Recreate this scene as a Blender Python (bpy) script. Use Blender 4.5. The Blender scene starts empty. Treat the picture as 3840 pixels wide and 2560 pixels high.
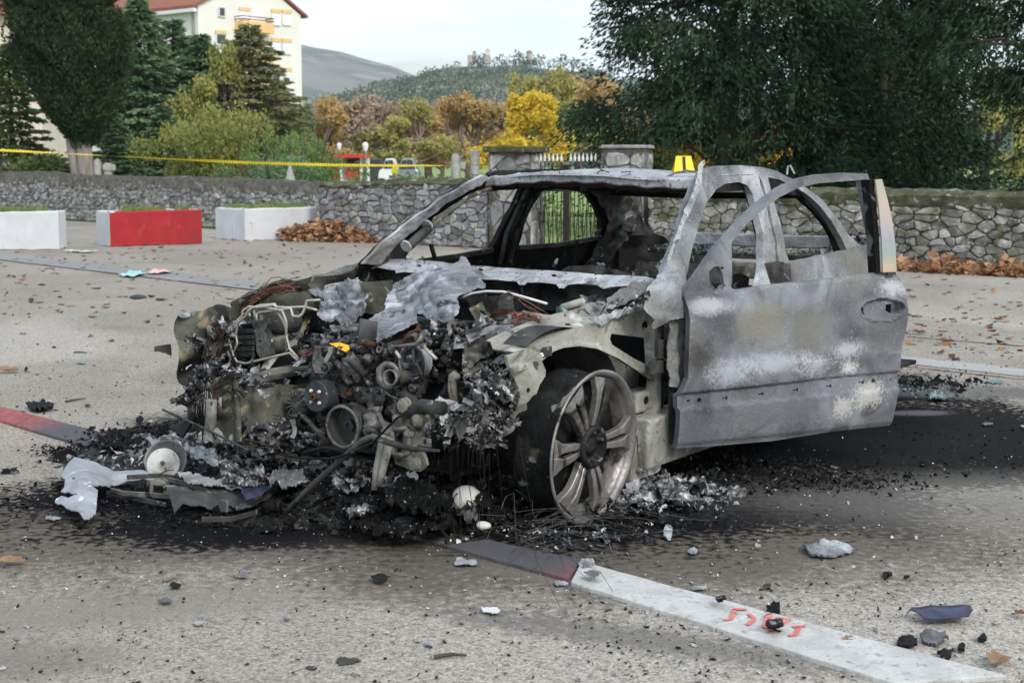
import bpy, bmesh, math, random
import numpy as np
from mathutils import Vector, Matrix, noise
from mathutils.geometry import delaunay_2d_cdt
sc = bpy.context.scene
COL = sc.collection
RAD = math.radians
# ---------------------------------------------------------------- camera
FP = 5339.0; CX, CY = 1920.0, 1280.0; HZ = 607.0; CAMH = 1.30      # focal length, centre and horizon in photograph pixels
TH = math.atan((CY-HZ)/FP)
cam_d = bpy.data.cameras.new('camera'); cam = bpy.data.objects.new('camera', cam_d); COL.objects.link(cam)
cam.location = (0, 0, CAMH); cam.rotation_euler = (math.pi/2-TH, 0, 0)
cam_d.sensor_width = 36; cam_d.lens = FP/3840*36; cam_d.clip_start = .05; cam_d.clip_end = 9000
cam_d.dof.use_dof = True; cam_d.dof.focus_distance = 5.4; cam_d.dof.aperture_fstop = 7.1
sc.camera = cam
# ---------------------------------------------------------------- world + sun
SUN_EL, SUN_AZ = RAD(38), RAD(150)
w = bpy.data.worlds.new('World'); sc.world = w; w.use_nodes = True
nt = w.node_tree; nt.nodes.clear(); N = nt.nodes.new; L = nt.links.new
out = N('ShaderNodeOutputWorld'); bg = N('ShaderNodeBackground'); bg.inputs[1].default_value = .10
sky = N('ShaderNodeTexSky'); sky.sky_type = 'NISHITA'; sky.sun_disc = False
sky.sun_elevation = SUN_EL; sky.sun_rotation = SUN_AZ; sky.air_density = 1.4; sky.dust_density = 3
tc = N('ShaderNodeTexCoord'); mp = N('ShaderNodeMapping'); mp.inputs['Scale'].default_value = (1.6, 1.6, 13)
mp.inputs['Rotation'].default_value = (0.03, .06, .4)
nz = N('ShaderNodeTexNoise'); nz.inputs['Scale'].default_value = 1.7; nz.inputs['Detail'].default_value = 5; nz.inputs['Roughness'].default_value = .5
rp = N('ShaderNodeValToRGB'); rp.color_ramp.elements[0].position = .36; rp.color_ramp.elements[1].position = .56
rp.color_ramp.elements[0].color = (.25, .25, .25, 1); rp.color_ramp.elements[1].color = (1, 1, 1, 1)
mx = N('ShaderNodeMix'); mx.data_type = 'RGBA'; mx.inputs[7].default_value = (6.6, 7.5, 8.3, 1)
L(tc.outputs['Generated'], mp.inputs[0]); L(mp.outputs[0], nz.inputs[0]); L(nz.outputs[0], rp.inputs[0])
L(rp.outputs[0], mx.inputs[0]); L(sky.outputs[0], mx.inputs[6]); L(mx.outputs[2], bg.inputs[0]); L(bg.outputs[0], out.inputs[0])
sd = bpy.data.lights.new('sun', 'SUN'); sd.energy = 1.3; sd.angle = RAD(14); sd.color = (1, .97, .92)
so = bpy.data.objects.new('sun', sd); COL.objects.link(so); so.location = (0, 0, 50)
dv = Vector((math.sin(SUN_AZ)*math.cos(SUN_EL), math.cos(SUN_AZ)*math.cos(SUN_EL), math.sin(SUN_EL)))
so.rotation_euler = dv.to_track_quat('Z', 'Y').to_euler()
sc.view_settings.view_transform = 'Standard'; sc.view_settings.look = 'None'
sc.view_settings.exposure = 0.92; sc.view_settings.gamma = 1; sc.view_settings.use_curve_mapping = False
# ---------------------------------------------------------------- pixel <-> place
ZM = {'S': (0, 0, 1), 'D': (0, 0, .6125), 'Z1': (0, 0, 1.568), 'Z2': (1000, 0, 1.568), 'Z3': (2200, 0, 1.4256), 'Z4': (500, 900, 1.96), 'Z5': (1300, 900, 1.96),
      'Y1': (1800, 1000, 1.4933), 'Y2': (1300, 550, 1.68), 'Y3': (2400, 600, 1.3636), 'Y4': (150, 1550, 2.24), 'Y5': (1000, 1500, 1.96),
      'Y6': (1600, 1900, 1.05), 'Y7': (0, 1900, 1.3067), 'A1': (1150, 500, 1.7422), 'A2': (1700, 150, 3.36), 'A3': (3300, 0, 1.4259),
      'A4': (500, 0, 2.24), 'A5': (0, 880, 1.9122), 'A6': (1150, 1100, 2.6133), 'A7': (3000, 1000, 2.2405)}
SC = {k: v[2] for k, v in ZM.items()}
CT, ST = math.cos(TH), math.sin(TH)
O = Vector((0, 0, CAMH))
def ray(t, x, y):
    a, b, s = ZM[t]; u, v = a+x/s, b+y/s
    p, q = (u-CX)/FP, -(v-CY)/FP
    return Vector((p, CT+ST*q, -ST+CT*q))
def W(t, x, y, z=0.0):                # point of the place at height z
    d = ray(t, x, y); return O+d*((z-O.z)/d.z)
def WY(t, x, y, Y):                   # point of the place at distance Y
    d = ray(t, x, y); return O+d*(Y/d.y)
CO = Vector((-.352, 5.62, 0)); YAW = .651
BK = Vector((math.sin(YAW), math.cos(YAW), 0)); LF = Vector((math.cos(YAW), -math.sin(YAW), 0))
def CP(t, x, y, s=None, l=None, z=None):      # point on a plane of the car, in the car's own frame (local x = forward)
    d = ray(t, x, y); oc = O-CO
    if s is not None: k = (s-oc.dot(BK))/d.dot(BK)
    elif l is not None: k = (l-oc.dot(LF))/d.dot(LF)
    else: k = (z-oc.z)/d.z
    p = oc+d*k
    return Vector((-p.dot(BK), p.dot(LF), p.z))
def w2c(p):
    p = p-CO; return Vector((-p.dot(BK), p.dot(LF), p.z))
def c2w(p): return CO-BK*p.x+LF*p.y+Vector((0, 0, p.z))
rnd = random.Random(7); RG = np.random.default_rng(11)
# ---------------------------------------------------------------- objects
def tag(o, label=None, cat=None, group=None, kind=None):
    if label: o['label'] = label
    if cat: o['category'] = cat
    if group: o['group'] = group
    if kind: o['kind'] = kind
    return o
def empty(name, loc, label=None, cat=None, group=None, rz=0):
    o = bpy.data.objects.new(name, None); COL.objects.link(o); o.location = loc; o.rotation_euler = (0, 0, rz); o.empty_display_size = .1
    return tag(o, label, cat, group)
def link_mesh(name, me, m=None, parent=None):
    o = bpy.data.objects.new(name, me); COL.objects.link(o)
    if m is not None and not me.materials: me.materials.append(m)
    if parent: o.parent = parent
    return o
class MB:
    def __init__(s): s.v = []; s.f = []
    def add(s, vs, fs):
        n = len(s.v); s.v += [tuple(p) for p in vs]; s.f += [tuple(i+n for i in f) for f in fs]; return s
    def box(s, c, d, R=None):
        c = Vector(c); vs = []
        for i in (-1, 1):
            for j in (-1, 1):
                for k in (-1, 1):
                    p = Vector((i*d[0]/2, j*d[1]/2, k*d[2]/2)); vs.append(c+(R @ p if R else p))
        return s.add(vs, [(0, 1, 3, 2), (4, 6, 7, 5), (0, 4, 5, 1), (2, 3, 7, 6), (0, 2, 6, 4), (1, 5, 7, 3)])
    def quadbox(s, a, b, c, d, t):      # slab: quad a b c d pushed by vector t
        a, b, c, d, t = map(Vector, (a, b, c, d, t))
        return s.add([a, b, c, d, a+t, b+t, c+t, d+t], [(0, 1, 2, 3), (7, 6, 5, 4), (0, 4, 5, 1), (1, 5, 6, 2), (2, 6, 7, 3), (3, 7, 4, 0)])
    def prism(s, pts, t):
        n = len(pts); t = Vector(t); vs = [Vector(p) for p in pts]; vs += [p+t for p in vs]
        return s.add(vs, [tuple(range(n)), tuple(range(2*n-1, n-1, -1))]+[(i, i+n, (i+1) % n+n, (i+1) % n) for i in range(n)])
    def tube(s, path, r, n=8, cap=True):
        path = [Vector(p) for p in path]; m = len(path); rs = r if isinstance(r, (list, tuple)) else [r]*m
        vs = []; up = None
        for i, p in enumerate(path):
            d = (path[min(i+1, m-1)]-path[max(i-1, 0)])
            d = d.normalized() if d.length > 1e-9 else Vector((0, 0, 1))
            if up is None: up = Vector((0, 0, 1)) if abs(d.z) < .9 else Vector((1, 0, 0))
            a = d.cross(up)
            if a.length < 1e-6: a = d.orthogonal()
            a.normalize(); b = a.cross(d).normalized(); up = b
            for k in range(n):
                t = 2*math.pi*k/n; vs.append(p+(a*math.cos(t)+b*math.sin(t))*rs[i])
        fs = [(i*n+k, i*n+(k+1) % n, (i+1)*n+(k+1) % n, (i+1)*n+k) for i in range(m-1) for k in range(n)]
        if cap: fs += [tuple(range(n-1, -1, -1)), tuple(range((m-1)*n, m*n))]
        return s.add(vs, fs)
    def lathe(s, prof, c, ax, n=24, closed=False):   # prof: (distance along axis, radius)
        c = Vector(c); ax = Vector(ax).normalized(); a = ax.orthogonal().normalized(); b = ax.cross(a); vs = []
        for h, r in prof:
            for k in range(n):
                t = 2*math.pi*k/n; vs.append(c+ax*h+(a*math.cos(t)+b*math.sin(t))*r)
        m = len(prof); last = m if closed else m-1
        fs = [(i*n+k, i*n+(k+1) % n, ((i+1) % m)*n+(k+1) % n, ((i+1) % m)*n+k) for i in range(last) for k in range(n)]
        if not closed: fs += [tuple(range(n-1, -1, -1)), tuple(range((m-1)*n, m*n))]
        return s.add(vs, fs)
    def strip(s, rows):                 # grid of rows of points
        n = len(rows[0]); vs = [p for r in rows for p in r]
        return s.add(vs, [(i*n+k, i*n+k+1, (i+1)*n+k+1, (i+1)*n+k) for i in range(len(rows)-1) for k in range(n-1)])
    def bar(s, path, wv, hv):           # rectangular section swept on path; wv, hv vectors or lists
        m = len(path); vs = []
        for i, p in enumerate(path):
            a = Vector(wv[i] if isinstance(wv, list) else wv); b = Vector(hv[i] if isinstance(hv, list) else hv); p = Vector(p)
            vs += [p-a-b, p+a-b, p+a+b, p-a+b]
        fs = [(i*4+k, i*4+(k+1) % 4, (i+1)*4+(k+1) % 4, (i+1)*4+k) for i in range(m-1) for k in range(4)]+[(3, 2, 1, 0), (m*4-4, m*4-3, m*4-2, m*4-1)]
        return s.add(vs, fs)
    def mesh(s, name, smooth=False, fix=True):
        me = bpy.data.meshes.new(name); me.from_pydata([tuple(v) for v in s.v], [], s.f); me.validate()
        if fix:
            bm = bmesh.new(); bm.from_mesh(me); bmesh.ops.recalc_face_normals(bm, faces=bm.faces[:]); bm.to_mesh(me); bm.free()
        if smooth: me.shade_smooth()
        return me
    def build(s, name, m, parent=None, smooth=False, bevel=0):
        me = s.mesh(name, smooth)
        o = link_mesh(name, me, m, parent)
        if bevel:
            b = o.modifiers.new('bevel', 'BEVEL'); b.width = bevel; b.segments = 2; b.limit_method = 'ANGLE'
        return o
def fast_mesh(name, V, F):
    V = np.ascontiguousarray(V, dtype=np.float32); F = np.ascontiguousarray(F, dtype=np.int32)
    me = bpy.data.meshes.new(name); k = F.shape[1]
    me.vertices.add(len(V)); me.vertices.foreach_set('co', V.ravel())
    me.loops.add(F.size); me.loops.foreach_set('vertex_index', F.ravel())
    me.polygons.add(len(F)); me.polygons.foreach_set('loop_start', np.arange(0, F.size, k, dtype=np.int32))
    me.polygons.foreach_set('loop_total', np.full(len(F), k, dtype=np.int32)); me.update(calc_edges=True)
    return me
def leaves(P, D, Ln, Wd, rng=RG, bend=.0, flat=None):      # diamond leaf at every P pointing along D
    n = len(P); D = D/np.maximum(np.linalg.norm(D, axis=1, keepdims=True), 1e-6)
    R = rng.normal(size=(n, 3))
    if flat is not None: R = R*flat+np.array([0, 0, 1.0])
    S = np.cross(D, R); S /= np.maximum(np.linalg.norm(S, axis=1, keepdims=True), 1e-6)
    Ln = np.broadcast_to(np.asarray(Ln, float), (n,))[:, None]; Wd = np.broadcast_to(np.asarray(Wd, float), (n,))[:, None]
    nn = np.cross(D, S)
    V = np.stack([P, P+D*Ln*.45+S*Wd/2+nn*Ln*bend, P+D*Ln, P+D*Ln*.45-S*Wd/2+nn*Ln*bend], axis=1).reshape(-1, 3)
    return V, np.arange(4*n).reshape(-1, 4)
# ---------------------------------------------------------------- materials
def mat(name, cols, scale=4, detail=6, rough=.8, metal=0.0, bump=.3, bscale=None, pos=None, second=None, island=0.0, objr=0.0, spec=.3, distort=.5, coord='Object', trans=0.0, stretch=None, extra=None):
    m = bpy.data.materials.new(name); m.use_nodes = True; t = m.node_tree; t.nodes.clear(); N = t.nodes.new; L = t.links.new
    o = N('ShaderNodeOutputMaterial'); b = N('ShaderNodeBsdfPrincipled'); L(b.outputs[0], o.inputs[0])
    b.inputs['Roughness'].default_value = rough; b.inputs['Metallic'].default_value = metal; b.inputs['Specular IOR Level'].default_value = spec
    tc = N('ShaderNodeTexCoord'); src = tc.outputs[coord]
    if stretch:
        mp = N('ShaderNodeMapping'); mp.inputs['Scale'].default_value = stretch; L(src, mp.inputs[0]); src = mp.outputs[0]
    n1 = N('ShaderNodeTexNoise'); n1.inputs['Scale'].default_value = scale; n1.inputs['Detail'].default_value = detail; n1.inputs['Distortion'].default_value = distort; n1.inputs['Roughness'].default_value = .6
    L(src, n1.inputs[0])
    r = N('ShaderNodeValToRGB'); L(n1.outputs[0], r.inputs[0]); e = r.color_ramp.elements
    k = len(cols); ps = pos or [.3+.4*i/max(1, k-1) for i in range(k)]
    e[0].position = ps[0]; e[0].color = (*cols[0], 1); e[1].position = ps[-1]; e[1].color = (*cols[-1], 1)
    for c, p in list(zip(cols, ps))[1:-1]:
        q = e.new(p); q.color = (*c, 1)
    colr = r.outputs[0]
    def mixin(a, bcol, fac, mode='MIX'):
        x = N('ShaderNodeMix'); x.data_type = 'RGBA'; x.blend_type = mode
        if isinstance(fac, float): x.inputs[0].default_value = fac
        else: L(fac, x.inputs[0])
        L(a, x.inputs[6])
        if isinstance(bcol, tuple): x.inputs[7].default_value = (*bcol, 1)
        else: L(bcol, x.inputs[7])
        return x.outputs[2]
    for (c, sc_, lo, hi, *dd) in (second or []):
        n2 = N('ShaderNodeTexNoise'); n2.inputs['Scale'].default_value = sc_; n2.inputs['Detail'].default_value = dd[0] if dd else 4; n2.inputs['Distortion'].default_value = distort if sc_ < 18 else 0
        mp = N('ShaderNodeMapping'); mp.inputs['Location'].default_value = (rnd.random()*9, rnd.random()*9, rnd.random()*9); L(src, mp.inputs[0]); L(mp.outputs[0], n2.inputs[0])
        mr = N('ShaderNodeMapRange'); mr.inputs[1].default_value = lo; mr.inputs[2].default_value = hi; L(n2.outputs[0], mr.inputs[0])
        colr = mixin(colr, c, mr.outputs[0])
    if extra: colr = extra(t, N, L, tc, colr, mixin)
    if island or objr:
        if island: g = N('ShaderNodeNewGeometry'); rv = g.outputs['Random Per Island']; amt = island
        else: g = N('ShaderNodeObjectInfo'); rv = g.outputs['Random']; amt = objr
        mr = N('ShaderNodeMapRange'); mr.inputs[3].default_value = 1-amt; mr.inputs[4].default_value = 1+amt; L(rv, mr.inputs[0])
        hv = N('ShaderNodeHueSaturation'); L(mr.outputs[0], hv.inputs['Value']); L(colr, hv.inputs['Color']); colr = hv.outputs[0]
    L(colr, b.inputs['Base Color'])
    if bump:
        n3 = N('ShaderNodeTexNoise'); n3.inputs['Scale'].default_value = bscale or scale*6; n3.inputs['Detail'].default_value = 5; L(src, n3.inputs[0])
        bp = N('ShaderNodeBump'); bp.inputs['Strength'].default_value = bump; bp.inputs['Distance'].default_value = .01; L(n3.outputs[0], bp.inputs['Height']); L(bp.outputs[0], b.inputs['Normal'])
    if trans:
        tr = N('ShaderNodeBsdfTranslucent'); L(colr, tr.inputs[0]); ms = N('ShaderNodeMixShader'); ms.inputs[0].default_value = trans
        L(b.outputs[0], ms.inputs[1]); L(tr.outputs[0], ms.inputs[2]); L(ms.outputs[0], o.inputs[0])
    return m
def leafmat(name, cols, trans=.2, amt=.35, scale=.8):
    # colour picked leaf by leaf
    m = bpy.data.materials.new(name); m.use_nodes = True; t = m.node_tree; t.nodes.clear(); N = t.nodes.new; L = t.links.new
    o = N('ShaderNodeOutputMaterial'); b = N('ShaderNodeBsdfPrincipled'); b.inputs['Roughness'].default_value = .75; b.inputs['Specular IOR Level'].default_value = .15
    g = N('ShaderNodeNewGeometry'); r = N('ShaderNodeValToRGB'); e = r.color_ramp.elements; k = len(cols)
    tc = N('ShaderNodeTexCoord'); n1 = N('ShaderNodeTexNoise'); n1.inputs['Scale'].default_value = scale; L(tc.outputs['Object'], n1.inputs[0])
    mm = N('ShaderNodeMath'); mm.operation = 'MULTIPLY_ADD'; mm.inputs[1].default_value = amt; L(g.outputs['Random Per Island'], mm.inputs[0])
    m2 = N('ShaderNodeMapRange'); m2.inputs[1].default_value = .3; m2.inputs[2].default_value = .7; m2.inputs[4].default_value = 1-amt; L(n1.outputs[0], m2.inputs[0]); L(m2.outputs[0], mm.inputs[2])
    L(mm.outputs[0], r.inputs[0])
    e[0].position = 0; e[0].color = (*cols[0], 1); e[1].position = 1; e[1].color = (*cols[-1], 1)
    for i in range(1, k-1): q = e.new(i/(k-1)); q.color = (*cols[i], 1)
    L(r.outputs[0], b.inputs['Base Color']); tr = N('ShaderNodeBsdfTranslucent'); L(r.outputs[0], tr.inputs[0])
    ms = N('ShaderNodeMixShader'); ms.inputs[0].default_value = trans; L(b.outputs[0], ms.inputs[1]); L(tr.outputs[0], ms.inputs[2]); L(ms.outputs[0], o.inputs[0])
    return m
M = {}
M['stone'] = mat('limestone', [(.13, .13, .135), (.22, .218, .217), (.34, .335, .33)], 7, 8, .9, bump=.6, bscale=30, objr=.42, second=[((.16, .15, .11), 5, .55, .7), ((.55, .54, .52), 22, .62, .72)])
M['stone_light'] = mat('limestone_light', [(.11, .108, .095), (.23, .222, .20), (.42, .405, .375)], 6, 8, .9, bump=.6, bscale=30, objr=.32, second=[((.085, .09, .045), 4, .48, .66, 8), ((.6, .58, .55), 20, .62, .72)])
M['stone_stuff'] = mat('rubble_stone', [(.11, .11, .11), (.22, .215, .20), (.36, .35, .33)], 7, 8, .9, bump=.6, bscale=30, island=.35)
M['mortar'] = mat('wall_earth', [(.025, .023, .02), (.07, .065, .056), (.14, .13, .115)], 9, 8, .95, bump=.8, bscale=40)
M['moss_cap'] = mat('mossy_wall_top', [(.025, .03, .012), (.06, .062, .03), (.13, .12, .085)], 6, 9, .95, bump=1, bscale=30, second=[((.26, .25, .23), 9, .60, .68)])
M['grey_cap'] = mat('grey_wall_top', [(.06, .055, .045), (.13, .12, .10), (.22, .21, .19)], 6, 9, .95, bump=1, bscale=30, second=[((.30, .29, .28), 9, .60, .68)])
M['concrete'] = mat('weathered_concrete', [(.16, .155, .145), (.30, .29, .28), (.42, .41, .39)], 5, 8, .9, bump=.4, bscale=40)
M['white_paint'] = mat('white_painted_concrete', [(.46, .47, .49), (.56, .57, .59)], 2.5, 8, .75, bump=.25, bscale=30, second=[((.48, .47, .45), 5, .60, .78, 8), ((.30, .29, .28), 14, .68, .73, 6)])
M['red_paint'] = mat('red_painted_concrete', [(.27, .012, .018), (.36, .018, .024)], 3, 8, .6, bump=.25, bscale=25, second=[((.42, .06, .06), 6, .56, .78, 8), ((.22, .02, .02), 2, .5, .7, 6)])
M['soil'] = mat('planter_soil', [(.03, .022, .015), (.07, .05, .03)], 12, 6, .95, bump=.8)
M['iron'] = mat('old_black_iron', [(.02, .018, .015), (.05, .042, .035)], 12, 5, .7, .4)
M['white_iron'] = mat('white_spear_paint', [(.6, .6, .6), (.75, .75, .75)], 20, 4, .6)
M['bark'] = mat('bark', [(.045, .036, .03), (.10, .085, .07)], 9, 7, .95, bump=.8, stretch=(1, 1, .25))
M['bark_pale'] = mat('pale_bark', [(.14, .12, .10), (.30, .27, .24)], 8, 7, .95, bump=.8, stretch=(1, 1, .2))
M['twig'] = mat('twigs', [(.13, .10, .085), (.24, .185, .155)], 4, 4, .95, bump=0)
M['cypress'] = leafmat('cypress_leaf', [(.008, .020, .010), (.018, .038, .017), (.038, .066, .026), (.075, .105, .04)], .08, .35, 2.2)
M['cedar'] = leafmat('cedar_leaf', [(.005, .013, .007), (.012, .028, .015), (.026, .052, .026), (.060, .095, .045)], .06, .25, 1.1)
M['spruce'] = leafmat('spruce_leaf', [(.07, .13, .075), (.16, .25, .13), (.30, .40, .21)], .35)
M['spruce_yellow'] = leafmat('yellow_spruce_leaf', [(.05, .09, .025), (.12, .17, .05), (.24, .29, .09)])
M['olive_cedar'] = leafmat('olive_cedar_leaf', [(.12, .14, .06), (.22, .23, .11), (.33, .29, .17)])
M['bush'] = leafmat('autumn_bush_leaf', [(.14, .18, .05), (.27, .29, .09), (.44, .38, .11)], .3)
M['shrub'] = leafmat('shrub_leaf', [(.09, .15, .05), (.18, .26, .09), (.32, .33, .11)], .3)
M['aut_orange'] = leafmat('orange_brown_leaf', [(.34, .21, .10), (.50, .34, .15), (.62, .45, .18)], .3)
M['aut_yellow'] = leafmat('bright_yellow_leaf', [(.50, .36, .05), (.68, .50, .06), (.76, .58, .09)], .3)
M['aut_olive'] = leafmat('olive_yellow_leaf', [(.24, .24, .09), (.38, .36, .13), (.56, .45, .15)], .3)
M['aut_brown'] = leafmat('brown_leaf', [(.32, .24, .19), (.43, .32, .25), (.52, .38, .24)], .3)
M['fallen'] = leafmat('fallen_leaf', [(.12, .055, .03), (.24, .115, .06), (.36, .20, .11), (.46, .31, .19)], .1, .8, 3)
M['grass'] = leafmat('grass_blade', [(.10, .17, .04), (.18, .26, .07), (.28, .30, .12)], .3)
# ---------------------------------------------------------------- ground
def ground_mat():
    def stains(t, N, L, tc, col, mixin):
        nzz = N('ShaderNodeTexNoise'); nzz.inputs['Scale'].default_value = 1.6; nzz.inputs['Detail'].default_value = 7; L(tc.outputs['Object'], nzz.inputs[0])
        nf = N('ShaderNodeTexNoise'); nf.inputs['Scale'].default_value = 30; nf.inputs['Detail'].default_value = 9; L(tc.outputs['Object'], nf.inputs[0])
        # aggregate: small stones set in the binder
        for s_, lo_ in ((95, .0), (210, .0)):
            v = N('ShaderNodeTexVoronoi'); v.inputs['Scale'].default_value = s_; L(tc.outputs['Object'], v.inputs['Vector'])
            sp = N('ShaderNodeSeparateColor'); L(v.outputs['Color'], sp.inputs[0])
            rr = N('ShaderNodeValToRGB'); L(sp.outputs[0], rr.inputs[0]); e = rr.color_ramp.elements
            e[0].position = 0; e[0].color = (.28, .27, .26, 1); e[1].position = 1; e[1].color = (1.45, 1.41, 1.35, 1)
            for p_, c_ in ((.07, (.42, .40, .39)), (.18, (.82, .80, .78)), (.6, (1.04, 1.03, 1.02)), (.85, (1.25, 1.20, 1.12))):
                q = e.new(p_); q.color = (*c_, 1)
            col = mixin(col, rr.outputs[0], .62, 'MULTIPLY')
            e1 = N('ShaderNodeMapRange'); e1.inputs[1].default_value = .25; e1.inputs[2].default_value = .75; e1.inputs[3].default_value = 0; e1.inputs[4].default_value = .24
            L(v.outputs['Distance'], e1.inputs[0]); col = mixin(col, (.10, .09, .08), e1.outputs[0])
        def blob(t_, x, y, rx, ry, rot, lo, hi, col, c, warp=1.0, amt=1.0, speck=.25):
            p = W(t_, x, y)
            mp = N('ShaderNodeMapping'); mp.vector_type = 'TEXTURE'; mp.inputs['Location'].default_value = (p.x, p.y, 0); mp.inputs['Rotation'].default_value = (0, 0, rot)
            mp.inputs['Scale'].default_value = (rx, ry, 1); L(tc.outputs['Object'], mp.inputs[0])
            ln = N('ShaderNodeVectorMath'); ln.operation = 'LENGTH'; L(mp.outputs[0], ln.inputs[0])
            a = N('ShaderNodeMath'); a.operation = 'MULTIPLY_ADD'; a.inputs[1].default_value = -warp; L(nzz.outputs[0], a.inputs[0]); L(ln.outputs['Value'], a.inputs[2])
            a2 = N('ShaderNodeMath'); a2.operation = 'MULTIPLY_ADD'; a2.inputs[1].default_value = speck; L(nf.outputs[0], a2.inputs[0]); L(a.outputs[0], a2.inputs[2])
            off = -warp*.5+speck*.5
            mr = N('ShaderNodeMapRange'); mr.interpolation_type = 'SMOOTHSTEP'; mr.inputs[1].default_value = hi+off; mr.inputs[2].default_value = lo+off; mr.inputs[3].default_value = 0; mr.inputs[4].default_value = amt
            L(a2.outputs[0], mr.inputs[0]); return mixin(col, c, mr.outputs[0])
        br = (.10, .085, .07); bk = (.007, .007, .0085)
        col = blob('D', 300, 1390, 1.6, .26, .30, .2, 1.2, col, (.19, .172, .15), .8, .7, .6)
        col = blob('D', 100, 1190, .60, .22, .15, .4, 1.15, col, bk, .9, .93, .7)
        col = blob('D', 820, 1190, 2.0, .80, .03, .7, 1.25, col, br, .7, .92, 1.0)
        col = blob('D', 860, 1150, 1.65, .85, .0, .76, 1.02, col, bk, 1.1, 1.0, 1.1)
        col = blob('D', 1650, 1230, 1.5, .85, .3, .50, 1.15, col, br, .9, .9, 1.0)
        col = blob('D', 1600, 1130, 1.25, .95, .4, .62, 1.06, col, bk, 1.2, 1.0, 1.4)
        col = blob('D', 1300, 950, 1.8, 3.0, -.65, .8, 1.05, col, bk, .6, 1.0, .4)
        col = blob('D', 2120, 1000, 1.35, 1.15, .12, .8, 1.08, col, bk, 1.3, .97, 1.1)
        col = blob('D', 2330, 1150, 1.3, .6, 0, .2, 1.2, col, (.20, .19, .175), .8, .55, .7)
        col = blob('D', 2230, 900, .9, .25, -.1, .5, 1.15, col, (.10, .10, .105), .8, .7, .5)
        col = blob('D', 2110, 948, .22, .10, .1, .5, 1.1, col, (.15, .145, .155), .5, .6, .5)
        col = blob('D', 1440, 1350, .60, .10, -.5, .3, 1.2, col, (.17, .15, .13), .5, .7, .9)
        col = blob('D', 1500, 1470, .9, .12, -.42, .3, 1.2, col, (.13, .12, .11), .5, .75, 1.6)
        col = blob('D', 60, 1520, .35, .2, .2, .3, 1.2, col, (.16, .145, .125), .8, .7, .6)
        col = blob('D', 620, 1040, .7, .5, .2, .6, 1.15, col, bk, .6, .9, .5)
        return col
    return mat('asphalt', [(.285, .262, .236), (.34, .315, .285), (.395, .368, .336)], .35, 8, .88, bump=.5, bscale=110, second=[((.27, .25, .225), .9, .50, .72, 6), ((.43, .405, .375), .25, .55, .7, 3)], spec=.04, extra=stains)
M['asphalt'] = ground_mat()
APOLY = [(-60, -10), (32, -10), (32, -4), (14, 10.7), (6.6, 16.95), (-1.05, 22.4), (-3.3, 25.0), (-11.5, 33.4), (-40, 62), (-60, 62)]
g = MB().add([(x, y, 0) for x, y in APOLY], [tuple(range(len(APOLY)))]).build('asphalt', M['asphalt']); g['kind'] = 'structure'
M['far_grass'] = mat('meadow', [(.12, .20, .045), (.18, .27, .07), (.27, .33, .13)], 1.2, 8, .95, bump=.6, bscale=15, second=[((.26, .21, .11), .6, .55, .7)])
g = MB().add([(-1500, -60, -.02), (1500, -60, -.02), (1500, 4200, -.02), (-1500, 4200, -.02)], [(0, 1, 2, 3)]).build('meadow', M['far_grass']); g['kind'] = 'structure'
# ================================================================ kerb, joints and ground strips
def sheet_quad(name, pts, z, m, label=None):
    o = MB().add([(p.x, p.y, z) for p in pts], [tuple(range(len(pts)))]).build(name, m); o['kind'] = 'structure'
    if label: o['label'] = label
    return o
M['strip'] = mat('smooth_patch', [(.19, .185, .18), (.25, .245, .24)], 1.2, 7, .85, bump=.3, bscale=90)
M['strip_l'] = mat('light_patch', [(.27, .265, .255), (.36, .35, .34)], 1.2, 7, .85, bump=.3, bscale=90)
M['joint'] = mat('joint_dirt', [(.03, .028, .025), (.07, .065, .06)], 6, 5, .95)
def wob(a, b, n, amp, seed):
    r = random.Random(seed); return [a.lerp(b, i/n)+Vector((0, r.uniform(-amp, amp), 0)) for i in range(n+1)]
e0, e1 = W('A5', -500, 125), W('A5', 1850, 405)
f0, f1 = W('A5', -500, 75), W('A5', 1850, 340)
sheet_quad('repair_strip', wob(e0, e1, 24, .03, 1)+wob(f1, f0, 24, .10, 2), .004, M['strip'])
sheet_quad('joint_line', wob(e0, e1, 24, .012, 3)+[p+Vector((0, .045, 0)) for p in reversed(wob(e0, e1, 24, .012, 4))], .008, M['joint'])
e0, e1 = W('A7', 600, 785), W('A7', 2200, 960); f0, f1 = W('A7', 600, 730), W('A7', 2200, 895)
sheet_quad('repair_strip', wob(e0, e1, 16, .01, 5)+wob(f1, f0, 16, .03, 6), .004, M['strip_l'])
e1b = W('A7', 2200, 985); e0b = W('A7', 600, 812)
sheet_quad('joint_line', wob(e0b, e1b, 16, .008, 7)+[p+Vector((0, .022, 0)) for p in reversed(wob(e0b, e1b, 16, .008, 8))], .004, M['joint'])
e0, e1 = W('A7', 900, 590), W('A7', 2200, 700)
sheet_quad('joint_line', wob(e0, e1, 16, .01, 9)+[p+Vector((0, .03, 0)) for p in reversed(wob(e0, e1, 16, .01, 10))], .004, M['joint'])
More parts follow.
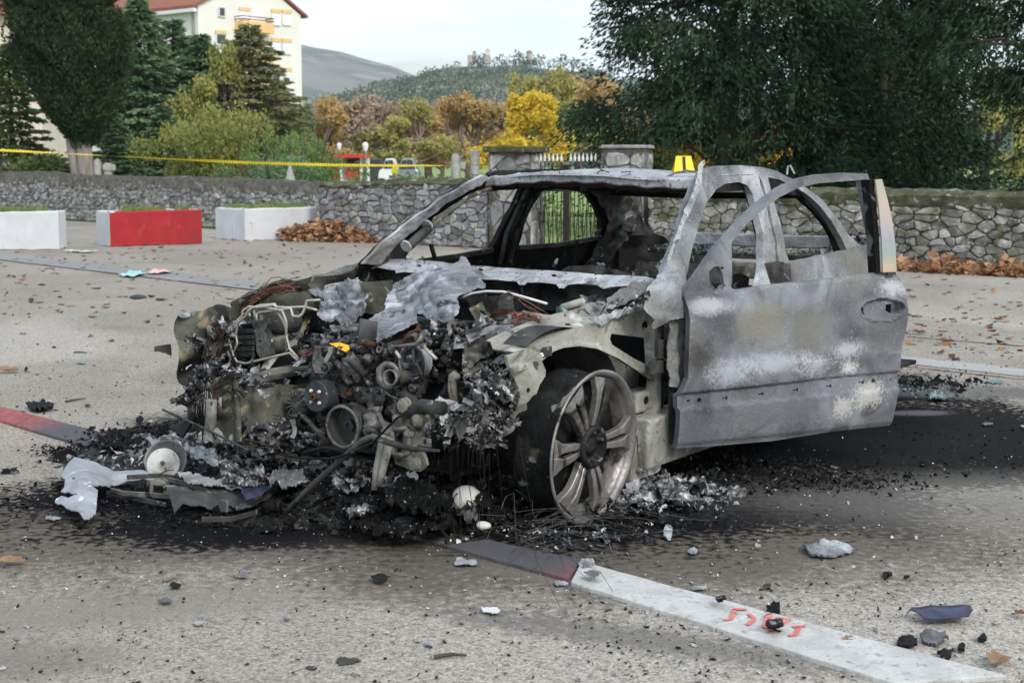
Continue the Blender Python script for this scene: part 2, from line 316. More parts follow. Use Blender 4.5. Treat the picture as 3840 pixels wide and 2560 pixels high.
# far half of the lot is another, smoother pour
# kerb: flat stones sunk in the asphalt, painted red or white
def kerb_mat(name, base, dark):
    def ex(t, N, L, tc, col, mixin):
        nn = N('ShaderNodeTexNoise'); nn.inputs['Scale'].default_value = 34; nn.inputs['Detail'].default_value = 8; L(tc.outputs['Object'], nn.inputs[0])
        mr = N('ShaderNodeMapRange'); mr.inputs[1].default_value = .56; mr.inputs[2].default_value = .76; L(nn.outputs[0], mr.inputs[0])
        col = mixin(col, (.22, .21, .195), mr.outputs[0])
        if dark:                     # soot that settled on one end of the stone
            c, rr = dark; mp = N('ShaderNodeMapping'); mp.vector_type = 'TEXTURE'; mp.inputs['Location'].default_value = (c.x, c.y, 0); mp.inputs['Scale'].default_value = (rr, rr, 10)
            L(tc.outputs['Object'], mp.inputs[0]); ln = N('ShaderNodeVectorMath'); ln.operation = 'LENGTH'; L(mp.outputs[0], ln.inputs[0])
            ad = N('ShaderNodeMath'); ad.operation = 'MULTIPLY_ADD'; ad.inputs[1].default_value = .5; L(nn.outputs[0], ad.inputs[0]); L(ln.outputs['Value'], ad.inputs[2])
            m2 = N('ShaderNodeMapRange'); m2.inputs[1].default_value = 1.45; m2.inputs[2].default_value = .95; L(ad.outputs[0], m2.inputs[0]); col = mixin(col, (.075, .07, .078), m2.outputs[0])
        return col
    return mat(name, base, 9, 9, .85, bump=.5, bscale=60, second=[((.16, .15, .14), 55, .66, .72, 4)], extra=ex)
kerb = empty('kerb', (0, 0, 0), 'flat concrete kerb line painted red and white in stretches, sunk in the asphalt', 'kerb'); kerb['kind'] = 'structure'; del kerb['category']
def kerb_run(a, b, c, d, n, m, lab=None):       # a,b near edge; c,d far edge
    for i in range(n):
        t0, t1 = i/n+.002, (i+1)/n-.002
        p = [a.lerp(b, t0), a.lerp(b, t1), d.lerp(c, 0) if 0 else c.lerp(d, t1), c.lerp(d, t0)]
        mb = MB(); rr = random.Random(i*7+n)
        q = []
        K = 9
        for k in range(K+1): v = p[0].lerp(p[1], k/K); q.append(Vector((v.x+rr.uniform(-.003, .003), v.y+rr.uniform(-.003, .003), -.03)))
        for k in range(K+1): v = p[2].lerp(p[3], k/K); q.append(Vector((v.x+rr.uniform(-.003, .003), v.y+rr.uniform(-.003, .003), -.03)))
        mb.prism(q, (0, 0, .044)); o = mb.build('kerb_stone', m, kerb, bevel=.004)
        if lab: o['label'] = lab
ZK = .014
M['kerb_white'] = kerb_mat('kerb_white', [(.34, .335, .32), (.43, .425, .41), (.50, .495, .485)], None)
M['kerb_red'] = kerb_mat('kerb_red', [(.20, .055, .055), (.30, .075, .075)], (W('D', 290, 1010), .62))
M['kerb_sooty'] = kerb_mat('kerb_sooty_red', [(.26, .045, .05), (.36, .06, .065)], (W('D', 1080, 1250), .60))
kerb_run(W('Y6', 562, 292, ZK), W('Y6', 1850, 693, ZK), W('Y6', 605, 212, ZK), W('Y6', 2290, 662, ZK), 2, M['kerb_white'], 'white painted kerb stone')
a, b, c, d = W('Y6', 80, 150, ZK), W('Y6', 555, 280, ZK), W('Y6', 75, 120, ZK), W('Y6', 612, 205, ZK)
kerb_run(a, b, W('Y6', 230, 125, ZK), d, 1, M['kerb_sooty'], 'red kerb stone blackened by soot at the wreck end')
kerb_run(W('A5', -330, 1230, ZK), W('A5', 620, 1510, ZK), W('A5', -260, 1160, ZK), W('A5', 840, 1440, ZK), 2, M['kerb_red'], 'faded red kerb stone, sooty towards the wreck')
M['kerb_black'] = kerb_mat('kerb_black', [(.03, .028, .03), (.06, .055, .06)], None)
kerb_run(W('A5', 628, 1512, ZK), W('Y6', 76, 150, ZK), W('A5', 848, 1442, ZK), W('Y6', 72, 120, ZK), 3, M['kerb_black'], 'soot black kerb stone under the debris')
# red sprayed marks on the white stone: " 2 J  o" worn strokes laid on the stone
M['spray'] = mat('red_spray_paint', [(.50, .10, .09), (.62, .20, .18)], 30, 5, .8, bump=0)
def flat_stroke(pts, wd, z, m, tagc='Y6'):
    P = [W(tagc, x, y, z) for x, y in pts]; mb = MB(); rows = []
    for i, p in enumerate(P):
        dd = (P[min(i+1, len(P)-1)]-P[max(i-1, 0)]).normalized(); nn = Vector((-dd.y, dd.x, 0))*wd/2*random.Random(i+len(P)).uniform(.6, 1.15)
        rows.append([p-nn, p+nn])
    return mb.strip(rows)
sp = empty('spray_marking', W('Y6', 1330, 455, ZK), 'worn red sprayed letters on the white kerb stone', 'graffiti')
for st in ([(1205, 400), (1262, 402)], [(1212, 402), (1198, 440), (1170, 442)], [(1268, 418), (1292, 438), (1262, 462)], [(1330, 430), (1352, 420), (1330, 470), (1395, 490)],
           [(1375, 432), (1432, 438), (1395, 462)], [(1440, 470), (1492, 466)], [(1468, 470), (1452, 500), (1425, 504)], [(1340, 484), (1398, 488)]):
    mb = flat_stroke(st, .017, ZK+.004, None); o = mb.build('stroke', M['spray'], None); o.parent = sp; o.matrix_parent_inverse = Matrix.Translation(-sp.location)
# ================================================================ stone walls
def cells(L_, H_, cw, ch, rr, topfn):
    pts = []
    ny = max(2, int(H_/ch)); y = 0
    for j in range(-1, ny+2):
        nx = max(2, int(L_/cw)); off = rr.random()*cw; f = rr.uniform(.75, 1.3)
        x = -cw*1.5+off
        while x < L_+cw*1.5:
            x += cw*f*rr.choice((.45, .7, .9, 1.2, 1.7)); pts.append((x, (j+.5)*ch+rr.uniform(-.24, .24)*ch))
    res = []
    ax = cw/ch*.72
    P = [(p[0]/ax, p[1]) for p in pts]
    for i, p in enumerate(P):
        if not (-cw/ax*.2 < p[0] < L_/ax+cw/ax*.2 and -ch*.4 < p[1] < H_+ch*.2): continue
        poly = [(p[0]-ch*2, p[1]-ch*2), (p[0]+ch*2, p[1]-ch*2), (p[0]+ch*2, p[1]+ch*2), (p[0]-ch*2, p[1]+ch*2)]
        nb = sorted((q for k, q in enumerate(P) if k != i and abs(q[0]-p[0]) < ch*4 and abs(q[1]-p[1]) < ch*4), key=lambda q: (q[0]-p[0])**2+(q[1]-p[1])**2)[:16]
        for q in nb:
            mxx, myy = (p[0]+q[0])/2, (p[1]+q[1])/2; nx_, ny_ = q[0]-p[0], q[1]-p[1]
            o = []
            for k in range(len(poly)):
                a, b = poly[k], poly[(k+1) % len(poly)]
                da = (a[0]-mxx)*nx_+(a[1]-myy)*ny_; db = (b[0]-mxx)*nx_+(b[1]-myy)*ny_
                if da <= 0: o.append(a)
                if da*db < 0: t = da/(da-db); o.append((a[0]+(b[0]-a[0])*t, a[1]+(b[1]-a[1])*t))
            poly = o
            if len(poly) < 3: break
        if len(poly) < 3: continue
        poly = [(max(0, min(L_, x*ax)), max(.0, min(topfn(x*ax), y))) for x, y in poly]
        q = [poly[0]]
        for v in poly[1:]:
            if math.dist(v, q[-1]) > .018: q.append(v)
        if len(q) > 2 and math.dist(q[0], q[-1]) < .018: q.pop()
        if len(q) < 3: continue
        ar = abs(sum(q[k][0]*q[(k+1) % len(q)][1]-q[(k+1) % len(q)][0]*q[k][1] for k in range(len(q))))/2
        if ar < .002: continue
        res.append((q, ar))
    return res
def stone_geo(q, rr, gap, depth, base=0.0):     # q in wall coordinates (x along, z up) -> verts (x, out, z)
    cx_ = sum(p[0] for p in q)/len(q); cz = sum(p[1] for p in q)/len(q)
    # cut the corners so that stones are not straight polygons
    qq = []
    n = len(q)
    for k in range(n):
        a, b = q[k], q[(k+1) % n]; ln = math.dist(a, b)
        qq.append((a[0]+(cx_-a[0])*rr.uniform(.0, .14), a[1]+(cz-a[1])*rr.uniform(.0, .14)))
        if ln > .07: qq.append(((a[0]+b[0])/2+rr.uniform(-.01, .01), (a[1]+b[1])/2+rr.uniform(-.012, .012)))
    o1, o2, o3 = [], [], []
    tx, tz = rr.uniform(-.12, .12), rr.uniform(-.10, .10)
    dd = depth*rr.uniform(.35, 1.2)
    for x, z in qq:
        vx, vz = cx_-x, cz-z; l = math.hypot(vx, vz)+1e-6; s = min(gap, l*.3)/l
        x1, z1 = x+vx*s, z+vz*s
        s2 = min(gap+.005+rr.uniform(0, .010), l*.4)/l; x2, z2 = x+vx*s2, z+vz*s2
        o1.append((x1, base-.04, z1)); o2.append((x1, base+dd*.45+rr.uniform(-.004, .004), z1)); o3.append((x2, base+dd+(x2-cx_)*tx+(z2-cz)*tz+rr.uniform(-.006, .006), z2))
    n = len(qq); vs = o1+o2+o3+[(cx_+rr.uniform(-.02, .02), base+dd*1.12, cz)]
    fs = [(k, (k+1) % n, (k+1) % n+n, k+n) for k in range(n)]+[(k+n, (k+1) % n+n, (k+1) % n+2*n, k+2*n) for k in range(n)]+[(k+2*n, (k+1) % n+2*n, 3*n) for k in range(n)]
    return vs, fs
def wall(name, label, a, b, top, thick, cw, ch, mstone, mcap, seed, nmax=300, capdrop=.14, group=None):
    # a, b: foot of the visible face; top(t) -> height; the face looks towards the camera
    rr = random.Random(seed); a = Vector(a); b = Vector(b); d = b-a; Ln = d.length; d.normalize(); nrm = Vector((d.y, -d.x, 0))
    root = empty(name, a, label, 'wall', group)
    ang = math.atan2(d.y, d.x); root.rotation_euler = (0, 0, ang)      # local x along, local -y towards the viewer
    tf = lambda x: top(min(1, max(0, x/Ln)))-capdrop*(.7+.5*noise.noise(Vector((x*1.3, seed, 0))))
    cs = cells(Ln, max(top(t/10) for t in range(11)), cw, ch, rr, tf)
    cs.sort(key=lambda c: -c[1]); st = MB()
    for i, (q, ar) in enumerate(cs):
        vs, fs = stone_geo(q, rr, .003, .038); vs = [(v[0], -v[1], v[2]) for v in vs]
        if i < nmax:
            me = bpy.data.meshes.new('stone'); me.from_pydata(vs, [], fs); link_mesh('stone', me, mstone, root)
        else: st.add(vs, fs)
    if st.v: o = st.build('small_stones', M['stone_stuff'], root); o['kind'] = 'stuff'
    # core with a rough rounded top
    nx = int(Ln/.07); rows = []
    for i in range(nx+1):
        x = Ln*i/nx; tz = top(i/nx); r = []
        prof = [(0.0, -.05), (0.0, tz-capdrop*1.3), (-.03, tz-capdrop*.9), (-.035, tz-.06), (.03, tz-.015), (thick*.4, tz+.02), (thick*.7, tz+.0), (thick, tz-.08), (thick, -.05)]
        for k, (yy, zz) in enumerate(prof):
            nn = noise.noise(Vector((x*4, yy*6+k, seed)))*.035+noise.noise(Vector((x*11, k*3.1, seed+5)))*.02 if 2 <= k <= 7 else 0
            if k in (1, 0): nn = 0; 
            r.append(Vector((x, yy-(abs(nn) if k in (2, 3) else 0), zz+nn)))
        rows.append(r)
    mb = MB(); mb.strip(rows); mb.add(rows[0], [tuple(range(len(rows[0])))]); mb.add(rows[-1], [tuple(range(len(rows[-1])))])
    # two materials: earth joints below, cap above
    me = mb.mesh('wall_core'); me.materials.append(M['mortar']); me.materials.append(mcap)
    for p in me.polygons:
        if p.center.y < -.02 or (p.normal.z > .2) or p.center.y > thick-.01: p.material_index = 1
    link_mesh('wall_core', me, None, root)
    return root
def topf(a, b, pts):            # heights of the wall top read at places along the wall
    # pts: list of (D u, D v)
    d = (b-a); Ln = d.length; tt = []
    for u, v in pts:
        r = ray('D', u, v); # intersection with the vertical plane through a, b
        n = Vector((-d.y, d.x, 0)); k = (a-O).dot(n)/r.dot(n); p = O+r*k
        tt.append(((p-a).dot(d)/Ln**2, p.z))
    tt.sort()
    def f(t):
        if t <= tt[0][0]: return tt[0][1]
        for (t0, z0), (t1, z1) in zip(tt, tt[1:]):
            if t <= t1: return z0+(z1-z0)*(t-t0)/(t1-t0+1e-9)
        return tt[-1][1]
    return f
P0 = W('D', -90, 491); P1 = W('D', 735, 536)
f = topf(P0, P1, [(0, 396), (98, 395), (164, 404), (234, 404), (312, 408), (390, 406), (469, 410), (547, 412), (625, 415), (703, 420), (735, 420)])
wall('stone_wall', 'long grey dry stone wall behind the white and red planters', P0, P1, f, .5, .165, .086, M['stone'], M['grey_cap'], 3, capdrop=.25)
P2 = W('D', 738, 550); P3 = W('D', 1122, 571)
f = topf(P2, P3, [(738, 419), (827, 418), (880, 414), (1020, 412), (1084, 412)])
wall('stone_wall', 'stone wall section beside the gate, above the heap of brown leaves', P2, P3, f, .5, .19, .098, M['stone'], M['moss_cap'], 5, capdrop=.10)
P4 = W('D', 1490, 581); P5 = W('D', 2460, 628)
f = topf(P4, P5, [(1490, 425), (1863, 434), (2035, 436), (2207, 440), (2352, 442)])
wall('stone_wall', 'mossy topped pale stone wall on the right behind the car', P4, P5, f, .55, .21, .092, M['stone_light'], M['moss_cap'], 9, capdrop=.20)
# gate pillars
def pillar(label, u0, u1, us, vb, vt, seed, slab):
    a = W('D', u0, vb); b = W('D', u1, vb+2); h = WY('D', (u0+u1)/2, vt, a.y).z
    root = empty('gate_pillar', a, label, 'pillar', 'stone gate pillars'); d = b-a; Ln = d.length; root.rotation_euler = (0, 0, math.atan2(d.y, d.x)); th = .62; rr = random.Random(seed)
    mb = MB(); n = 10; 
    mb.box((Ln/2, th/2, h/2-.03), (Ln, th, h-.06)); mb.build('pillar_core', M['mortar'], root)
    for face in range(3):
        Lf = Ln if face == 0 else th
        for q, ar in cells(Lf, h-.08, .30, .21, rr, lambda x: h-.09):
            vs, fs = stone_geo(q, rr, .007, .02)
            if face == 0: vs = [(v[0], -v[1], v[2]) for v in vs]
            elif face == 1: vs = [(Ln+v[1], v[0], v[2]) for v in vs]
            else: vs = [(-v[1], Lf-v[0], v[2]) for v in vs]
            me = bpy.data.meshes.new('stone'); me.from_pydata(vs, [], fs); link_mesh('stone', me, M['stone'], root)
    mb = MB(); e = .08 if slab else .02
    mb.box((Ln/2, th/2, h-.02), (Ln+2*e, th+2*e, .09 if slab else .05)); mb.build('cap_slab', M['moss_cap'] if slab else M['concrete'], root, bevel=.015)
    return root, Ln, h
gp1, L1, h1 = pillar('left gate pillar with a dark overhanging cap slab', 1124, 1218, 0, 572, 340, 21, True)
gp2, L2, h2 = pillar('right gate pillar with a flush pale top, behind the car roof', 1382, 1472, 0, 579, 334, 22, False)
# gate: two leaves of vertical bars with white spear heads, a zigzag of thin bars and scrolls
ga, gb = W('D', 1224, 574)+Vector((0, .3, 0)), W('D', 1380, 579)+Vector((0, .3, 0))
gd = gb-ga; gL = gd.length; hb = WY('D', 1300, 372, ga.y).z; ht = WY('D', 1300, 354, ga.y).z
for leaf, (x0, x1) in enumerate(((0, gL*.50), (gL*.51, gL))):
    gt = empty('gate_leaf', ga, ['left leaf of the iron gate with white spear heads, seen through the car', 'right leaf of the iron gate with white spear heads, next to the right pillar'][leaf], 'gate', 'iron gate leaves')
    gt.rotation_euler = (0, 0, math.atan2(gd.y, gd.x))
    mb = MB()
    for z in (.06, hb-.42, hb-.20): mb.box(((x0+x1)/2, 0, z), (x1-x0, .02, .035))
    for x in (x0+.02, x1-.02): mb.box((x, 0, hb/2-.02), (.045, .03, hb-.04))
    mb.build('frame', M['iron'], gt)
    nb = 7; bar_me = None
    for i in range(nb):
        x = x0+.07+(x1-x0-.14)*i/(nb-1)
        mb = MB(); mb.tube([(0, 0, .05), (0, 0, hb+.02)], .008, 6)
        o = link_mesh('bar', bar_me, None, gt) if bar_me else mb.build('bar', M['iron'], gt)
        bar_me = o.data; o.location = (x, -.012, 0)
        mb = MB(); mb.lathe([(0, .004), (.0, .014), (.035, .019), (.12, .002)], (x, -.012, hb+.01), (0, 0, 1), 6); mb.lathe([(-.16, .01), (-.14, .028), (-.12, .01)], (x, -.03, hb-.03), (0, 0, 1), 8); mb.build('spear_head', M['white_iron'], gt)
    for i in range(nb-1):
        xa = x0+.07+(x1-x0-.14)*i/(nb-1); xb = x0+.07+(x1-x0-.14)*(i+1)/(nb-1)
        up = i % 2
        MB().tube([(xa, .012, .08 if up else hb-.5), (xb, .012, hb-.5 if up else .08)], .006, 5).build('diagonal_bar', M['iron'], gt)
        c = [(((xa+xb)/2+math.cos(t/8*math.pi*2.6)*.035*(1-t/14)*(1 if up else -1)), -.02, .52+math.sin(t/8*math.pi*2.6)*.045*(1-t/14)) for t in range(11)]
        MB().tube(c, .005, 5).build('scroll', M['iron'], gt)
# ================================================================ planters
def planter(label, a, b, c, h, mfront, mside, seed, grass=260):
    a, b, c = Vector(a), Vector(b), Vector(c); root = empty('planter', a, label, 'planter', 'concrete planters by the stone wall'); d = b-a; s = c-a
    nn = Vector((-d.y, d.x, 0)).normalized(); w_ = max(.45, abs(s.dot(nn))); s = nn*w_; Z = Vector((0, 0, h)); ld, ls = d.normalized(), s.normalized(); t = .09; rr = random.Random(seed)
    def wallp(name, p, q, inn, m):
        n = 14; rows = []
        for i in range(n+1):
            e = p.lerp(q, i/n); j = Vector((0, 0, rr.uniform(-.012, .006))); ins = e+inn*t
            rows.append([Vector((e.x, e.y, rr.uniform(0, .02)))-inn*rr.uniform(0, .008), e+Z*.96+j*.5, e+Z+j+inn*.012, ins+Z+j, ins])
        mb = MB(); mb.strip(rows); mb.add(rows[0], [(0, 1, 2, 3, 4)]); mb.add(rows[-1], [(0, 1, 2, 3, 4)])
        o = mb.build(name, m, root); o.matrix_parent_inverse = Matrix.Translation(-root.location); return o
    e = ld*.002
    wallp('front_panel', a, a+d, ls, mfront); wallp('back_panel', a+s+d, a+s, -ls, mside)
    wallp('end_panel', a+s-ls*.001, a+ls*.001, ld, mside) if 0 else wallp('end_panel', a+s-ls*t+e, a+ls*t*.0+ls*.003-e, ld, mside)
    wallp('end_panel', a+d+ls*t, a+d+s-ls*t, -ld, mside)
    mb = MB(); z = Vector((0, 0, h-.05)); mb.add([a+z+ls*.05+ld*.05, a+d+z+ls*.05-ld*.05, a+d+s+z-ls*.05-ld*.05, a+s+z-ls*.05+ld*.05], [(0, 1, 2, 3)])
    o = mb.build('soil', M['soil'], root); o.matrix_parent_inverse = Matrix.Translation(-root.location)
    n = grass*5; u = RG.random(n); v = RG.random(n); P = np.array([tuple(a+z+ld*.1+ls*.1)])+np.outer(u, np.array(tuple(d-ld*.2)))+np.outer(v, np.array(tuple(s-ls*.2)))
    k = np.sin(u*9+seed)*.5+.6+RG.random(n)*.4; P = P[k > .55]
    D = RG.normal(size=(len(P), 3))*.45+np.array([0, 0, 1.0]); V, F = leaves(P, D, RG.uniform(.06, .17, len(P)), .012)
    o = link_mesh('grass', fast_mesh('planter_grass', V, F), M['grass'], root); o['kind'] = 'stuff'; o.matrix_parent_inverse = Matrix.Translation(-root.location)
a = W('Z1', 650, 1452); h = WY('Z1', 645, 1243, a.y).z
planter('planter with a bright red painted long side and white end', a, W('Z1', 1189, 1433), W('Z1', 518, 1443), h, M['red_paint'], M['white_paint'], 4)
a = W('Z1', 1443, 1417); h = WY('Z1', 1443, 1227, a.y).z
planter('plain white planter beside the heap of brown leaves', a, W('Z1', 1862, 1399), W('Z1', 1316, 1402), h, M['white_paint'], M['white_paint'], 6)
a = W('Z1', -420, 1472); b = W('Z1', 350, 1468); h = WY('Z1', 345, 1243, b.y).z
planter('white planter cut by the left edge of the photo', a, b, a+Vector((0, .5, 0)), h, M['white_paint'], M['white_paint'], 8)
# ================================================================ graveyard things behind the wall
def gravestone(label, t, x, ytop, Y, wd, kind):
    p = WY(t, x, ytop, Y); root = empty('gravestone', (p.x, Y, 0), label, 'gravestone', 'old gravestones behind the wall'); h = p.z; r = wd/2
    if kind == 'dome':
        MB().lathe([(0, r), (h-r*1.3, r), (h-r*.8, r*.9), (h-r*.3, r*.55), (h-.02, r*.12), (h, .01)], (0, 0, 0), (0, 0, 1), 10).build('shaft', M['concrete'], root, True)
    elif kind == 'turban':
        MB().box((0, 0, (h-.55)/2), (wd*1.35, wd*.9, h-.55)).build('shaft', M['concrete'], root, bevel=.02)
        MB().lathe([(h-.56, r*.55), (h-.42, r*.6), (h-.41, r*.85), (h, r*.95), (h+.01, .02)], (0, 0, 0), (0, 0, 1), 14).build('turban', M['concrete'], root)
    elif kind == 'cone':
        MB().box((0, 0, (h-.42)/2), (wd*.45, wd*.45, h-.42)).build('shaft', M['bark_pale'], root, bevel=.02)
        MB().lathe([(h-.43, .02), (h-.42, r), (h, .02)], (0, 0, 0), (0, 0, 1), 6).build('cone_top', M['concrete'], root)
    else:
        MB().box((0, 0, h/2), (wd, .12, h)).build('shaft', M['concrete'], root, bevel=.05)
        MB().box((.03, -.01, h-.12), (wd*1.5, .16, .16)).build('head', M['concrete'], root, bevel=.04)
gravestone('round topped pale gravestone shaft left of the gate pillar', 'Z2', 1112, 898, 25, .17, 'dome')
gravestone('pale gravestone with turban top next to the gate pillar', 'Z2', 1222, 888, 25.2, .19, 'turban')
gravestone('small gravestone with grey cone top behind the long wall', 'Z1', 1705, 968, 28, .29, 'cone')
gravestone('slim upright gravestone right of the cypress trunk', 'Z1', 572, 930, 34, .2, 'dome')
gravestone('stubby gravestone with a broad head near the cypress', 'Z1', 635, 957, 34, .2, 'head')
n = 2600; u = RG.random(n); X = RG.uniform(-4, 9, n); Y = 26.5-.65*X+RG.uniform(-2.5, 6, n); P = np.stack([X, Y, np.zeros(n)], 1); D = RG.normal(size=(n, 3))*.5+np.array([0, 0, 1.0])
V, F = leaves(P, D, RG.uniform(.05, .16, n), .02); o = link_mesh('grass', fast_mesh('meadow_grass', V, F), M['grass']); o['kind'] = 'stuff'
# ================================================================ barrier tape
def tape(pts, tw, label):
    mb = MB(); rows = []; n = len(pts)
    for i, (p, tz) in enumerate(pts):
        h = Vector((0, .35*math.sin(tz), math.cos(tz)*.5+.5)).normalized()*tw/2; rows.append([p-h, p+h])
    return rows
M['tape'] = mat('yellow_tape', [(.62, .48, .02), (.75, .58, .03)], 5, 3, .45, bump=0, trans=.2)
def ty():
    def ex(t, N, L, tc, col, mixin):
        wv = N('ShaderNodeTexWave'); wv.inputs['Scale'].default_value = 7; wv.bands_direction = 'X'; L(tc.outputs['Object'], wv.inputs[0])
        mr = N('ShaderNodeMapRange'); mr.inputs[1].default_value = .90; mr.inputs[2].default_value = .97; L(wv.outputs[0], mr.inputs[0]); return mixin(col, (.02, .02, .02), mr.outputs[0])
    return ex
M['tape'] = mat('yellow_tape_print', [(.62, .48, .02), (.75, .58, .03)], 5, 3, .45, bump=0, extra=ty(), trans=.15)
ctrl = [(-40, 342, 23), (0, 345, 23), (190, 355, 23.2), (400, 366, 23.4), (580, 374, 23.4), (760, 379, 23.2), (900, 380.5, 22.8), (1050, 380.5, 22.2), (1212, 376, 21.6)]
pts = []
for i in range(len(ctrl)-1):
    for k in range(6):
        t = k/6; a_ = [ctrl[i][j]*(1-t)+ctrl[i+1][j]*t for j in range(3)]; pts.append((WY('D', a_[0], a_[1], a_[2]), i*1.3+t*2+.6*math.sin(i*3.1)))
rows = tape(pts, .045, '')
tp = MB().strip(rows).build('barrier_tape', M['tape']); tag(tp, 'yellow barrier tape stretched above the wall to the gate', 'barrier tape')
kn = MB(); c = WY('D', 1204, 374, 21.55)
for k in range(7):
    a_ = Vector((rnd.uniform(-.16, .16), rnd.uniform(-.03, .03), rnd.uniform(-.09, .07))); kn.add([c+a_+Vector((-.13, 0, -.03)), c+a_+Vector((.12, 0, -.05)), c+a_+Vector((.14, .02, .03)), c+a_+Vector((-.10, .02, .05))], [(0, 1, 2, 3)])
kn.build('tape_knot', M['tape'], tp)
# ================================================================ apartment building
M['plaster'] = mat('cream_plaster', [(.66, .64, .60), (.73, .71, .67)], .3, 6, .9, bump=0)
M['plaster_w'] = mat('white_plaster', [(.66, .66, .66), (.74, .74, .74)], .3, 6, .9, bump=0)
M['plaster_p'] = mat('pink_plaster', [(.55, .47, .42), (.62, .53, .48)], .3, 6, .9, bump=0)
M['lintel'] = mat('ochre_lintel', [(.68, .44, .20), (.75, .50, .25)], 1, 3, .9, bump=0)
M['rooftile'] = mat('roof_tiles', [(.22, .065, .04), (.32, .10, .06)], 1.5, 8, .9, bump=.4, bscale=8, second=[((.16, .11, .09), 2.5, .52, .65)])
M['shutter'] = mat('white_shutter', [(.74, .75, .77), (.80, .81, .83)], 1, 3, .6, bump=0)
M['glass'] = mat('dark_window_glass', [(.03, .035, .04), (.06, .07, .08)], 1, 3, .15, bump=0, spec=.6)
M['pipe'] = mat('grey_pipe', [(.16, .18, .18), (.22, .24, .24)], 1, 3, .6, bump=0)
M['rail'] = mat('brown_rail', [(.12, .04, .03), (.16, .05, .04)], 1, 3, .6, bump=0)
YB = 130.0; c0 = WY('S', 757, 607, YB); c0.z = -1; fd = Vector((.625, .78, 0)).normalized(); sdv = Vector((-.78, .625, 0)).normalized()
def onf(t, x, y, off=0.0, base=None, dr=None):      # pixel on the facade plane
    base = base or c0; dr = dr or fd; n = Vector((dr.y, -dr.x, 0)); r = ray(t, x, y); k = (base+n*off-O).dot(n)/r.dot(n); return O+r*k
nf = Vector((fd.y, -fd.x, 0))
bl = empty('apartment_building', c0, 'cream apartment block with red tiled roof, ochre lintels and a balcony', 'building')
def par(o, r): o.parent = r; o.matrix_parent_inverse = (Matrix.Translation(r.location) @ r.rotation_euler.to_matrix().to_4x4()).inverted(); return o
eL = onf('A4', 575, 50); eR = onf('A4', 1405, 130); ridge = onf('A4', 1100, -75); ze = eL.z
W_ = (eR-c0).dot(fd); LS = 26.0
A_, B_ = Vector((c0.x, c0.y, 0)), Vector((c0.x, c0.y, 0))+fd*W_
rz = ridge.z+1.2; zl, zr = ze, eR.z
mid = A_+fd*W_*.55
fp = [Vector((A_.x, A_.y, -1)), Vector((B_.x, B_.y, -1)), Vector((B_.x, B_.y, zr)), Vector((mid.x, mid.y, rz)), Vector((A_.x, A_.y, zl))]
par(MB().prism(fp, sdv*0.4).build('facade_wall', M['plaster'], None), bl)
par(MB().quadbox(A_+sdv*.41+Vector((0, 0, -1)), A_+sdv*LS+Vector((0, 0, -1)), A_+sdv*LS+Vector((0, 0, zl)), A_+sdv*.41+Vector((0, 0, zl)), fd*.4).build('side_wall', M['plaster_w'], None), bl)
par(MB().quadbox(B_+sdv*.41+Vector((0, 0, -1)), B_+sdv*LS+Vector((0, 0, -1)), B_+sdv*LS+Vector((0, 0, zr)), B_+sdv*.41+Vector((0, 0, zr)), -fd*.4).build('side_wall', M['plaster_w'], None), bl)
rf = MB(); up = Vector((0, 0, .25))
a1 = A_-fd*.7-sdv*.3+Vector((0, 0, zl-.25)); m1 = mid-sdv*.3+Vector((0, 0, rz+.15)); b1 = B_+fd*.7-sdv*.3+Vector((0, 0, zr-.25))
rf.quadbox(a1, m1, m1+sdv*(LS+1), a1+sdv*(LS+1), up); rf.quadbox(m1+Vector((0, 0, .01)), b1, b1+sdv*(LS+1), m1+sdv*(LS+1)+Vector((0, 0, .01)), up)
par(rf.build('roof', M['rooftile'], None), bl)
par(MB().quadbox(a1+Vector((0, 0, -.35))-fd*.05, a1+fd*.3+Vector((0, 0, -.35)), a1+fd*.3+sdv*LS+Vector((0, 0, -.35)), a1+sdv*LS+Vector((0, 0, -.35))-fd*.05, Vector((0, 0, .3))).build('gutter', M['plaster_w'], None), bl)
for kx, ky in ((.55, .15), (9, .15)): par(MB().tube([A_+sdv*kx-fd*.12+Vector((0, 0, -1)), A_+sdv*kx-fd*.12+Vector((0, 0, zl-.5))], .13, 8).build('downpipe', M['pipe'], None), bl)
def winrect(x0, y0, x1, y1, m='shutter', lint=True):
    a, b, c, d = onf('A4', x0, y1), onf('A4', x1, y1+8), onf('A4', x1, y0+6), onf('A4', x0, y0)
    r = MB().quadbox(a, b, c, d, nf*.10).build('window', M[m], None); par(r, bl)
    fr = MB()
    for p, q in ((a, b), (b, c), (c, d), (d, a)): fr.tube([p+nf*.1, q+nf*.1], .07, 4)
    o = fr.build('window_frame', M['plaster_w'], None); o.parent = r; o.matrix_parent_inverse = r.matrix_parent_inverse.copy() if 0 else Matrix.Identity(4)
    if lint:
        a, b, c, d = onf('A4', x0-6, y0-4), onf('A4', x1+6, y0+4), onf('A4', x1+6, y0-24), onf('A4', x0-6, y0-32)
        par(MB().quadbox(a, b, c, d, nf*.18).build('lintel', M['lintel'], None), bl)
    return r
for y0, y1 in ((108, 210), (350, 452), (592, 680), (830, 925)):
    winrect(1160, y0, 1226, y1, 'glass' if y0 == 592 else 'shutter'); winrect(1250, y0+6, 1318, y1, 'shutter')
par(MB().quadbox(onf('A4', 1256, 690, .12), onf('A4', 1312, 694, .12), onf('A4', 1312, 656, .12), onf('A4', 1256, 650, .12), nf*.03).build('window_pane', M['glass'], None), bl)
winrect(712, 62, 765, 140, 'glass', False)
for y0 in (285, 525, 770): winrect(690, y0, 770, y0+90, 'glass')
winrect(885, 92, 975, 160, 'shutter')
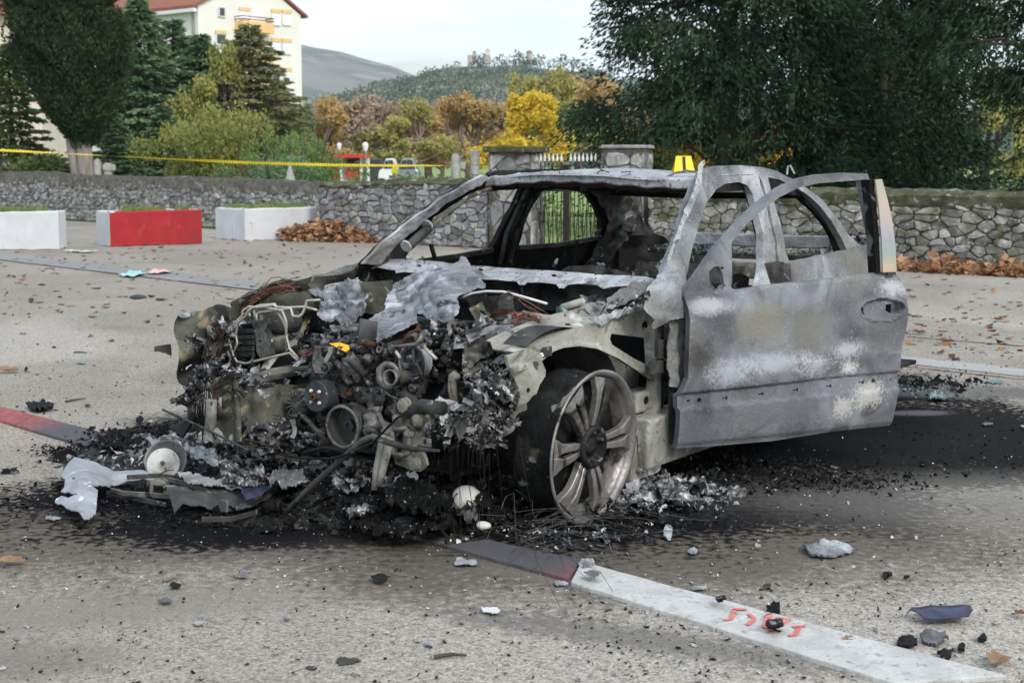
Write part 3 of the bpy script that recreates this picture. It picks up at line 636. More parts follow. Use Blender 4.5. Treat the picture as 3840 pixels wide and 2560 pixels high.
# loggia recess and balcony
par(MB().quadbox(onf('A4', 860, 175), onf('A4', 1060, 190), onf('A4', 1060, 40), onf('A4', 860, 12), nf*.03).build('loggia_back', M['plaster_w'], None), bl)
for y0 in (0, 242, 484):
    a, b, c, d = onf('A4', 850, 265+y0), onf('A4', 1112, 292+y0), onf('A4', 1112, 205+y0), onf('A4', 850, 178+y0)
    r = MB().quadbox(a, b, c, d, nf*1.2).build('balcony', M['lintel'], None); par(r, bl)
    rr_ = MB()
    for z in (.15, .4): rr_.tube([d+Vector((0, 0, z)), d+nf*1.2+Vector((0, 0, z)), c+nf*1.2+Vector((0, 0, z)), c+Vector((0, 0, z))], .05, 5)
    o = rr_.build('railing', M['rail'], None); o.parent = r
# second building, pinkish, far left
pb = WY('S', 165, 607, 105); pb.z = 0
b2 = empty('apartment_building', pb, 'pinkish block behind the cypress at the left edge', 'building'); zt = WY('S', 100, 60, 105).z
par(MB().box((pb.x-14, pb.y+6, zt/2-1), (28, 12, zt+2)).build('wall', M['plaster_p'], None), b2)
par(MB().prism([(pb.x+.8, pb.y-.8, zt), (pb.x+.8, pb.y+12.8, zt), (pb.x+.8, pb.y+6, zt+3)], (-30, 0, 0)).build('roof', M['rooftile'], None), b2)
for i in range(5):
    for j in range(3):
        par(MB().box((pb.x-4-i*5, pb.y-.05, 2+j*3.2), (1.4, .2, 1.5)).build('window', M['shutter'], None), b2)
# ================================================================ hills
def hill(name, ridge, Dr, Df, m, amp, seed, back=400, nx=130, ny=26, dips=None):
    rows = []; us = np.linspace(ridge[0][0], ridge[-1][0], nx); vv = np.interp(us, [r[0] for r in ridge], [r[1] for r in ridge])
    for j in range(ny+1):
        t = j/ny; r = []
        for u, v in zip(us, vv):
            top = WY('D', u, v, Dr); dirx = top.x/Dr
            if t <= .8: k = t/.8; Y = Df+(Dr-Df)*k; z = top.z*(Y/Dr)*(math.sin(k*math.pi/2)**1.15)
            else: k = (t-.8)/.2; Y = Dr+back*k; z = top.z*(1-k)**1.2*1.0
            n = noise.fractal(Vector((dirx*9+seed, Y/Dr*5, seed)), 1, 2, 5)*amp*(1 if t < .75 else .3)*min(1, t*4)
            r.append(Vector((dirx*Y, Y, max(-1, z+n-1))))
        rows.append(r)
    o = MB().strip(rows).build(name, m, None, True); o['kind'] = 'structure'; return rows
M['mountain'] = mat('bare_mountain', [(.13, .125, .12), (.17, .165, .15), (.21, .195, .17)], .004, 9, .95, bump=0, second=[((.09, .11, .09), .006, .5, .6, 8), ((.26, .24, .20), .012, .56, .64, 8)])
M['hillrock'] = mat('wooded_hill_ground', [(.05, .07, .055), (.10, .11, .09)], .03, 8, .95, bump=0, second=[((.25, .235, .21), .035, .54, .60, 8)])
hill('mountain', [(-400, 60), (150, 20), (290, -6), (330, -4), (372, 12), (480, 40), (600, 75), (690, 100), (745, 113), (790, 122), (850, 138), (905, 152), (965, 176), (1010, 200), (1100, 240), (1300, 300), (1700, 330)], 2300, 1200, M['mountain'], 9, 3, back=200)
HR = [(560, 290), (700, 240), (790, 215), (850, 200), (900, 190), (945, 180), (975, 165), (1010, 157), (1060, 150), (1100, 148), (1200, 148), (1260, 154), (1320, 160), (1380, 168), (1440, 185), (1600, 200), (1800, 230), (2200, 270), (2500, 290)]
rows = hill('hill', HR, 720, 330, M['hillrock'], 3, 8, back=120, nx=160, ny=30)
# trees of the far wood as one mass of leaf clumps
M['farwood'] = leafmat('hazed_pine_leaf', [(.035, .065, .05), (.06, .10, .075), (.10, .145, .09), (.17, .18, .10)], .1, .3, .02)  # bluish fade of distance mixed into the leaf colours
cl = []; kk = random.Random(5)
for _ in range(6500):
    i = kk.randrange(2, 24); j = kk.randrange(0, len(rows[0])-1); p = rows[i][j].lerp(rows[i+1][j+1], kk.random())
    ru = p.x/p.y*3270+1176; t = (i-2)/22
    if t > .97: continue
    if ru < 955 and t > .93: continue
    if 955 < ru < 1330 and t > .80 and kk.random() < .85: continue
    if kk.random() < .12: continue
    cl.append((p-Vector((0, 0, 1)), kk.uniform(1.4, 2.7)))
for u, v0, v1 in ((1083, 146, 128), (1092, 146, 126), (1100, 146, 128), (1108, 146, 124), (1116, 146, 127), (1126, 146, 131), (1139, 147, 130), (1150, 147, 126), (1156, 147, 133), (1166, 147, 134), (1176, 147, 126), (1186, 147, 121), (1196, 148, 124), (1206, 148, 132), (1218, 148, 130),
                  (1232, 149, 128), (1240, 149, 126), (1254, 150, 136), (1266, 152, 134), (1280, 153, 132), (1292, 154, 130), (1304, 155, 133), (1316, 156, 134), (1328, 157, 138), (1342, 159, 142), (1356, 161, 148), (1370, 163, 150), (1386, 168, 154), (912, 190, 176), (925, 186, 174), (940, 182, 172), (960, 172, 162), (968, 170, 160), (982, 166, 160)):
    p = WY('D', u, v1+4, 715); cl.append((Vector((p.x, p.y, p.z-2.5)), (v0-v1)*.105)); cl.append((Vector((p.x+1, p.y, p.z-3.2)), (v0-v1)*.10))
Ps, Ds, Ls = [], [], []
for p, r in cl:
    n = 22; d = RG.normal(size=(n, 3)); d /= np.linalg.norm(d, axis=1, keepdims=True); Ps.append(np.array([p.x, p.y, p.z+r*.6])+d*np.array([r*.85, r*.85, r])*RG.uniform(.6, 1, (n, 1))); Ds.append(d+RG.normal(size=(n, 3))*.5); Ls.append(np.full(n, r*.55))
V, F = leaves(np.concatenate(Ps), np.concatenate(Ds), np.concatenate(Ls), np.concatenate(Ls)*.8)
o = link_mesh('hillside_wood', fast_mesh('hillside_wood', V, F), M['farwood']); o['kind'] = 'stuff'
# hilltop church: domed church, bell tower, rotunda
ch = WY('D', 1120, 148, 716)
church = empty('hilltop_church', ch, 'small domed stone church with an open bell tower on the hilltop', 'church')
M['chstone'] = mat('church_stone', [(.36, .31, .26), (.46, .40, .34)], .3, 4, .9, bump=0)
M['dome'] = mat('church_dome', [(.16, .17, .17), (.2, .21, .21)], .3, 3, .7, bump=0)
def pt(u, v): return WY('A2', u, v, 716)
def cyl_px(name, m, u0, u1, v0, v1, root, prof=None, n=12):
    a, b = pt(u0, v1), pt(u1, v0); r = (b.x-a.x)/2; c = Vector(((a.x+b.x)/2, 716, a.z)); h = b.z-a.z
    pr = [(h*p, r*q) for p, q in (prof or [(0, 1), (1, 1)])]; par(MB().lathe(pr, c, (0, 0, 1), n).build(name, m, None), root)
a, b = pt(180, 290), pt(240, 200); par(MB().box(((a.x+b.x)/2, 716, (a.z+b.z)/2-1), (b.x-a.x, 9, b.z-a.z+2)).build('nave', M['chstone'], None), church)
cyl_px('drum', M['chstone'], 244, 290, 158, 250, church); cyl_px('dome', M['dome'], 240, 292, 138, 160, church, [(0, 1), (.5, .85), (.9, .4), (1, .03)])
a, b = pt(408, 300), pt(462, 195); par(MB().box(((a.x+b.x)/2, 716, (a.z+b.z)/2), (b.x-a.x, 5, b.z-a.z)).build('bell_tower', M['chstone'], None), church)
for x0, x1 in ((408, 417), (431, 440), (453, 462)):
    a, b = pt(x0, 195), pt(x1, 132)
    for yy in (714, 718): par(MB().box(((a.x+b.x)/2, yy, (a.z+b.z)/2), (b.x-a.x, .9, b.z-a.z)).build('column', M['chstone'], None), church)
cyl_px('tower_roof', M['rooftile'], 398, 472, 115, 132, church, [(0, 1), (1, .05)], 4)
rot = empty('rotunda', WY('D', 1217, 148, 716), 'round tower with red conical roof on the hilltop', 'tower')
cyl_px('wall', M['chstone'], 918, 996, 152, 260, rot); cyl_px('roof', M['rooftile'], 905, 1008, 132, 154, rot, [(0, 1), (1, .04)])
a, b = pt(830, 300), pt(1060, 240); par(MB().box(((a.x+b.x)/2, 722, (a.z+b.z)/2-.5), (b.x-a.x, 6, b.z-a.z)).build('annex', M['chstone'], None), rot)
tw = empty('terrace_wall', WY('D', 1210, 152, 708), 'pale stone terrace wall under the hilltop church', 'wall'); a, b = WY('A2', 640, 345, 706), WY('A2', 1000, 300, 706)
par(MB().box(((a.x+b.x)/2, 706, (a.z+b.z)/2-.6), (b.x-a.x, 2, b.z-a.z)).build('masonry', M['chstone'], None), tw)
# ================================================================ trees
def limb_tree(mb, p, d, ln, r, depth, rr, ends, spread=.55, up=.15, kids=3):
    q = p+d*ln; mid = p+d*ln*.5+Vector((rr.uniform(-1, 1), rr.uniform(-1, 1), 0))*ln*.05
    mb.tube([p, mid, q], [r, r*.85, r*.68], 6 if depth > 1 else 4, False)
    if depth == 0: ends.append((p, q)); return
    for k in range(kids if depth > 1 else 4):
        a = rr.uniform(0, 6.283); s = rr.uniform(.6, 1.2)*spread
        dd = (d+Vector((math.cos(a)*s, math.sin(a)*s, up*rr.uniform(-.3, 1)))).normalized()
        st = p.lerp(q, rr.uniform(.55, 1.0)) if k else q
        limb_tree(mb, st, dd, ln*rr.uniform(.62, .85), r*.6, depth-1, rr, ends, spread, up, kids)
def decid_mesh(seed, H, spread, nleaf, lsz, ltop=1.0):
    rr = random.Random(seed); mb = MB(); ends = []
    limb_tree(mb, Vector((0, 0, 0)), Vector((0, 0, 1)), H*.20, H*.020, 5, rr, ends, spread, .02)
    for q in range(5): limb_tree(mb, Vector((0, 0, H*(.10+.03*q))), Vector((math.cos(q*2.4), math.sin(q*2.4), .35)).normalized(), H*.14, H*.010, 3, rr, ends, spread*1.1, -.05)
    tm = mb.mesh('trunk', True, False); P, D = [], []
    g = np.random.default_rng(seed)
    A_ = np.array([tuple(e[0]) for e in ends]); B_ = np.array([tuple(e[1]) for e in ends])
    k = g.integers(0, len(ends), nleaf); t = g.random((nleaf, 1))*1.15; P = A_[k]+(B_[k]-A_[k])*t+g.normal(size=(nleaf, 3))*H*.014
    D = g.normal(size=(nleaf, 3)); D[:, 2] -= .4
    V, F = leaves(P, D, lsz*g.uniform(.6, 1.2, nleaf), lsz*.7, g); return tm, fast_mesh('crown', V, F), max(e[1].z for e in ends), ends
def place_tree(label, name, meshes, u, Y, vtop, mleaf, mtrunk, wscale, group, rz=0, cat='tree'):
    tm, cm, H, _ = meshes; x = WY('D', u, 372, Y).x; h = WY('D', u, vtop, Y).z; r = empty(name, (x, Y, -.02), label, cat, group, rz)
    s = h/H; r.scale = (s*wscale, s*wscale, s)
    a = link_mesh('trunk', tm, None, r); b = link_mesh('crown', cm, None, r)
    for o, mm in ((a, mtrunk), (b, mleaf)):
        if not o.data.materials: o.data.materials.append(None)
        o.material_slots[0].link = 'OBJECT'; o.material_slots[0].material = mm
    return r
DA = decid_mesh(1, 9, .55, 15000, .19); DB = decid_mesh(2, 9, .66, 16000, .18); DS = decid_mesh(3, 9, .60, 5200, .17); DF = decid_mesh(4, 9, .50, 26000, .20)
AG = 'autumn trees beyond the graveyard'
for lab, me, u, Y, vt, ml, ws, rz in (
    ('orange brown slender tree just right of the apartment block', DA, 742, 70, 225, 'aut_orange', 1.0, .3),
    ('nearly bare brown tree above the red and white kiosk', DS, 838, 74, 215, 'aut_brown', 1.25, 1.1),
    ('thin bare tree between the kiosk tree and the olive tree', DS, 792, 84, 238, 'aut_brown', .9, 2.6),
    ('olive yellow tree above the parked cars', DA, 945, 72, 225, 'aut_olive', 1.1, 2.0),
    ('reddish brown half bare tree left of the bright yellow one', DB, 1078, 76, 212, 'aut_orange', 1.1, 2.9),
    ('brown thin tree with few yellow leaves behind the domed gravestone', DS, 1015, 84, 240, 'aut_orange', .9, 4.0),
    ('bright yellow autumn tree above the left gate pillar', DF, 1186, 68, 215, 'aut_yellow', .95, 3.7),
    ('tall olive yellow tree between the yellow one and the big cedar', DB, 1288, 74, 155, 'aut_olive', .80, 4.4),
    ('half bare tall tree touching the big cedar', DS, 1358, 80, 165, 'aut_orange', .9, 5.2)):
    place_tree(lab, 'autumn_tree', me, u, Y, vt, M[ml], M['twig'], ws, AG, rz)
far_labs = ['faded brown tree nearest the apartment block in the far row', 'faded brown tree behind the kiosk in the far row', 'faded brown tree behind the dark parked car', 'faded orange brown tree behind the white parked car', 'faded brown tree behind the silver blue parked car', 'faded brown tree behind the round topped gravestone', 'faded brown tree behind the left gate pillar',
    'faded brown tree behind the white spear heads of the gate', 'faded orange tree at the cedar end of the far row', 'faded brown tree half behind the left edge of the largest cedar', 'olive tree glimpsed through the left part of the largest cedar', 'yellow tree glimpsed behind the roof marker', 'yellow tree glimpsed behind the left car pillar through the cedars', 'dense yellow tree glimpsed behind the ajar door through the cedars', 'low olive yellow tree glimpsed under the largest cedar', 'olive tree glimpsed between the middle cedars', 'olive tree glimpsed near the rightmost cedar trunk']
for i, (u, Y, vt, me, ml) in enumerate(((715, 105, 250, DS, 'aut_brown'), (770, 110, 240, DS, 'aut_brown'), (868, 108, 238, DS, 'aut_brown'), (905, 112, 236, DS, 'aut_orange'), (985, 108, 236, DS, 'aut_brown'), (1045, 112, 230, DS, 'aut_brown'), (1130, 108, 230, DS, 'aut_brown'), (1232, 110, 232, DS, 'aut_brown'), (1330, 112, 225, DS, 'aut_orange'), (1400, 100, 240, DS, 'aut_brown'), (1480, 100, 260, DA, 'aut_olive'), (1580, 96, 280, DA, 'aut_yellow'), (1760, 98, 285, DA, 'aut_yellow'), (1860, 96, 290, DF, 'aut_yellow'), (1690, 98, 300, DA, 'aut_olive'), (1960, 100, 270, DA, 'aut_olive'), (2080, 100, 280, DA, 'aut_olive'))):
    place_tree(far_labs[i], 'background_tree', me, u, Y, vt, M[ml], M['twig'], 1.5, 'far row of brown trees' if u < 1450 else 'yellow trees behind the cedars', i*1.7)
place_tree('yellow green tree with a dark trunk at the right edge', 'autumn_tree', DB, 2268, 44, 150, M['aut_olive'], M['bark'], .85, AG, .9)
place_tree('sparse yellow tree cut by the right edge', 'autumn_tree', DA, 2372, 50, 200, M['aut_olive'], M['bark'], .9, AG, 3.9)
place_tree('thin yellow green tree in front of the apartment block', 'tree', DA, 510, 40, 100, M['bush'], M['twig'], .62, 'conifers between the wall and the apartment block', 2.0)
# shrubs
def shrub_mesh(seed, nleaf, lsz):
    g = np.random.default_rng(seed); rr = random.Random(seed); mb = MB()
    for k in range(9): a = rr.uniform(0, 6.28); mb.tube([(0, 0, 0), (math.cos(a)*.25, math.sin(a)*.25, .5), (math.cos(a)*.45, math.sin(a)*.45, .95)], [.02, .014, .006], 5)
    nc = 34; C = g.normal(size=(nc, 3))*np.array([.24, .24, .22])+np.array([0, 0, .55]); C[:, 2] = np.clip(C[:, 2], .08, .95)
    k = g.integers(0, nc, nleaf); d = g.normal(size=(nleaf, 3)); d /= np.linalg.norm(d, axis=1, keepdims=True); P = C[k]+d*g.uniform(.05, .17, (nleaf, 1)); D = d+g.normal(size=(nleaf, 3))*.7+np.array([0, 0, .3])
    V, F = leaves(P, D, lsz*g.uniform(.6, 1.3, nleaf), lsz*.55, g); return mb.mesh('trunk'), fast_mesh('crown', V, F), 1.0, None
SA = shrub_mesh(1, 7000, .05); SB = shrub_mesh(2, 7000, .045)
for lab, me, u, Y, vt, ml, ws in (
    ('lower yellow bush between the spruces', SB, 448, 35, 300, 'bush', .9),
    ('leafy yellow bush under the apartment windows', SB, 530, 34.5, 262, 'bush', .72), ('green shrub right of the olive coloured conifer', SA, 712, 34, 300, 'shrub', .75),
    ('broad green shrub left of the kiosk', SB, 662, 33, 318, 'shrub', .7), ('low bushy shrub behind the wall near the gravestones', SA, 1010, 27, 384, 'shrub', 2.6),
    ('bright yellow shrub behind the right gate pillar', SB, 1508, 26, 348, 'aut_yellow', 1.2), ('low dark shrub beneath the cypress', SA, 110, 36, 335, 'spruce_yellow', 2.0), ('low hedge at the right edge above the wall', SB, 2310, 30, 408, 'cypress', 3.6),
    ('small blue green shrub behind the cone topped gravestone', SB, 636, 31, 368, 'spruce', 1.4)):
    place_tree(lab, 'shrub', me, u, Y, vt, M[ml], M['bark'], ws, 'bushes behind the wall', rnd.random()*6, 'shrub')
# conifers
def spruce_mesh(seed, H=6.0, R=1.6, nb=170, per=150, lf=.19, droop=.30, pw=.8, low=.03):
    g = np.random.default_rng(seed); mb = MB(); mb.tube([(0, 0, 0), (0, 0, H*.5), (0, 0, H)], [.12, .07, .008], 7); P, D = [], []
    for b in range(nb):
        t = low+(1-low)*(b/nb)**1.0; z = t*H; r = R*(1-t)**pw*g.choice((.55, .8, 1.0, 1.25))+.05; a = b*2.4+g.uniform(-.3, .3)
        ca, sa = math.cos(a), math.sin(a); tipz = z-droop*r+r*.12
        mb.tube([(0, 0, z), (ca*r*.5, sa*r*.5, z-droop*r*.35), (ca*r, sa*r, tipz)], [.02, .012, .004], 4, False)
        n = int(per*(.25+r/R)); s = np.sqrt(g.random(n)); side = g.normal(size=n)*(.20*r+.03)*(1.15-s)
        x = s*r; P.append(np.stack([ca*x-sa*side, sa*x+ca*side, z+(-droop*s*r+.12*r*s*s)-np.abs(side)*.25-g.random(n)*.07], 1))
        dd = np.stack([ca-sa*np.sign(side)*.8, sa+ca*np.sign(side)*.8, np.full(n, -.35)], 1)+g.normal(size=(n, 3))*.35; D.append(dd)
    P, D = np.concatenate(P), np.concatenate(D); V, F = leaves(P, D, lf*g.uniform(.6, 1.2, len(P)), lf*.42, g)
    return mb.mesh('trunk', True, False), fast_mesh('crown', V, F), H, None
C1 = spruce_mesh(1); C2 = spruce_mesh(2, nb=120, R=1.5, droop=.25); C3 = spruce_mesh(3, nb=170, R=1.9, lf=.15, droop=.3, pw=.6, per=190)
CG = 'conifers between the wall and the apartment block'
for lab, me, u, Y, vt, ml, ws in (
    ('yellow green spruce at the left edge behind the tape', C2, 30, 39, 95, 'spruce_yellow', 1.35), ('tall dark green spruce right beside the cypress', C1, 330, 44, -12, 'spruce', 1.35),
    ('pointed green spruce second from the cypress', C2, 405, 46, 40, 'spruce', 1.6), ('slim green spruce third from the cypress', C1, 468, 45, 75, 'spruce', 1.6),
    ('broad olive brown conifer in front of the apartment balconies', C3, 578, 41, 50, 'olive_cedar', 1.4), ('slender dark conifer at the right corner of the apartment block', C2, 708, 60, 235, 'spruce', .9),
    ('short green conifer just behind the wall near the cypress', C1, 268, 37, 255, 'spruce', 1.7), ('low green conifer filling the gap under the spruces', C2, 378, 38, 235, 'spruce', 1.9),
    ('squat olive conifer half hidden behind the yellow bush', C3, 640, 43, 185, 'olive_cedar', 1.7)):
    place_tree(lab, 'conifer', me, u, Y, vt, M[ml], M['bark'], ws, CG, rnd.random()*6)
# cypress: upright sprays in overlapping plumes
g = np.random.default_rng(77)
zs = np.array([1.9, 2.2, 2.6, 3.1, 3.7, 4.4, 5.4, 6.6, 7.6, 8.6, 9.4]); rs = np.array([.02, .25, .62, .95, 1.20, 1.30, 1.32, 1.25, 1.05, .6, .1])
nc = 560; z = g.uniform(1.95, 9.3, nc); r = np.interp(z, zs, rs); a = g.uniform(0, 2*np.pi, nc); rr_ = r*g.uniform(.62, .93, nc)
C = np.stack([np.cos(a)*rr_-(z-1.9)*.10+.03, np.sin(a)*rr_, z], 1); nl = 240
k = np.repeat(np.arange(nc), nl); h = g.random(len(k)); cr = (.24+.07*g.random(nc))[k]*np.sin(np.clip(h, 0.02, 1)*np.pi)**.6
b = g.uniform(0, 2*np.pi, len(k)); P = C[k]+np.stack([np.cos(b)*cr+np.cos(a[k])*.14*h, np.sin(b)*cr+np.sin(a[k])*.14*h, (h-.5)*.85], 1)+g.normal(size=(len(k), 3))*.02
D = np.stack([np.cos(b)*.5+np.cos(a[k])*.2, np.sin(b)*.5+np.sin(a[k])*.2, np.full(len(k), .9)], 1)+g.normal(size=(len(k), 3))*.35
V, F = leaves(P, D, g.uniform(.06, .13, len(P)), .046, g)
cyx = WY('D', 192, 372, 34).x; cyp = empty('cypress_tree', (cyx, 34, 0), 'big dark cypress with a bare pale double trunk behind the wall', 'tree')
link_mesh('crown', fast_mesh('crown', V, F), M['cypress'], cyp)
MB().tube([(-.18, 0, 0), (-.20, 0, 1.0), (-.30, 0, 1.9), (-.5, 0, 3.5)], [.13, .12, .11, .07], 9).tube([(.10, 0, 0), (.06, 0, 1.0), (-.02, 0, 2.2), (-.2, 0, 6)], [.22, .20, .17, .06], 10).build('trunk', M['bark_pale'], cyp, True)
# cedars on the right: drooping sprays on spreading limbs
def cedar(label, u, Y, prof, seed, ncl, nl, extra=()):
    g = np.random.default_rng(seed); rr = random.Random(seed); x0 = WY('D', u, 372, Y).x; root = empty('cedar_tree', (x0, Y, 0), label, 'tree', 'dark cedars behind the right wall')
    zs = [p[0] for p in prof]; rs_ = [p[1]-.32 for p in prof]; mb = MB(); top = zs[-1]
    for k in range(3): a_ = k*2.1+seed; mb.tube([(math.cos(a_)*.25, math.sin(a_)*.2, 0), (math.cos(a_)*.35, math.sin(a_)*.3, 2.2), (math.cos(a_)*.3, math.sin(a_)*.3, top*.9)], [.14, .10, .03], 8, False)
    Ps, Ds = [], []
    for c in range(ncl):
        z = rr.uniform(zs[0], top); R = np.interp(z, zs, rs_); a_ = rr.uniform(0, 6.283); f = rr.uniform(.30, 1)**.55; r = R*f
        cx_, cy_ = math.cos(a_)*r, math.sin(a_)*r*.8
        if c % 3 == 0: mb.tube([(math.cos(a_)*.2, math.sin(a_)*.2, z-r*.2), (cx_*.5, cy_*.5, z+.08), (cx_, cy_, z)], [.045, .03, .01], 5, False)
        s = rr.uniform(.34, .74); n = int(nl*rr.uniform(.7, 1.3)); dr = g.normal(size=(n, 3))*np.array([s*.75, s*.75, s*.13])
        # sprays hang from the outside of the limb
        rad = np.hypot(dr[:, 0], dr[:, 1]); dr[:, 2] -= rad*rad*.9/s
        strand = g.integers(0, 20, n); so = g.normal(size=(20, 2))*s*.5; hang = g.random(n)
        use = g.random(n) < .6; dr[use, 0] = so[strand[use], 0]+g.normal(size=use.sum())*.022; dr[use, 1] = so[strand[use], 1]+g.normal(size=use.sum())*.022; dr[use, 2] = .08-hang[use]*s*.8-np.hypot(so[strand[use], 0], so[strand[use], 1])*.35
        Ps.append(dr+np.array([cx_, cy_, z])); d = np.stack([dr[:, 0], dr[:, 1], np.full(n, -.55)], 1)+g.normal(size=(n, 3))*.25; d[:, 0] += math.cos(a_)*.3; Ds.append(d)
    P, D = np.concatenate(Ps), np.concatenate(Ds); V, F = leaves(P, D, g.uniform(.06, .15, len(P)), .040, g)
    link_mesh('crown', fast_mesh('crown', V, F), M['cedar'], root); mb.build('trunk', M['bark'], root, True); return root
cedar('largest dark cedar, its left side against the sky', 1690, 26, [(.4, 2.2), (1.0, 2.6), (1.5, 2.9), (2.0, 3.1), (2.45, 3.45), (2.75, 2.6), (3.0, 2.45), (3.4, 2.95), (3.8, 2.6), (4.2, 2.5), (5, 2.2), (6.5, 1.6), (8, .3)], 31, 430, 340)
cedar('dark cedar in the middle of the right hand group', 2010, 27.5, [(.3, 1.7), (1.2, 1.8), (2.4, 1.7), (3.6, 1.8), (5, 1.6), (7, .9), (8, .2)], 32, 230, 340)
cedar('low hanging dark cedar whose branches enter at the top right', 2420, 22, [(2.25, .2), (2.5, 1.1), (3.0, 1.9), (3.6, 2.3), (5, 2.2), (7, .6)], 33, 120, 340)
cedar('dark cedar just left of the yellow tree at the right', 2150, 28.5, [(.2, .9), (1.4, 1.0), (2.6, .9), (3.6, 1.0), (4.6, .9), (6, .3)], 34, 90, 340)
# ================================================================ kiosk and parked cars far behind
M['white_p'] = mat('white_panel', [(.68, .68, .70), (.76, .76, .78)], 1, 3, .6, bump=0); M['red_p'] = mat('red_panel', [(.50, .03, .03), (.60, .05, .04)], 1, 3, .6, bump=0)
kY = 52; a = WY('A1', 130, 300, kY); b = WY('A1', 370, 150, kY)
ki = empty('kiosk', ((a.x+b.x)/2, kY, 0), 'red and white market kiosk seen over the wall', 'kiosk'); KW = b.x-a.x; KH = b.z
def kb(n, x0, x1, y0, y1, m, yy=0.0, d=.12):
    p, q = WY('A1', x0, y1, kY), WY('A1', x1, y0, kY); par(MB().box(((p.x+q.x)/2, kY+yy, (p.z+q.z)/2), (q.x-p.x, d, q.z-p.z)).build(n, m, None), ki)
kb('back_wall', 180, 372, 160, 345, M['white_p'], 1.2, 2.0); kb('awning', 190, 385, 140, 160, M['red_p'], .6, 2.4)
kb('window', 262, 340, 170, 205, M['glass'], .1, .2); kb('red_panel', 345, 352, 165, 215, M['red_p'], .1, .25); kb('red_panel', 258, 345, 228, 292, M['red_p'], .1, .22); kb('red_panel', 190, 222, 230, 245, M['red_p'], .1, .22)
kb('red_panel', 180, 222, 262, 305, M['red_p'], .1, .24); kb('red_panel', 182, 220, 168, 196, M['red_p'], .1, .22); kb('post', 222, 232, 160, 345, M['white_p'], -.1, .1); kb('post', 352, 364, 160, 345, M['white_p'], -.1, .1); kb('red_panel', 128, 145, 272, 300, M['red_p'], .0, .2)
def far_car(label, u0, u1, Y, mbody, group='cars parked beyond the graveyard', van=False):
    x0, x1 = WY('D', u0, 372, Y).x, WY('D', u1, 372, Y).x; Ln = x1-x0; root = empty('parked_car', ((x0+x1)/2, Y, 0), label, 'car', group); k = Ln/4.4
    pr = [(-2.2, .35), (-2.18, .75), (-1.9, .95), (-1.1, 1.0), (-.5, 1.42), (1.2, 1.45), (1.85, 1.0), (2.15, .92), (2.2, .4)]
    MB().prism([(x*k, -.8, z) for x, z in pr], (0, 1.6, 0)).build('body', mbody, root, bevel=.05)
    MB().prism([(x*k, -.815, z) for x, z in [(-.95, 1.0), (-.45, 1.36), (.25, 1.38), (.25, 1.0)]], (0, .03, 0)).build('window', M['glass'], root)
    MB().prism([(x*k, -.815, z) for x, z in [(.32, 1.0), (.32, 1.38), (1.15, 1.39), (1.65, 1.0)]], (0, .03, 0)).build('window', M['glass'], root)
    for x in (-1.4, 1.4): MB().lathe([(0, .02), (0, .30), (.18, .30), (.18, .02)], (x*k, -.84, .30), (0, 1, 0), 14).build('wheel', M['iron'], root)
M['car_grey'] = mat('silver_blue_paint', [(.24, .28, .33), (.28, .32, .37)], 1, 3, .25, .4, bump=0, spec=.6); M['car_white'] = mat('white_car_paint', [(.70, .71, .72), (.75, .76, .77)], 1, 3, .3, bump=0); M['car_dark'] = mat('dark_car_paint', [(.04, .045, .05), (.06, .065, .07)], 1, 3, .3, bump=0)
far_car('dark parked car left of the white one', 836, 888, 66, M['car_dark']); far_car('white parked car behind the wall', 872, 916, 63, M['car_white']); far_car('silver blue parked car right of the white one', 903, 964, 60, M['car_grey'])
fl = WY('D', 905, 390, 57); tag(MB().tube([(fl.x, 57, 0), (fl.x, 57, fl.z)], .03, 6).build('flag_pole', M['iron']), 'short pole with a yellow cloth between the parked cars', 'pole')
par(MB().prism([(fl.x-.12, 56.95, fl.z-.1), (fl.x+.16, 56.95, fl.z-.25), (fl.x+.14, 56.95, fl.z+.12), (fl.x, 56.95, fl.z+.3)], (0, .05, 0)).build('yellow_cloth', M['tape'], None), bpy.data.objects['flag_pole'])
bpy.data.objects['yellow_cloth'].matrix_parent_inverse = Matrix.Identity(4)
def lamp(label, u, vt, Y):
    p = WY('D', u, vt, Y); r = empty('street_lamp', (p.x, Y, 0), label, 'street lamp', 'old street lamps'); MB().tube([(0, 0, 0), (0, 0, p.z-.4)], [.07, .045], 8).build('post', M['pipe'], r)
    MB().lathe([(p.z-.35, .03), (p.z-.3, .07), (p.z-.12, .11), (p.z-.08, .11), (p.z, .05)], (0, 0, 0), (0, 0, 1), 8).build('lantern', M['white_p'], r)
lamp('lamp post standing beside the kiosk', 839, 327, 52); lamp('farther lamp post above the kiosk', 779, 328, 66)
# ================================================================ leaf heaps and fallen leaves
M['fallen_d'] = leafmat('trodden_leaf', [(.05, .03, .02), (.12, .06, .035), (.22, .11, .06), (.30, .18, .10)], .05, .8, 3)
def leaf_heap(name, P, sz, m, seed, label=None, flat=None):
    g = np.random.default_rng(seed); n = len(P); D = g.normal(size=(n, 3)); D[:, 2] *= .45 if flat is None else .12; V, F = leaves(np.asarray(P), D, sz*g.uniform(.6, 1.3, n), sz*.75, g, bend=.18, flat=flat)
    o = link_mesh(name, fast_mesh(name, V, F), m); o['kind'] = 'stuff'
    if label: o['label'] = label
    return o
P = []
for _ in range(2300):
    t = rnd.random()**.8; b = W('D', 640+370*t, 555+5*t); hgt = .30*max(0, 1-abs(t-.28)*1.7)+.05; q = rnd.random()
    P.append((b.x+rnd.gauss(0, .05), b.y+q*(.9-.3*t), max(.01, hgt*math.sin(q*2.6)*rnd.random()**.4)))
leaf_heap('leaf_heap', P, .13, M['fallen'], 1, flat=.9)
P = []
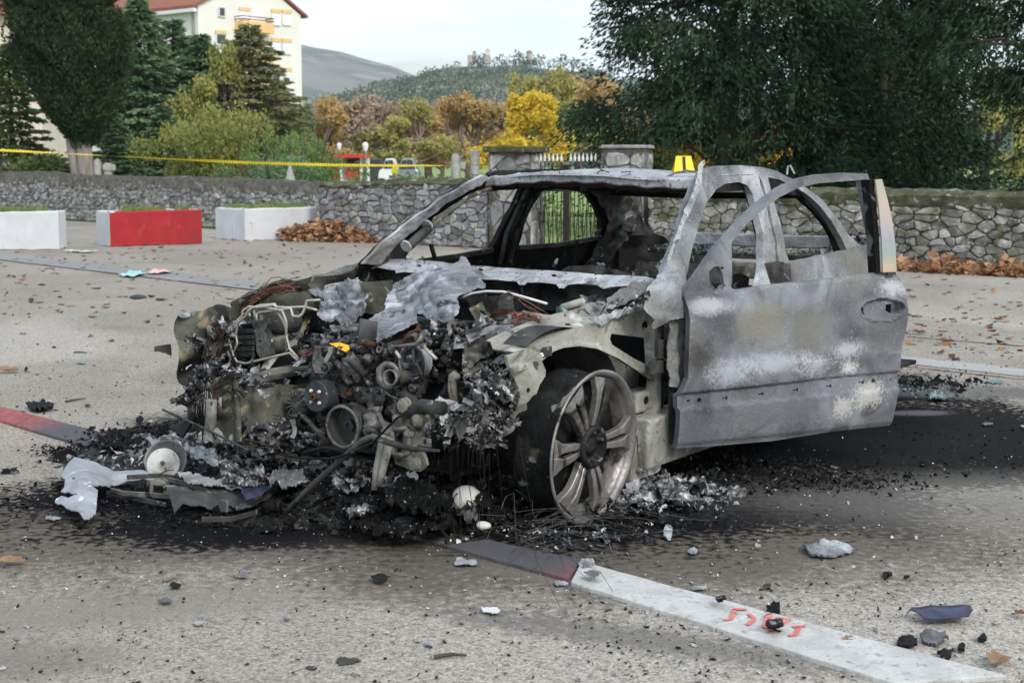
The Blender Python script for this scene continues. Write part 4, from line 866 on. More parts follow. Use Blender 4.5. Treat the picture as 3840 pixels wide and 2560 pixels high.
for _ in range(1500):
    t = rnd.random(); b = W('D', 2040+340*t, 622+18*t); q = rnd.random(); P.append((b.x, b.y+q*.9, .01+rnd.random()**2*.10*(1+math.sin(t*14))*q))
leaf_heap('leaf_heap', P, .13, M['fallen'], 2)
P = []
for _ in range(330):
    u, v = rnd.uniform(-10, 1150), 372+rnd.triangular(180, 420, 200); b = W('D', u, v); P.append((b.x, b.y, .012))
for _ in range(90):
    u, v = rnd.uniform(2050, 2360), rnd.uniform(630, 830); b = W('D', u, v); P.append((b.x, b.y, .012))
leaf_heap('fallen_leaves', P, .085, M['fallen_d'], 3, flat=.25)
n = 900; P = np.zeros((n, 3)); 
for i in range(n):
    t = rnd.random()**2; b = W('D', 2040+150*t, 604+10*t); P[i] = (b.x+rnd.uniform(-.2, .3), b.y-rnd.random()*.5, 0)
V, F = leaves(P, RG.normal(size=(n, 3))*.5+np.array([0, 0, 1.]), RG.uniform(.03, .09, n), .012); o = link_mesh('grass', fast_mesh('verge_grass', V, F), M['grass']); o['kind'] = 'stuff'
# ================================================================ air
hz = MB().box((0, 1280, 249), (3600, 2700, 502)).build('haze', None); hz['kind'] = 'stuff'
hm = bpy.data.materials.new('haze_air'); hm.use_nodes = True; hn = hm.node_tree; hn.nodes.clear(); ho = hn.nodes.new('ShaderNodeOutputMaterial'); hv_ = hn.nodes.new('ShaderNodeVolumePrincipled')
hv_.inputs['Color'].default_value = (.86, .92, 1, 1); hv_.inputs['Density'].default_value = .00016; hv_.inputs['Anisotropy'].default_value = .2; hn.links.new(hv_.outputs[0], ho.inputs['Volume']); hz.data.materials.append(hm)
# ================================================================ burnt materials
def burnt(name, cols, scale=2.5, spots=(), rough=.82, metal=0.0, bump=.5, bscale=60, **k):
    return mat(name, cols, scale, 9, rough, metal, bump, bscale, second=list(spots), spec=.10 if rough > .55 else .25, distort=1.2, **k)
M['ash'] = burnt('ashy_bare_steel', [(.085, .088, .095), (.16, .165, .175), (.25, .26, .275), (.36, .37, .395)], 3.4,
                 [((.17, .165, .145), 1.5, .48, .66, 5), ((.075, .075, .082), 2.6, .56, .76, 10), ((.56, .57, .60), 2.9, .55, .74, 12), ((.34, .35, .37), 150, .58, .74, 3), ((.12, .12, .13), 110, .58, .72, 3)])
M['ash_lt'] = burnt('pale_ash_sheet', [(.17, .175, .19), (.30, .31, .33), (.48, .49, .51)], 4,
                    [((.09, .085, .08), 4, .60, .70, 8), ((.52, .52, .53), 9, .60, .74, 11), ((.22, .13, .09), 3, .66, .74, 6), ((.12, .12, .13), 50, .58, .66, 3)])
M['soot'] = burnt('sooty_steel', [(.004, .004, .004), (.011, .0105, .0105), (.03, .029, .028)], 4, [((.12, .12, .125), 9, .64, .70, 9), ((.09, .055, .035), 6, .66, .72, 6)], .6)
M['soot2'] = burnt('dark_grey_steel', [(.022, .022, .022), (.052, .051, .05), (.10, .098, .095)], 4, [((.20, .20, .21), 11, .62, .68, 9), ((.012, .012, .012), 5, .56, .66, 7)], .65)
M['olive'] = burnt('scorched_olive_primer', [(.035, .035, .03), (.085, .085, .068), (.15, .15, .12)], 3.2, [((.25, .21, .13), 7, .60, .66, 9), ((.018, .018, .018), 3.5, .54, .64, 8), ((.27, .27, .25), 12, .64, .68, 8)])
M['cream'] = burnt('scorched_cream_primer', [(.13, .127, .108), (.25, .245, .215), (.38, .375, .335)], 2.6, [((.07, .062, .05), 3.2, .54, .68, 10), ((.12, .115, .10), 9, .56, .68, 8), ((.16, .09, .05), 7, .68, .76, 8), ((.06, .06, .06), 26, .66, .70, 4), ((.55, .55, .52), 5, .62, .70, 8)])
M['alu'] = burnt('burnt_aluminium', [(.06, .059, .057), (.13, .126, .12), (.23, .225, .215)], 6, [((.02, .02, .02), 8, .54, .64, 8), ((.42, .42, .43), 24, .66, .70, 6), ((.14, .09, .055), 7, .66, .73, 6)], .55, .35)
M['iron_b'] = burnt('dark_blue_iron', [(.03, .033, .038), (.06, .066, .072), (.10, .106, .112)], 5, [((.35, .35, .36), 30, .69, .72, 5)], .5, .4)
M['rust'] = burnt('rust', [(.045, .024, .016), (.10, .05, .03)], 14)
M['copper'] = mat('bare_copper_wire', [(.05, .025, .02), (.17, .07, .05), (.34, .15, .10)], 14, 4, .5, .3, bump=0)
M['wire'] = mat('burnt_wire', [(.02, .016, .014), (.06, .045, .04)], 14, 4, .7, bump=0)
M['pipe_met'] = mat('brake_pipe', [(.28, .27, .23), (.44, .43, .38)], 18, 4, .5, .4, bump=.2)
M['char'] = mat('charred_debris', [(.005, .005, .005), (.012, .0118, .0115), (.03, .029, .028)], 14, 8, .72, bump=.6, bscale=80, spec=.12, island=.5, second=[((.17, .17, .175), 16, .66, .70, 8)])
M['ashflake'] = mat('grey_ash_flakes', [(.10, .10, .105), (.22, .22, .23), (.40, .40, .41)], 9, 8, .85, bump=.5, bscale=80, island=.55)
M['midflake'] = mat('dark_grey_flakes', [(.03, .03, .032), (.075, .075, .08), (.15, .15, .155)], 9, 8, .75, bump=.5, bscale=80, island=.6)
M['whiteash'] = mat('white_ash', [(.42, .42, .43), (.62, .62, .63)], 9, 8, .9, bump=.5, bscale=80, island=.3)
def crunch(name, lo, mid, hi, thr=(.46, .58, .66)):
    # crusty burnt plastic: black with fine grey and white ash
    m = mat(name, [lo, lo, mid, hi], 16, 12, .7, bump=1.0, bscale=55, pos=[.30, thr[0], thr[1], thr[2]], spec=.12, distort=1.6, second=[(tuple(c*.25 for c in lo), 7, .52, .60, 9), (hi, 60, .66, .70, 4)])
    return m
M['crunch'] = crunch('black_crust_with_ash', (.008, .008, .008), (.10, .10, .105), (.34, .34, .35)); M['crunch_g'] = crunch('grey_crust_with_ash', (.035, .035, .036), (.20, .20, .205), (.52, .52, .53), (.42, .54, .64))
M['crunch_b'] = crunch('black_crust', (.005, .005, .005), (.025, .024, .024), (.30, .30, .30), (.52, .66, .76))
def irid(name, base):
    def ex(t, N, L, tc, col, mixin):
        n = N('ShaderNodeTexNoise'); n.inputs['Scale'].default_value = 8; n.inputs['Detail'].default_value = 3; L(tc.outputs['Object'], n.inputs[0])
        sx = N('ShaderNodeSeparateXYZ'); L(tc.outputs['Object'], sx.inputs[0]); a = N('ShaderNodeMath'); a.operation = 'MULTIPLY_ADD'; a.inputs[1].default_value = .10; L(n.outputs[0], a.inputs[0]); L(sx.outputs[2], a.inputs[2])
        mr = N('ShaderNodeMapRange'); mr.inputs[1].default_value = .88; mr.inputs[2].default_value = 1.33; L(a.outputs[0], mr.inputs[0]); r = N('ShaderNodeValToRGB'); L(mr.outputs[0], r.inputs[0]); e = r.color_ramp.elements
        e[0].position = 0; e[0].color = (.50, .36, .20, 1); e[1].position = 1; e[1].color = (.46, .33, .22, 1)
        for p, c in ((.10, (.46, .36, .26)), (.20, (.26, .33, .28)), (.32, (.32, .30, .36)), (.48, (.42, .35, .36)), (.65, (.46, .38, .30)), (.82, (.40, .38, .30))): q = e.new(p); q.color = (*c, 1)
        return mixin(col, r.outputs[0], .85)
    return mat(name, base, 6, 6, .6, .1, bump=.1, extra=ex)
M['irid'] = irid('heat_tinted_steel', [(.3, .3, .3), (.5, .5, .5)])
M['irid_dk'] = mat('heat_tinted_dark', [(.02, .02, .02), (.05, .04, .08), (.04, .07, .12), (.02, .02, .02)], 7, 3, .3, .6, bump=.1)
M['tyre'] = burnt('burnt_tyre', [(.004, .004, .004), (.009, .009, .009), (.02, .019, .018)], 9, [((.16, .155, .15), 11, .63, .70, 10), ((.09, .07, .05), 5, .64, .72, 8)], .6)
M['rim'] = burnt('scorched_alloy', [(.11, .10, .095), (.22, .205, .195), (.36, .345, .33)], 5, [((.035, .032, .03), 5, .56, .66, 8), ((.13, .10, .085), 9, .60, .70, 8)], .42, .55, bump=.25)
M['rim_dk'] = burnt('blackened_alloy', [(.012, .012, .012), (.035, .034, .033), (.08, .075, .07)], 6, [((.26, .25, .24), 8, .62, .68, 8)], .45, .4)
M['glassb'] = mat('molten_glass', [(.10, .17, .16), (.20, .30, .29)], 14, 6, .25, bump=.4, spec=.6)
M['glassd'] = mat('sooty_glass', [(.02, .03, .03), (.10, .15, .145)], 30, 6, .3, bump=.4, spec=.5)
M['cloud_white'] = mat('porcelain_white', [(.45, .44, .40), (.58, .57, .53)], 10, 6, .5, bump=.2)
M['marker'] = mat('marker_yellow', [(.78, .50, .01), (.84, .56, .015)], 3, 3, .5, bump=0)
M['black_ink'] = mat('black_ink', [(.012, .012, .012), (.016, .016, .016)], 3, 2, .6, bump=0)
# ================================================================ sheet metal cut out of a plane of the car
car = empty('burnt_car', CO, 'burnt out four door saloon with its front stripped and the driver side door ajar', 'car'); car.rotation_euler = (0, 0, math.atan2(-BK.y, -BK.x))
def inpoly(x, y, P):
    c = False; n = len(P); j = n-1
    for i in range(n):
        xi, yi = P[i]; xj, yj = P[j]
        if (yi > y) != (yj > y) and x < (xj-xi)*(y-yi)/(yj-yi)+xi: c = not c
        j = i
    return c
def dense(P, cell, jag, rr, closed=True):
    o = []; n = len(P)
    for i in range(n if closed else n-1):
        a, b = P[i], P[(i+1) % n]; L_ = math.dist(a, b); k = max(1, int(L_/cell)); nx, ny = (b[1]-a[1])/(L_+1e-9), -(b[0]-a[0])/(L_+1e-9)
        for q in range(k):
            t = q/k; j = rr.uniform(-jag, jag) if (q or jag > 0) else 0; o.append((a[0]+(b[0]-a[0])*t+nx*j, a[1]+(b[1]-a[1])*t+ny*j))
    return o
def ell(cx, cy, rx, ry, n=10, a0=0): return [(cx+rx*math.cos(2*math.pi*k/n+a0), cy+ry*math.sin(2*math.pi*k/n+a0)) for k in range(n)]
def sheet(name, t, out, mp, nrm, m, holes=(), cell=12, disp=None, thick=.004, jag=0.0, parent=None, seed=1, crumple=0.0, cs=6.0, smooth=True, hjag=None, ridge=0.0):
    rr = random.Random(seed); B = dense(out, cell, jag, rr); H = [dense(h, cell*.8, jag if hjag is None else hjag, rr) for h in holes]
    xs = [p[0] for p in B]; ys = [p[1] for p in B]; pts = list(B); edges = [(i, (i+1) % len(B)) for i in range(len(B))]
    for h in H: n0 = len(pts); pts += h; edges += [(n0+i, n0+(i+1) % len(h)) for i in range(len(h))]
    bset = {}
    for p in pts: bset.setdefault((int(p[0]//cell), int(p[1]//cell)), []).append(p)
    y = min(ys); row = 0
    while y < max(ys):
        x = min(xs)+(row % 2)*cell/2
        while x < max(xs):
            px, py = x+rr.uniform(-.15, .15)*cell, y+rr.uniform(-.15, .15)*cell
            if inpoly(px, py, B) and not any(inpoly(px, py, h) for h in H):
                ci, cj = int(px//cell), int(py//cell)
                if not any((q[0]-px)**2+(q[1]-py)**2 < (cell*.45)**2 for a in (-1, 0, 1) for b in (-1, 0, 1) for q in bset.get((ci+a, cj+b), ())): pts.append((px, py))
            x += cell
        y += cell*.87; row += 1
    r = delaunay_2d_cdt([Vector(p) for p in pts], edges, [], 0, 1e-4)
    V2, F = r[0], r[2]; FF = []
    for f in F:
        cx_ = sum(V2[i][0] for i in f)/len(f); cy_ = sum(V2[i][1] for i in f)/len(f)
        if inpoly(cx_, cy_, B) and not any(inpoly(cx_, cy_, h) for h in H): FF.append(tuple(f))
    nn = Vector(nrm).normalized(); P3 = []
    for v in V2:
        p = mp(t, v[0], v[1]); d = disp(v[0], v[1]) if disp else 0.0
        if crumple: d += crumple*(noise.noise(p*cs+Vector((seed, 0, 0)))+.5*noise.noise(p*cs*2.7+Vector((0, seed, 0))))+ridge*((.5-abs(noise.noise(p*cs*1.6)))+.5*(.5-abs(noise.noise(p*cs*3.9)))); p = p+Vector((0, 0, crumple*.4*noise.noise(p*cs*1.5+Vector((0, 0, seed)))))
        P3.append(p+nn*d)
    nv = len(P3); cnt = {}
    for f in FF:
        for i in range(len(f)): e = (f[i], f[(i+1) % len(f)]); cnt[e] = 1
    bd = [e for e in cnt if (e[1], e[0]) not in cnt]
    vs = P3+[p-nn*thick for p in P3]; fs = FF+[tuple(i+nv for i in reversed(f)) for f in FF]+[(b, a, a+nv, b+nv) for a, b in bd]
    me = bpy.data.meshes.new(name); me.from_pydata([tuple(v) for v in vs], [], fs); me.validate()
    if smooth:
        me.shade_smooth()
        try: me.set_sharp_from_angle(angle=RAD(50))
        except Exception: pass
    return link_mesh(name, me, m, parent or car)
def lpl(f):   # plane l = f(x, y)
    return (lambda t, x, y: CP(t, x, y, l=(f(x, y) if callable(f) else f)))
def spl(f): return (lambda t, x, y: CP(t, x, y, s=(f(x, y) if callable(f) else f)))
def vpl(s1, l1, s2, l2):    # upright plane through two plan points (back, left)
    a = Vector((-s1, l1, 0)); b = Vector((-s2, l2, 0)); aw, bw = c2w(a), c2w(b); d = bw-aw; n = Vector((-d.y, d.x, 0))
    def f(t, x, y): r = ray(t, x, y); k = (aw-O).dot(n)/r.dot(n); return w2c(O+r*k)
    nl = Vector(((b-a).y, -(b-a).x, 0)).normalized()
    # make the normal face the camera
    cl = w2c(O)
    if nl.dot(cl-a) < 0: nl = -nl
    f.n = nl; return f
def lerp(a, b, t): return a+(b-a)*max(0, min(1, t))
def smst(x): x = max(0, min(1, x)); return x*x*(3-2*x)
NL, NF = Vector((0, 1, 0)), Vector((1, 0, 0))
# ---------------------------------------------------------------- door, ajar
Dp = [w2c(Vector((.681, 5.524, 0))), w2c(Vector((1.66, 6.05, 0)))]
dpl = vpl(-Dp[0].x, Dp[0].y, -Dp[1].x, Dp[1].y)
def ystrip_t(x): return 1200-(x-190)*.1018       # upper edge of the rubbing strip groove
def ystrip_b(x): return 1268-(x-190)*.0945
def door_disp(x, y):
    yb = 665-(x-490)*.0926; yt, yl = ystrip_t(x), ystrip_b(x); bot = 1480-(x-200)*.1045; d = 0
    if y < yb: d = -.012*smst((yb-y)/12) - .05*smst((yb-y)/560)
    elif y < yt: t = (y-yb)/(yt-yb); d = .010*math.sin(min(1, t*3)*math.pi/2)+.014*math.sin(t*math.pi)
    elif y < yl: d = -.004
    else: t = (y-yl)/(bot-yl); d = .012*(1-smst((t-.85)/.15)*.8)-.03*t*t
    if yt-10 < y < yt: d = lerp(d, -.004, (y-yt+10)/10)
    if yl < y < yl+9: d = lerp(-.004, d, (y-yl)/9)
    # dents left by the heat
    d += .009*math.sin((x*.45+y)*.0150+.5*math.sin(x*.006))*smst((y-700)/120)*(1 if y < yt else .35)
    d -= .018*math.exp(-((x-560)/180)**2-((y-1000)/70)**2)+.014*math.exp(-((x-1100)/140)**2-((y-930)/60)**2)
    d += .012*math.exp(-((x-820)/120)**2-((y-1030)/40)**2)
    e = ((x-1220)/108)**2+((y-762+(x-1220)*.06)/54)**2
    if e < 1.5: d -= .024*smst((1.15-e)/.55); d += .007*math.exp(-((e-1.15)/.12)**2)
    e = ((x-1275)/50)**2+((y-745)/36)**2
    d += .012*math.exp(-e*1.6)
    # mirror patch rim
    return d
door_out = [(205, 1480), (192, 1265), (190, 1200), (213, 1160), (236, 1110), (240, 1000), (233, 860), (236, 760), (226, 700), (262, 640), (300, 590), (370, 500), (430, 430), (485, 375), (560, 300), (660, 215), (760, 145), (860, 97), (960, 76), (1100, 66), (1216, 70),
            (1226, 102), (1232, 160), (1234, 572), (1300, 578), (1326, 605), (1345, 660), (1350, 760), (1344, 880), (1326, 1000), (1318, 1085), (1320, 1165), (1306, 1200), (1302, 1280), (1303, 1362), (1000, 1392), (700, 1442), (400, 1468)]
win = [(476, 652), (484, 560), (492, 425), (560, 352), (660, 262), (760, 192), (860, 143), (960, 121), (1100, 109), (1178, 104), (1188, 200), (1204, 400), (1212, 578), (1000, 606), (800, 628), (630, 645), (520, 662), (488, 664)]
mir = [(366, 570), (392, 546), (418, 546), (434, 580), (441, 640), (424, 655), (388, 652), (366, 625)]
slots = [[(x-8, y-8), (x+8, y-9), (x+9, y+1), (x-8, y+3)] for x, y in ((248, 1234),)]
for x, y in ((438, 1217), (622, 1196), (802, 1176), (973, 1156), (1136, 1137)): slots.append([(x-16, y-2), (x+2, y-3), (x+2, y-9), (x+12, y-10), (x+12, y+8), (x+3, y+8), (x+2, y+3), (x-16, y+4)])
slots += [ell(305, 1228, 12, 13, 10), ell(1197, 1129, 11, 12, 10), ell(1282, 1122, 3, 6, 6)]
hand = [[(1119, 775), (1126, 758), (1138, 750), (1143, 762), (1139, 775), (1145, 790), (1128, 788)], [(1250, 738), (1300, 730), (1328, 733), (1330, 758), (1312, 784), (1272, 782), (1248, 768)]]
def door_marks(t, N, L, tc, col, mixin):
    nn = N('ShaderNodeTexNoise'); nn.inputs['Scale'].default_value = 7; nn.inputs['Detail'].default_value = 12; nn.inputs['Roughness'].default_value = .62; nn.inputs['Distortion'].default_value = .8; L(tc.outputs['Object'], nn.inputs[0]); nf = N('ShaderNodeTexNoise'); nf.inputs['Scale'].default_value = 90; nf.inputs['Detail'].default_value = 3; L(tc.outputs['Object'], nf.inputs[0])
    for x, y, rx, rz, c, lo, hi, amt, sp_ in ((300, 1030, .10, .09, (.055, .05, .048), .3, 1.2, .92, 1.0), (620, 830, .16, .10, (.21, .205, .175), .2, 1.2, .9, .5), (860, 860, .15, .12, (.15, .148, .13), .3, 1.3, .8, .8), (700, 1040, .20, .05, (.34, .35, .375), .2, 1.2, .85, 1.3), (880, 1050, .12, .05, (.46, .47, .49), .2, 1.1, .85, 1.5),
                          (430, 1080, .14, .06, (.32, .33, .355), .2, 1.2, .8, 1.5), (1060, 960, .12, .05, (.46, .46, .50), .2, 1.2, .7, 1.6), (1160, 1200, .10, .07, (.42, .415, .395), .2, 1.1, .8, 1.9), (1030, 1260, .06, .06, (.43, .42, .40), .2, 1.1, .8, 2.0), (650, 1290, .26, .06, (.13, .13, .145), .3, 1.3, .7, .6), (260, 1400, .14, .07, (.12, .12, .135), .3, 1.2, .8, 1.4), (1280, 650, .10, .06, (.50, .51, .53), .2, 1.1, .7, .8),
                          (1200, 900, .10, .09, (.16, .16, .155), .3, 1.2, .7, 1.0), (350, 740, .14, .04, (.42, .43, .45), .3, 1.2, .7, .5), (1060, 1060, .06, .04, (.58, .57, .55), .2, 1.1, .85, 1.4)):
        p = dpl('Y3', x, y); mp = N('ShaderNodeMapping'); mp.vector_type = 'TEXTURE'; mp.inputs['Location'].default_value = tuple(p); mp.inputs['Rotation'].default_value = (0, 0, math.atan2(Dp[1].y-Dp[0].y, Dp[1].x-Dp[0].x)); mp.inputs['Scale'].default_value = (rx, .5, rz)
        L(tc.outputs['Object'], mp.inputs[0]); ln = N('ShaderNodeVectorMath'); ln.operation = 'LENGTH'; L(mp.outputs[0], ln.inputs[0])
        a = N('ShaderNodeMath'); a.operation = 'MULTIPLY_ADD'; a.inputs[1].default_value = -1.9; L(nn.outputs[0], a.inputs[0]); L(ln.outputs['Value'], a.inputs[2])
        b = N('ShaderNodeMath'); b.operation = 'MULTIPLY_ADD'; b.inputs[1].default_value = sp_; L(nf.outputs[0], b.inputs[0]); L(a.outputs[0], b.inputs[2])
        off = -.95+sp_*.5; mr = N('ShaderNodeMapRange'); mr.interpolation_type = 'SMOOTHSTEP'; mr.inputs[1].default_value = hi+off; mr.inputs[2].default_value = lo+off; mr.inputs[4].default_value = amt; L(b.outputs[0], mr.inputs[0]); col = mixin(col, c, mr.outputs[0])
    return col
M['door'] = burnt('scorched_door_steel', [(.065, .068, .078), (.14, .145, .16), (.24, .25, .272)], 3.2, [((.17, .165, .15), 1.5, .50, .70, 5), ((.32, .33, .35), 90, .62, .76, 5), ((.09, .09, .10), 5, .52, .72, 12)], .72, 0, bump=.35, bscale=90, extra=door_marks)
door = sheet('front_door', 'Y3', door_out, dpl, dpl.n, M['door'], [win, mir]+slots+hand, cell=9.5, disp=door_disp, thick=.03, jag=0, hjag=0)
door['label'] = 'ashy grey front door hanging ajar with empty window frame'
def dsub(name, out, m, off, **k):
    o = sheet(name, 'Y3', out, dpl, dpl.n, m, disp=lambda x, y: off, parent=door, **k); return o
dsub('window_frame_strip', [(1192, 100), (1226, 98), (1258, 215), (1282, 330), (1296, 450), (1301, 573), (1231, 573), (1224, 400), (1210, 240)], M['irid'], .014, cell=22, thick=.008)
dsub('window_channel', [(1174, 103), (1196, 100), (1212, 240), (1226, 400), (1233, 578), (1212, 580), (1202, 400), (1188, 220)], M['soot'], -.004, cell=20, thick=.05)
dsub('handle_hole_backing', [(1105, 740), (1335, 715), (1335, 790), (1110, 810)], M['soot'], -.062, cell=40, thick=.006)  # flat black sheet behind the handle holes, painting the shade inside them
dsub('latch_plate', [(1250, 572), (1292, 570), (1292, 586), (1252, 588)], M['soot2'], .02, cell=20, thick=.01)
# inner skin of the door, seen through its holes and from behind
dsub('inner_panel', [(215, 1470), (205, 1200), (250, 760), (300, 700), (500, 690), (1200, 610), (1330, 640), (1330, 900), (1305, 1090), (1295, 1355)], M['soot2'], -.075, cell=40, thick=.012, crumple=.01)
for (x, y) in ((372, 632), (388, 650), (430, 640), (418, 552)): MB().lathe([(0, .006), (.006, .005)], dpl('Y3', x, y)+dpl.n*.0, dpl.n, 8).build('bolt', M['soot'], door)
# ---------------------------------------------------------------- left side frame
lf = lambda x, y: .56+.19*max(0, min(1.1, (y-50)/560))
side_out = [(128, 600), (135, 560), (168, 450), (222, 310), (258, 200), (288, 130), (316, 78), (345, 48), (400, 34), (520, 28), (620, 36), (700, 58), (790, 103), (880, 160), (950, 225), (1010, 300), (1060, 370), (1100, 415), (1150, 455), (1185, 495), (1208, 560), (1216, 700), (900, 760), (560, 790), (240, 800), (150, 700)]
h1 = [(232, 700), (238, 590), (262, 470), (300, 335), (342, 220), (385, 152), (440, 120), (510, 112), (546, 128), (576, 175), (602, 262), (622, 350), (634, 430), (630, 540), (612, 650), (560, 760), (250, 760)]
h2 = [(655, 88), (712, 100), (785, 130), (850, 175), (915, 230), (975, 305), (1025, 390), (1062, 462), (980, 480), (880, 502), (765, 530), (748, 480), (722, 350), (690, 220)]
h3 = [(606, 78), (628, 120), (655, 200), (680, 320), (700, 430), (716, 545), (745, 620), (735, 660), (722, 620), (700, 560), (690, 430), (664, 310), (640, 205), (612, 120)]
def side_disp(x, y):
    d = .012*math.sin(smst((x-130)/120)*math.pi)
    d += -.03*smst((x-1090)/110)*smst((y-430)/60)
    if y > 530-(x-765)*.22 and x > 740: d += .02*smst((y-530+(x-765)*.22)/40)
    return d
M['ash_s'] = M['ash']
side = sheet('side_frame', 'Y3', side_out, lpl(lf), NL, M['ash'], [h1, h2, h3], cell=13, disp=side_disp, thick=.035, crumple=.006, cs=8)
def band(name, t, pts, mp, m, wa, wb, parent=None, n=1):     # square bar along a pixel path
    P = [mp(t, x, y) for x, y in pts]; return MB().bar(P, wa, wb).build(name, m, parent or car, False, .003)
# inner flange of the openings (dark returns)
sheet('window_seal', 'Y3', [(640, 86), (700, 95), (790, 125), (870, 175), (940, 245), (990, 320), (1040, 410), (1062, 462), (1010, 476), (985, 400), (945, 330), (890, 265), (820, 200), (740, 150), (668, 130)], lpl(lambda x, y: lf(x, y)-.05), NL, M['soot'], cell=18, thick=.02)
sheet('pillar_lining', 'Y3', [(548, 118), (585, 170), (612, 262), (632, 350), (645, 430), (650, 560), (640, 650), (606, 650), (624, 540), (626, 430), (606, 340), (588, 255), (560, 175)], lpl(lambda x, y: lf(x, y)-.07), NL, M['soot2'], cell=18, thick=.03)
# long shred of metal standing off the windscreen edge of the pillar
sheet('metal_shred', 'Y3', [(300, 30), (318, 5), (330, 0), (322, 40), (316, 80), (318, 110), (305, 150), (290, 190), (262, 260), (235, 300), (215, 350), (205, 400), (185, 410), (180, 440), (165, 480), (142, 545), (133, 540), (150, 480), (172, 425), (195, 360), (225, 270), (262, 190), (285, 120), (296, 80)], lpl(lambda x, y: lf(x, y)+.03), NL, M['ash_lt'], cell=8, jag=2, crumple=.006, cs=14, thick=.002)
# rear of the left side below the belt: local coordinates
def flat(name, pts, m, t, holes=None, parent=None, bev=0):   # pts (back, left, up)
    return MB().prism([Vector((-a, b, c)) for a, b, c in pts], t).build(name, m, parent or car, False, bev)
flat('rear_door', [(1.66, .77, .84), (2.52, .77, .88), (2.50, .80, .62), (2.34, .80, .40), (2.30, .79, .18), (1.66, .79, .18), (1.66, .81, .5)], M['ash'], (0, -.03, 0))
flat('rear_quarter', [(2.54, .77, .88), (2.95, .70, .90), (3.25, .56, .86), (3.32, .52, .46), (3.12, .66, .38), (3.10, .72, .50), (3.0, .74, .62), (2.85, .79, .66), (2.68, .79, .62), (2.54, .79, .50)], M['ash'], (0, -.03, 0))
flat('centre_pillar', [(1.50, .76, .85), (1.62, .76, .85), (1.62, .76, .18), (1.46, .76, .18)], M['soot2'], (0, -.06, 0))
# sill
MB().prism([(-.42, .79, .10), (-.42, .79, .30), (-.42, .66, .30), (-.42, .66, .10)], (-2.0, 0, .03)).build('sill', M['cream'], car, False, .01)
MB().prism([(-.42, -.79, .10), (-.42, -.79, .30), (-.42, -.66, .30), (-.42, -.66, .10)], (-2.0, 0, .03)).build('sill', M['soot'], car, False, .01)
# ---------------------------------------------------------------- right side frame, sooty inner face
rf_ = lambda x, y: -(.56+.17*max(0, min(1.2, (y-180)/520)))
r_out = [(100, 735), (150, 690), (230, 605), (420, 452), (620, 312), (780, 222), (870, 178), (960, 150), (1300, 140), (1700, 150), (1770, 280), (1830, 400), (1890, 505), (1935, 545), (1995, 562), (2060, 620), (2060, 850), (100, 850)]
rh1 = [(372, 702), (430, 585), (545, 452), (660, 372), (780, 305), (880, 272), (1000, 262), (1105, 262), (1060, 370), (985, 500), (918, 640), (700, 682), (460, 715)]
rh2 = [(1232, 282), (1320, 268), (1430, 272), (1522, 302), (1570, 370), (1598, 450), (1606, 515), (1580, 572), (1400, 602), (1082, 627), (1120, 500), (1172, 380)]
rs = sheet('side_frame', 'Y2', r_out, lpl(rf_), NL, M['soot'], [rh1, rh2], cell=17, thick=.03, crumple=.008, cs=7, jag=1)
# lighter outer skin of the right windscreen pillar, with its pipe and bracket
sheet('windscreen_pillar', 'Y2', [(105, 742), (150, 690), (230, 605), (420, 452), (620, 312), (780, 222), (872, 178), (905, 200), (845, 250), (770, 275), (640, 352), (540, 435), (440, 520), (330, 610), (250, 690), (210, 742)], lpl(lambda x, y: rf_(x, y)+.035), NL, M['ash'], cell=13, thick=.02, crumple=.012, cs=12)
sheet('pillar_foot', 'Y2', [(210, 742), (260, 682), (350, 590), (372, 640), (375, 702), (330, 745)], lpl(lambda x, y: rf_(x, y)+.03), NL, M['soot2'], cell=14, thick=.02)
MB().tube([CP('Y2', 375, 640, l=-.60), CP('Y2', 520, 510, l=-.60)], .022, 12).build('airbag_tube', M['soot2'], car, True)
MB().tube([CP('Y2', 500, 528, l=-.6), CP('Y2', 600, 440, l=-.58), CP('Y2', 780, 310, l=-.56), CP('Y2', 900, 265, l=-.55), CP('Y2', 1050, 262, l=-.54)], [.02, .014, .012, .01, .008], 8).build('pillar_tube', M['olive'], car, True)
for x, y in ((505, 500), (370, 630)): MB().lathe([(0, .028), (.012, .028)], CP('Y2', x, y, l=-.6), CP('Y2', 520, 510, l=-.6)-CP('Y2', 375, 640, l=-.6), 12).build('clamp', M['ash'], car)
band('belt_rail', 'Y2', [(460, 722), (700, 690), (920, 652)], lpl(-.68), M['soot'], (0, .012, 0), (0, 0, .012))
band('belt_rail', 'Y2', [(1080, 636), (1330, 618), (1600, 572)], lpl(-.68), M['soot2'], (0, .012, 0), (0, 0, .012))
MB().bar([CP('Y2', 555, 700, l=-.66), CP('Y2', 530, 612, l=-.66)], (.008, 0, 0), (0, .008, 0)).build('lock_rod', M['soot'], car)
# B pillar ribs on the right
for dx in (0, 34, 70): band('pillar_rib', 'Y2', [(1140+dx, 262), (1075+dx, 400), (1010+dx*.9, 540), (965+dx*.9, 740)], lpl(lambda x, y: rf_(x, y)+.04), M['soot2' if dx != 34 else 'soot'], (.006, 0, 0), (0, .012, 0))
# C pillar inner with burnt tatters
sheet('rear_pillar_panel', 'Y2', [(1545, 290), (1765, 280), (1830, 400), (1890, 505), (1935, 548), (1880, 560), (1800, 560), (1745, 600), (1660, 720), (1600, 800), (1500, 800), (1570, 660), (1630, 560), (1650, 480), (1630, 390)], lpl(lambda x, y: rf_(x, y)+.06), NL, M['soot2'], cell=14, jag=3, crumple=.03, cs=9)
sheet('torn_lining', 'Y2', [(1690, 540), (1730, 480), (1780, 470), (1800, 520), (1770, 570), (1740, 600), (1700, 590)], lpl(-.58), NL, M['soot2'], cell=9, jag=4, crumple=.05, cs=20)
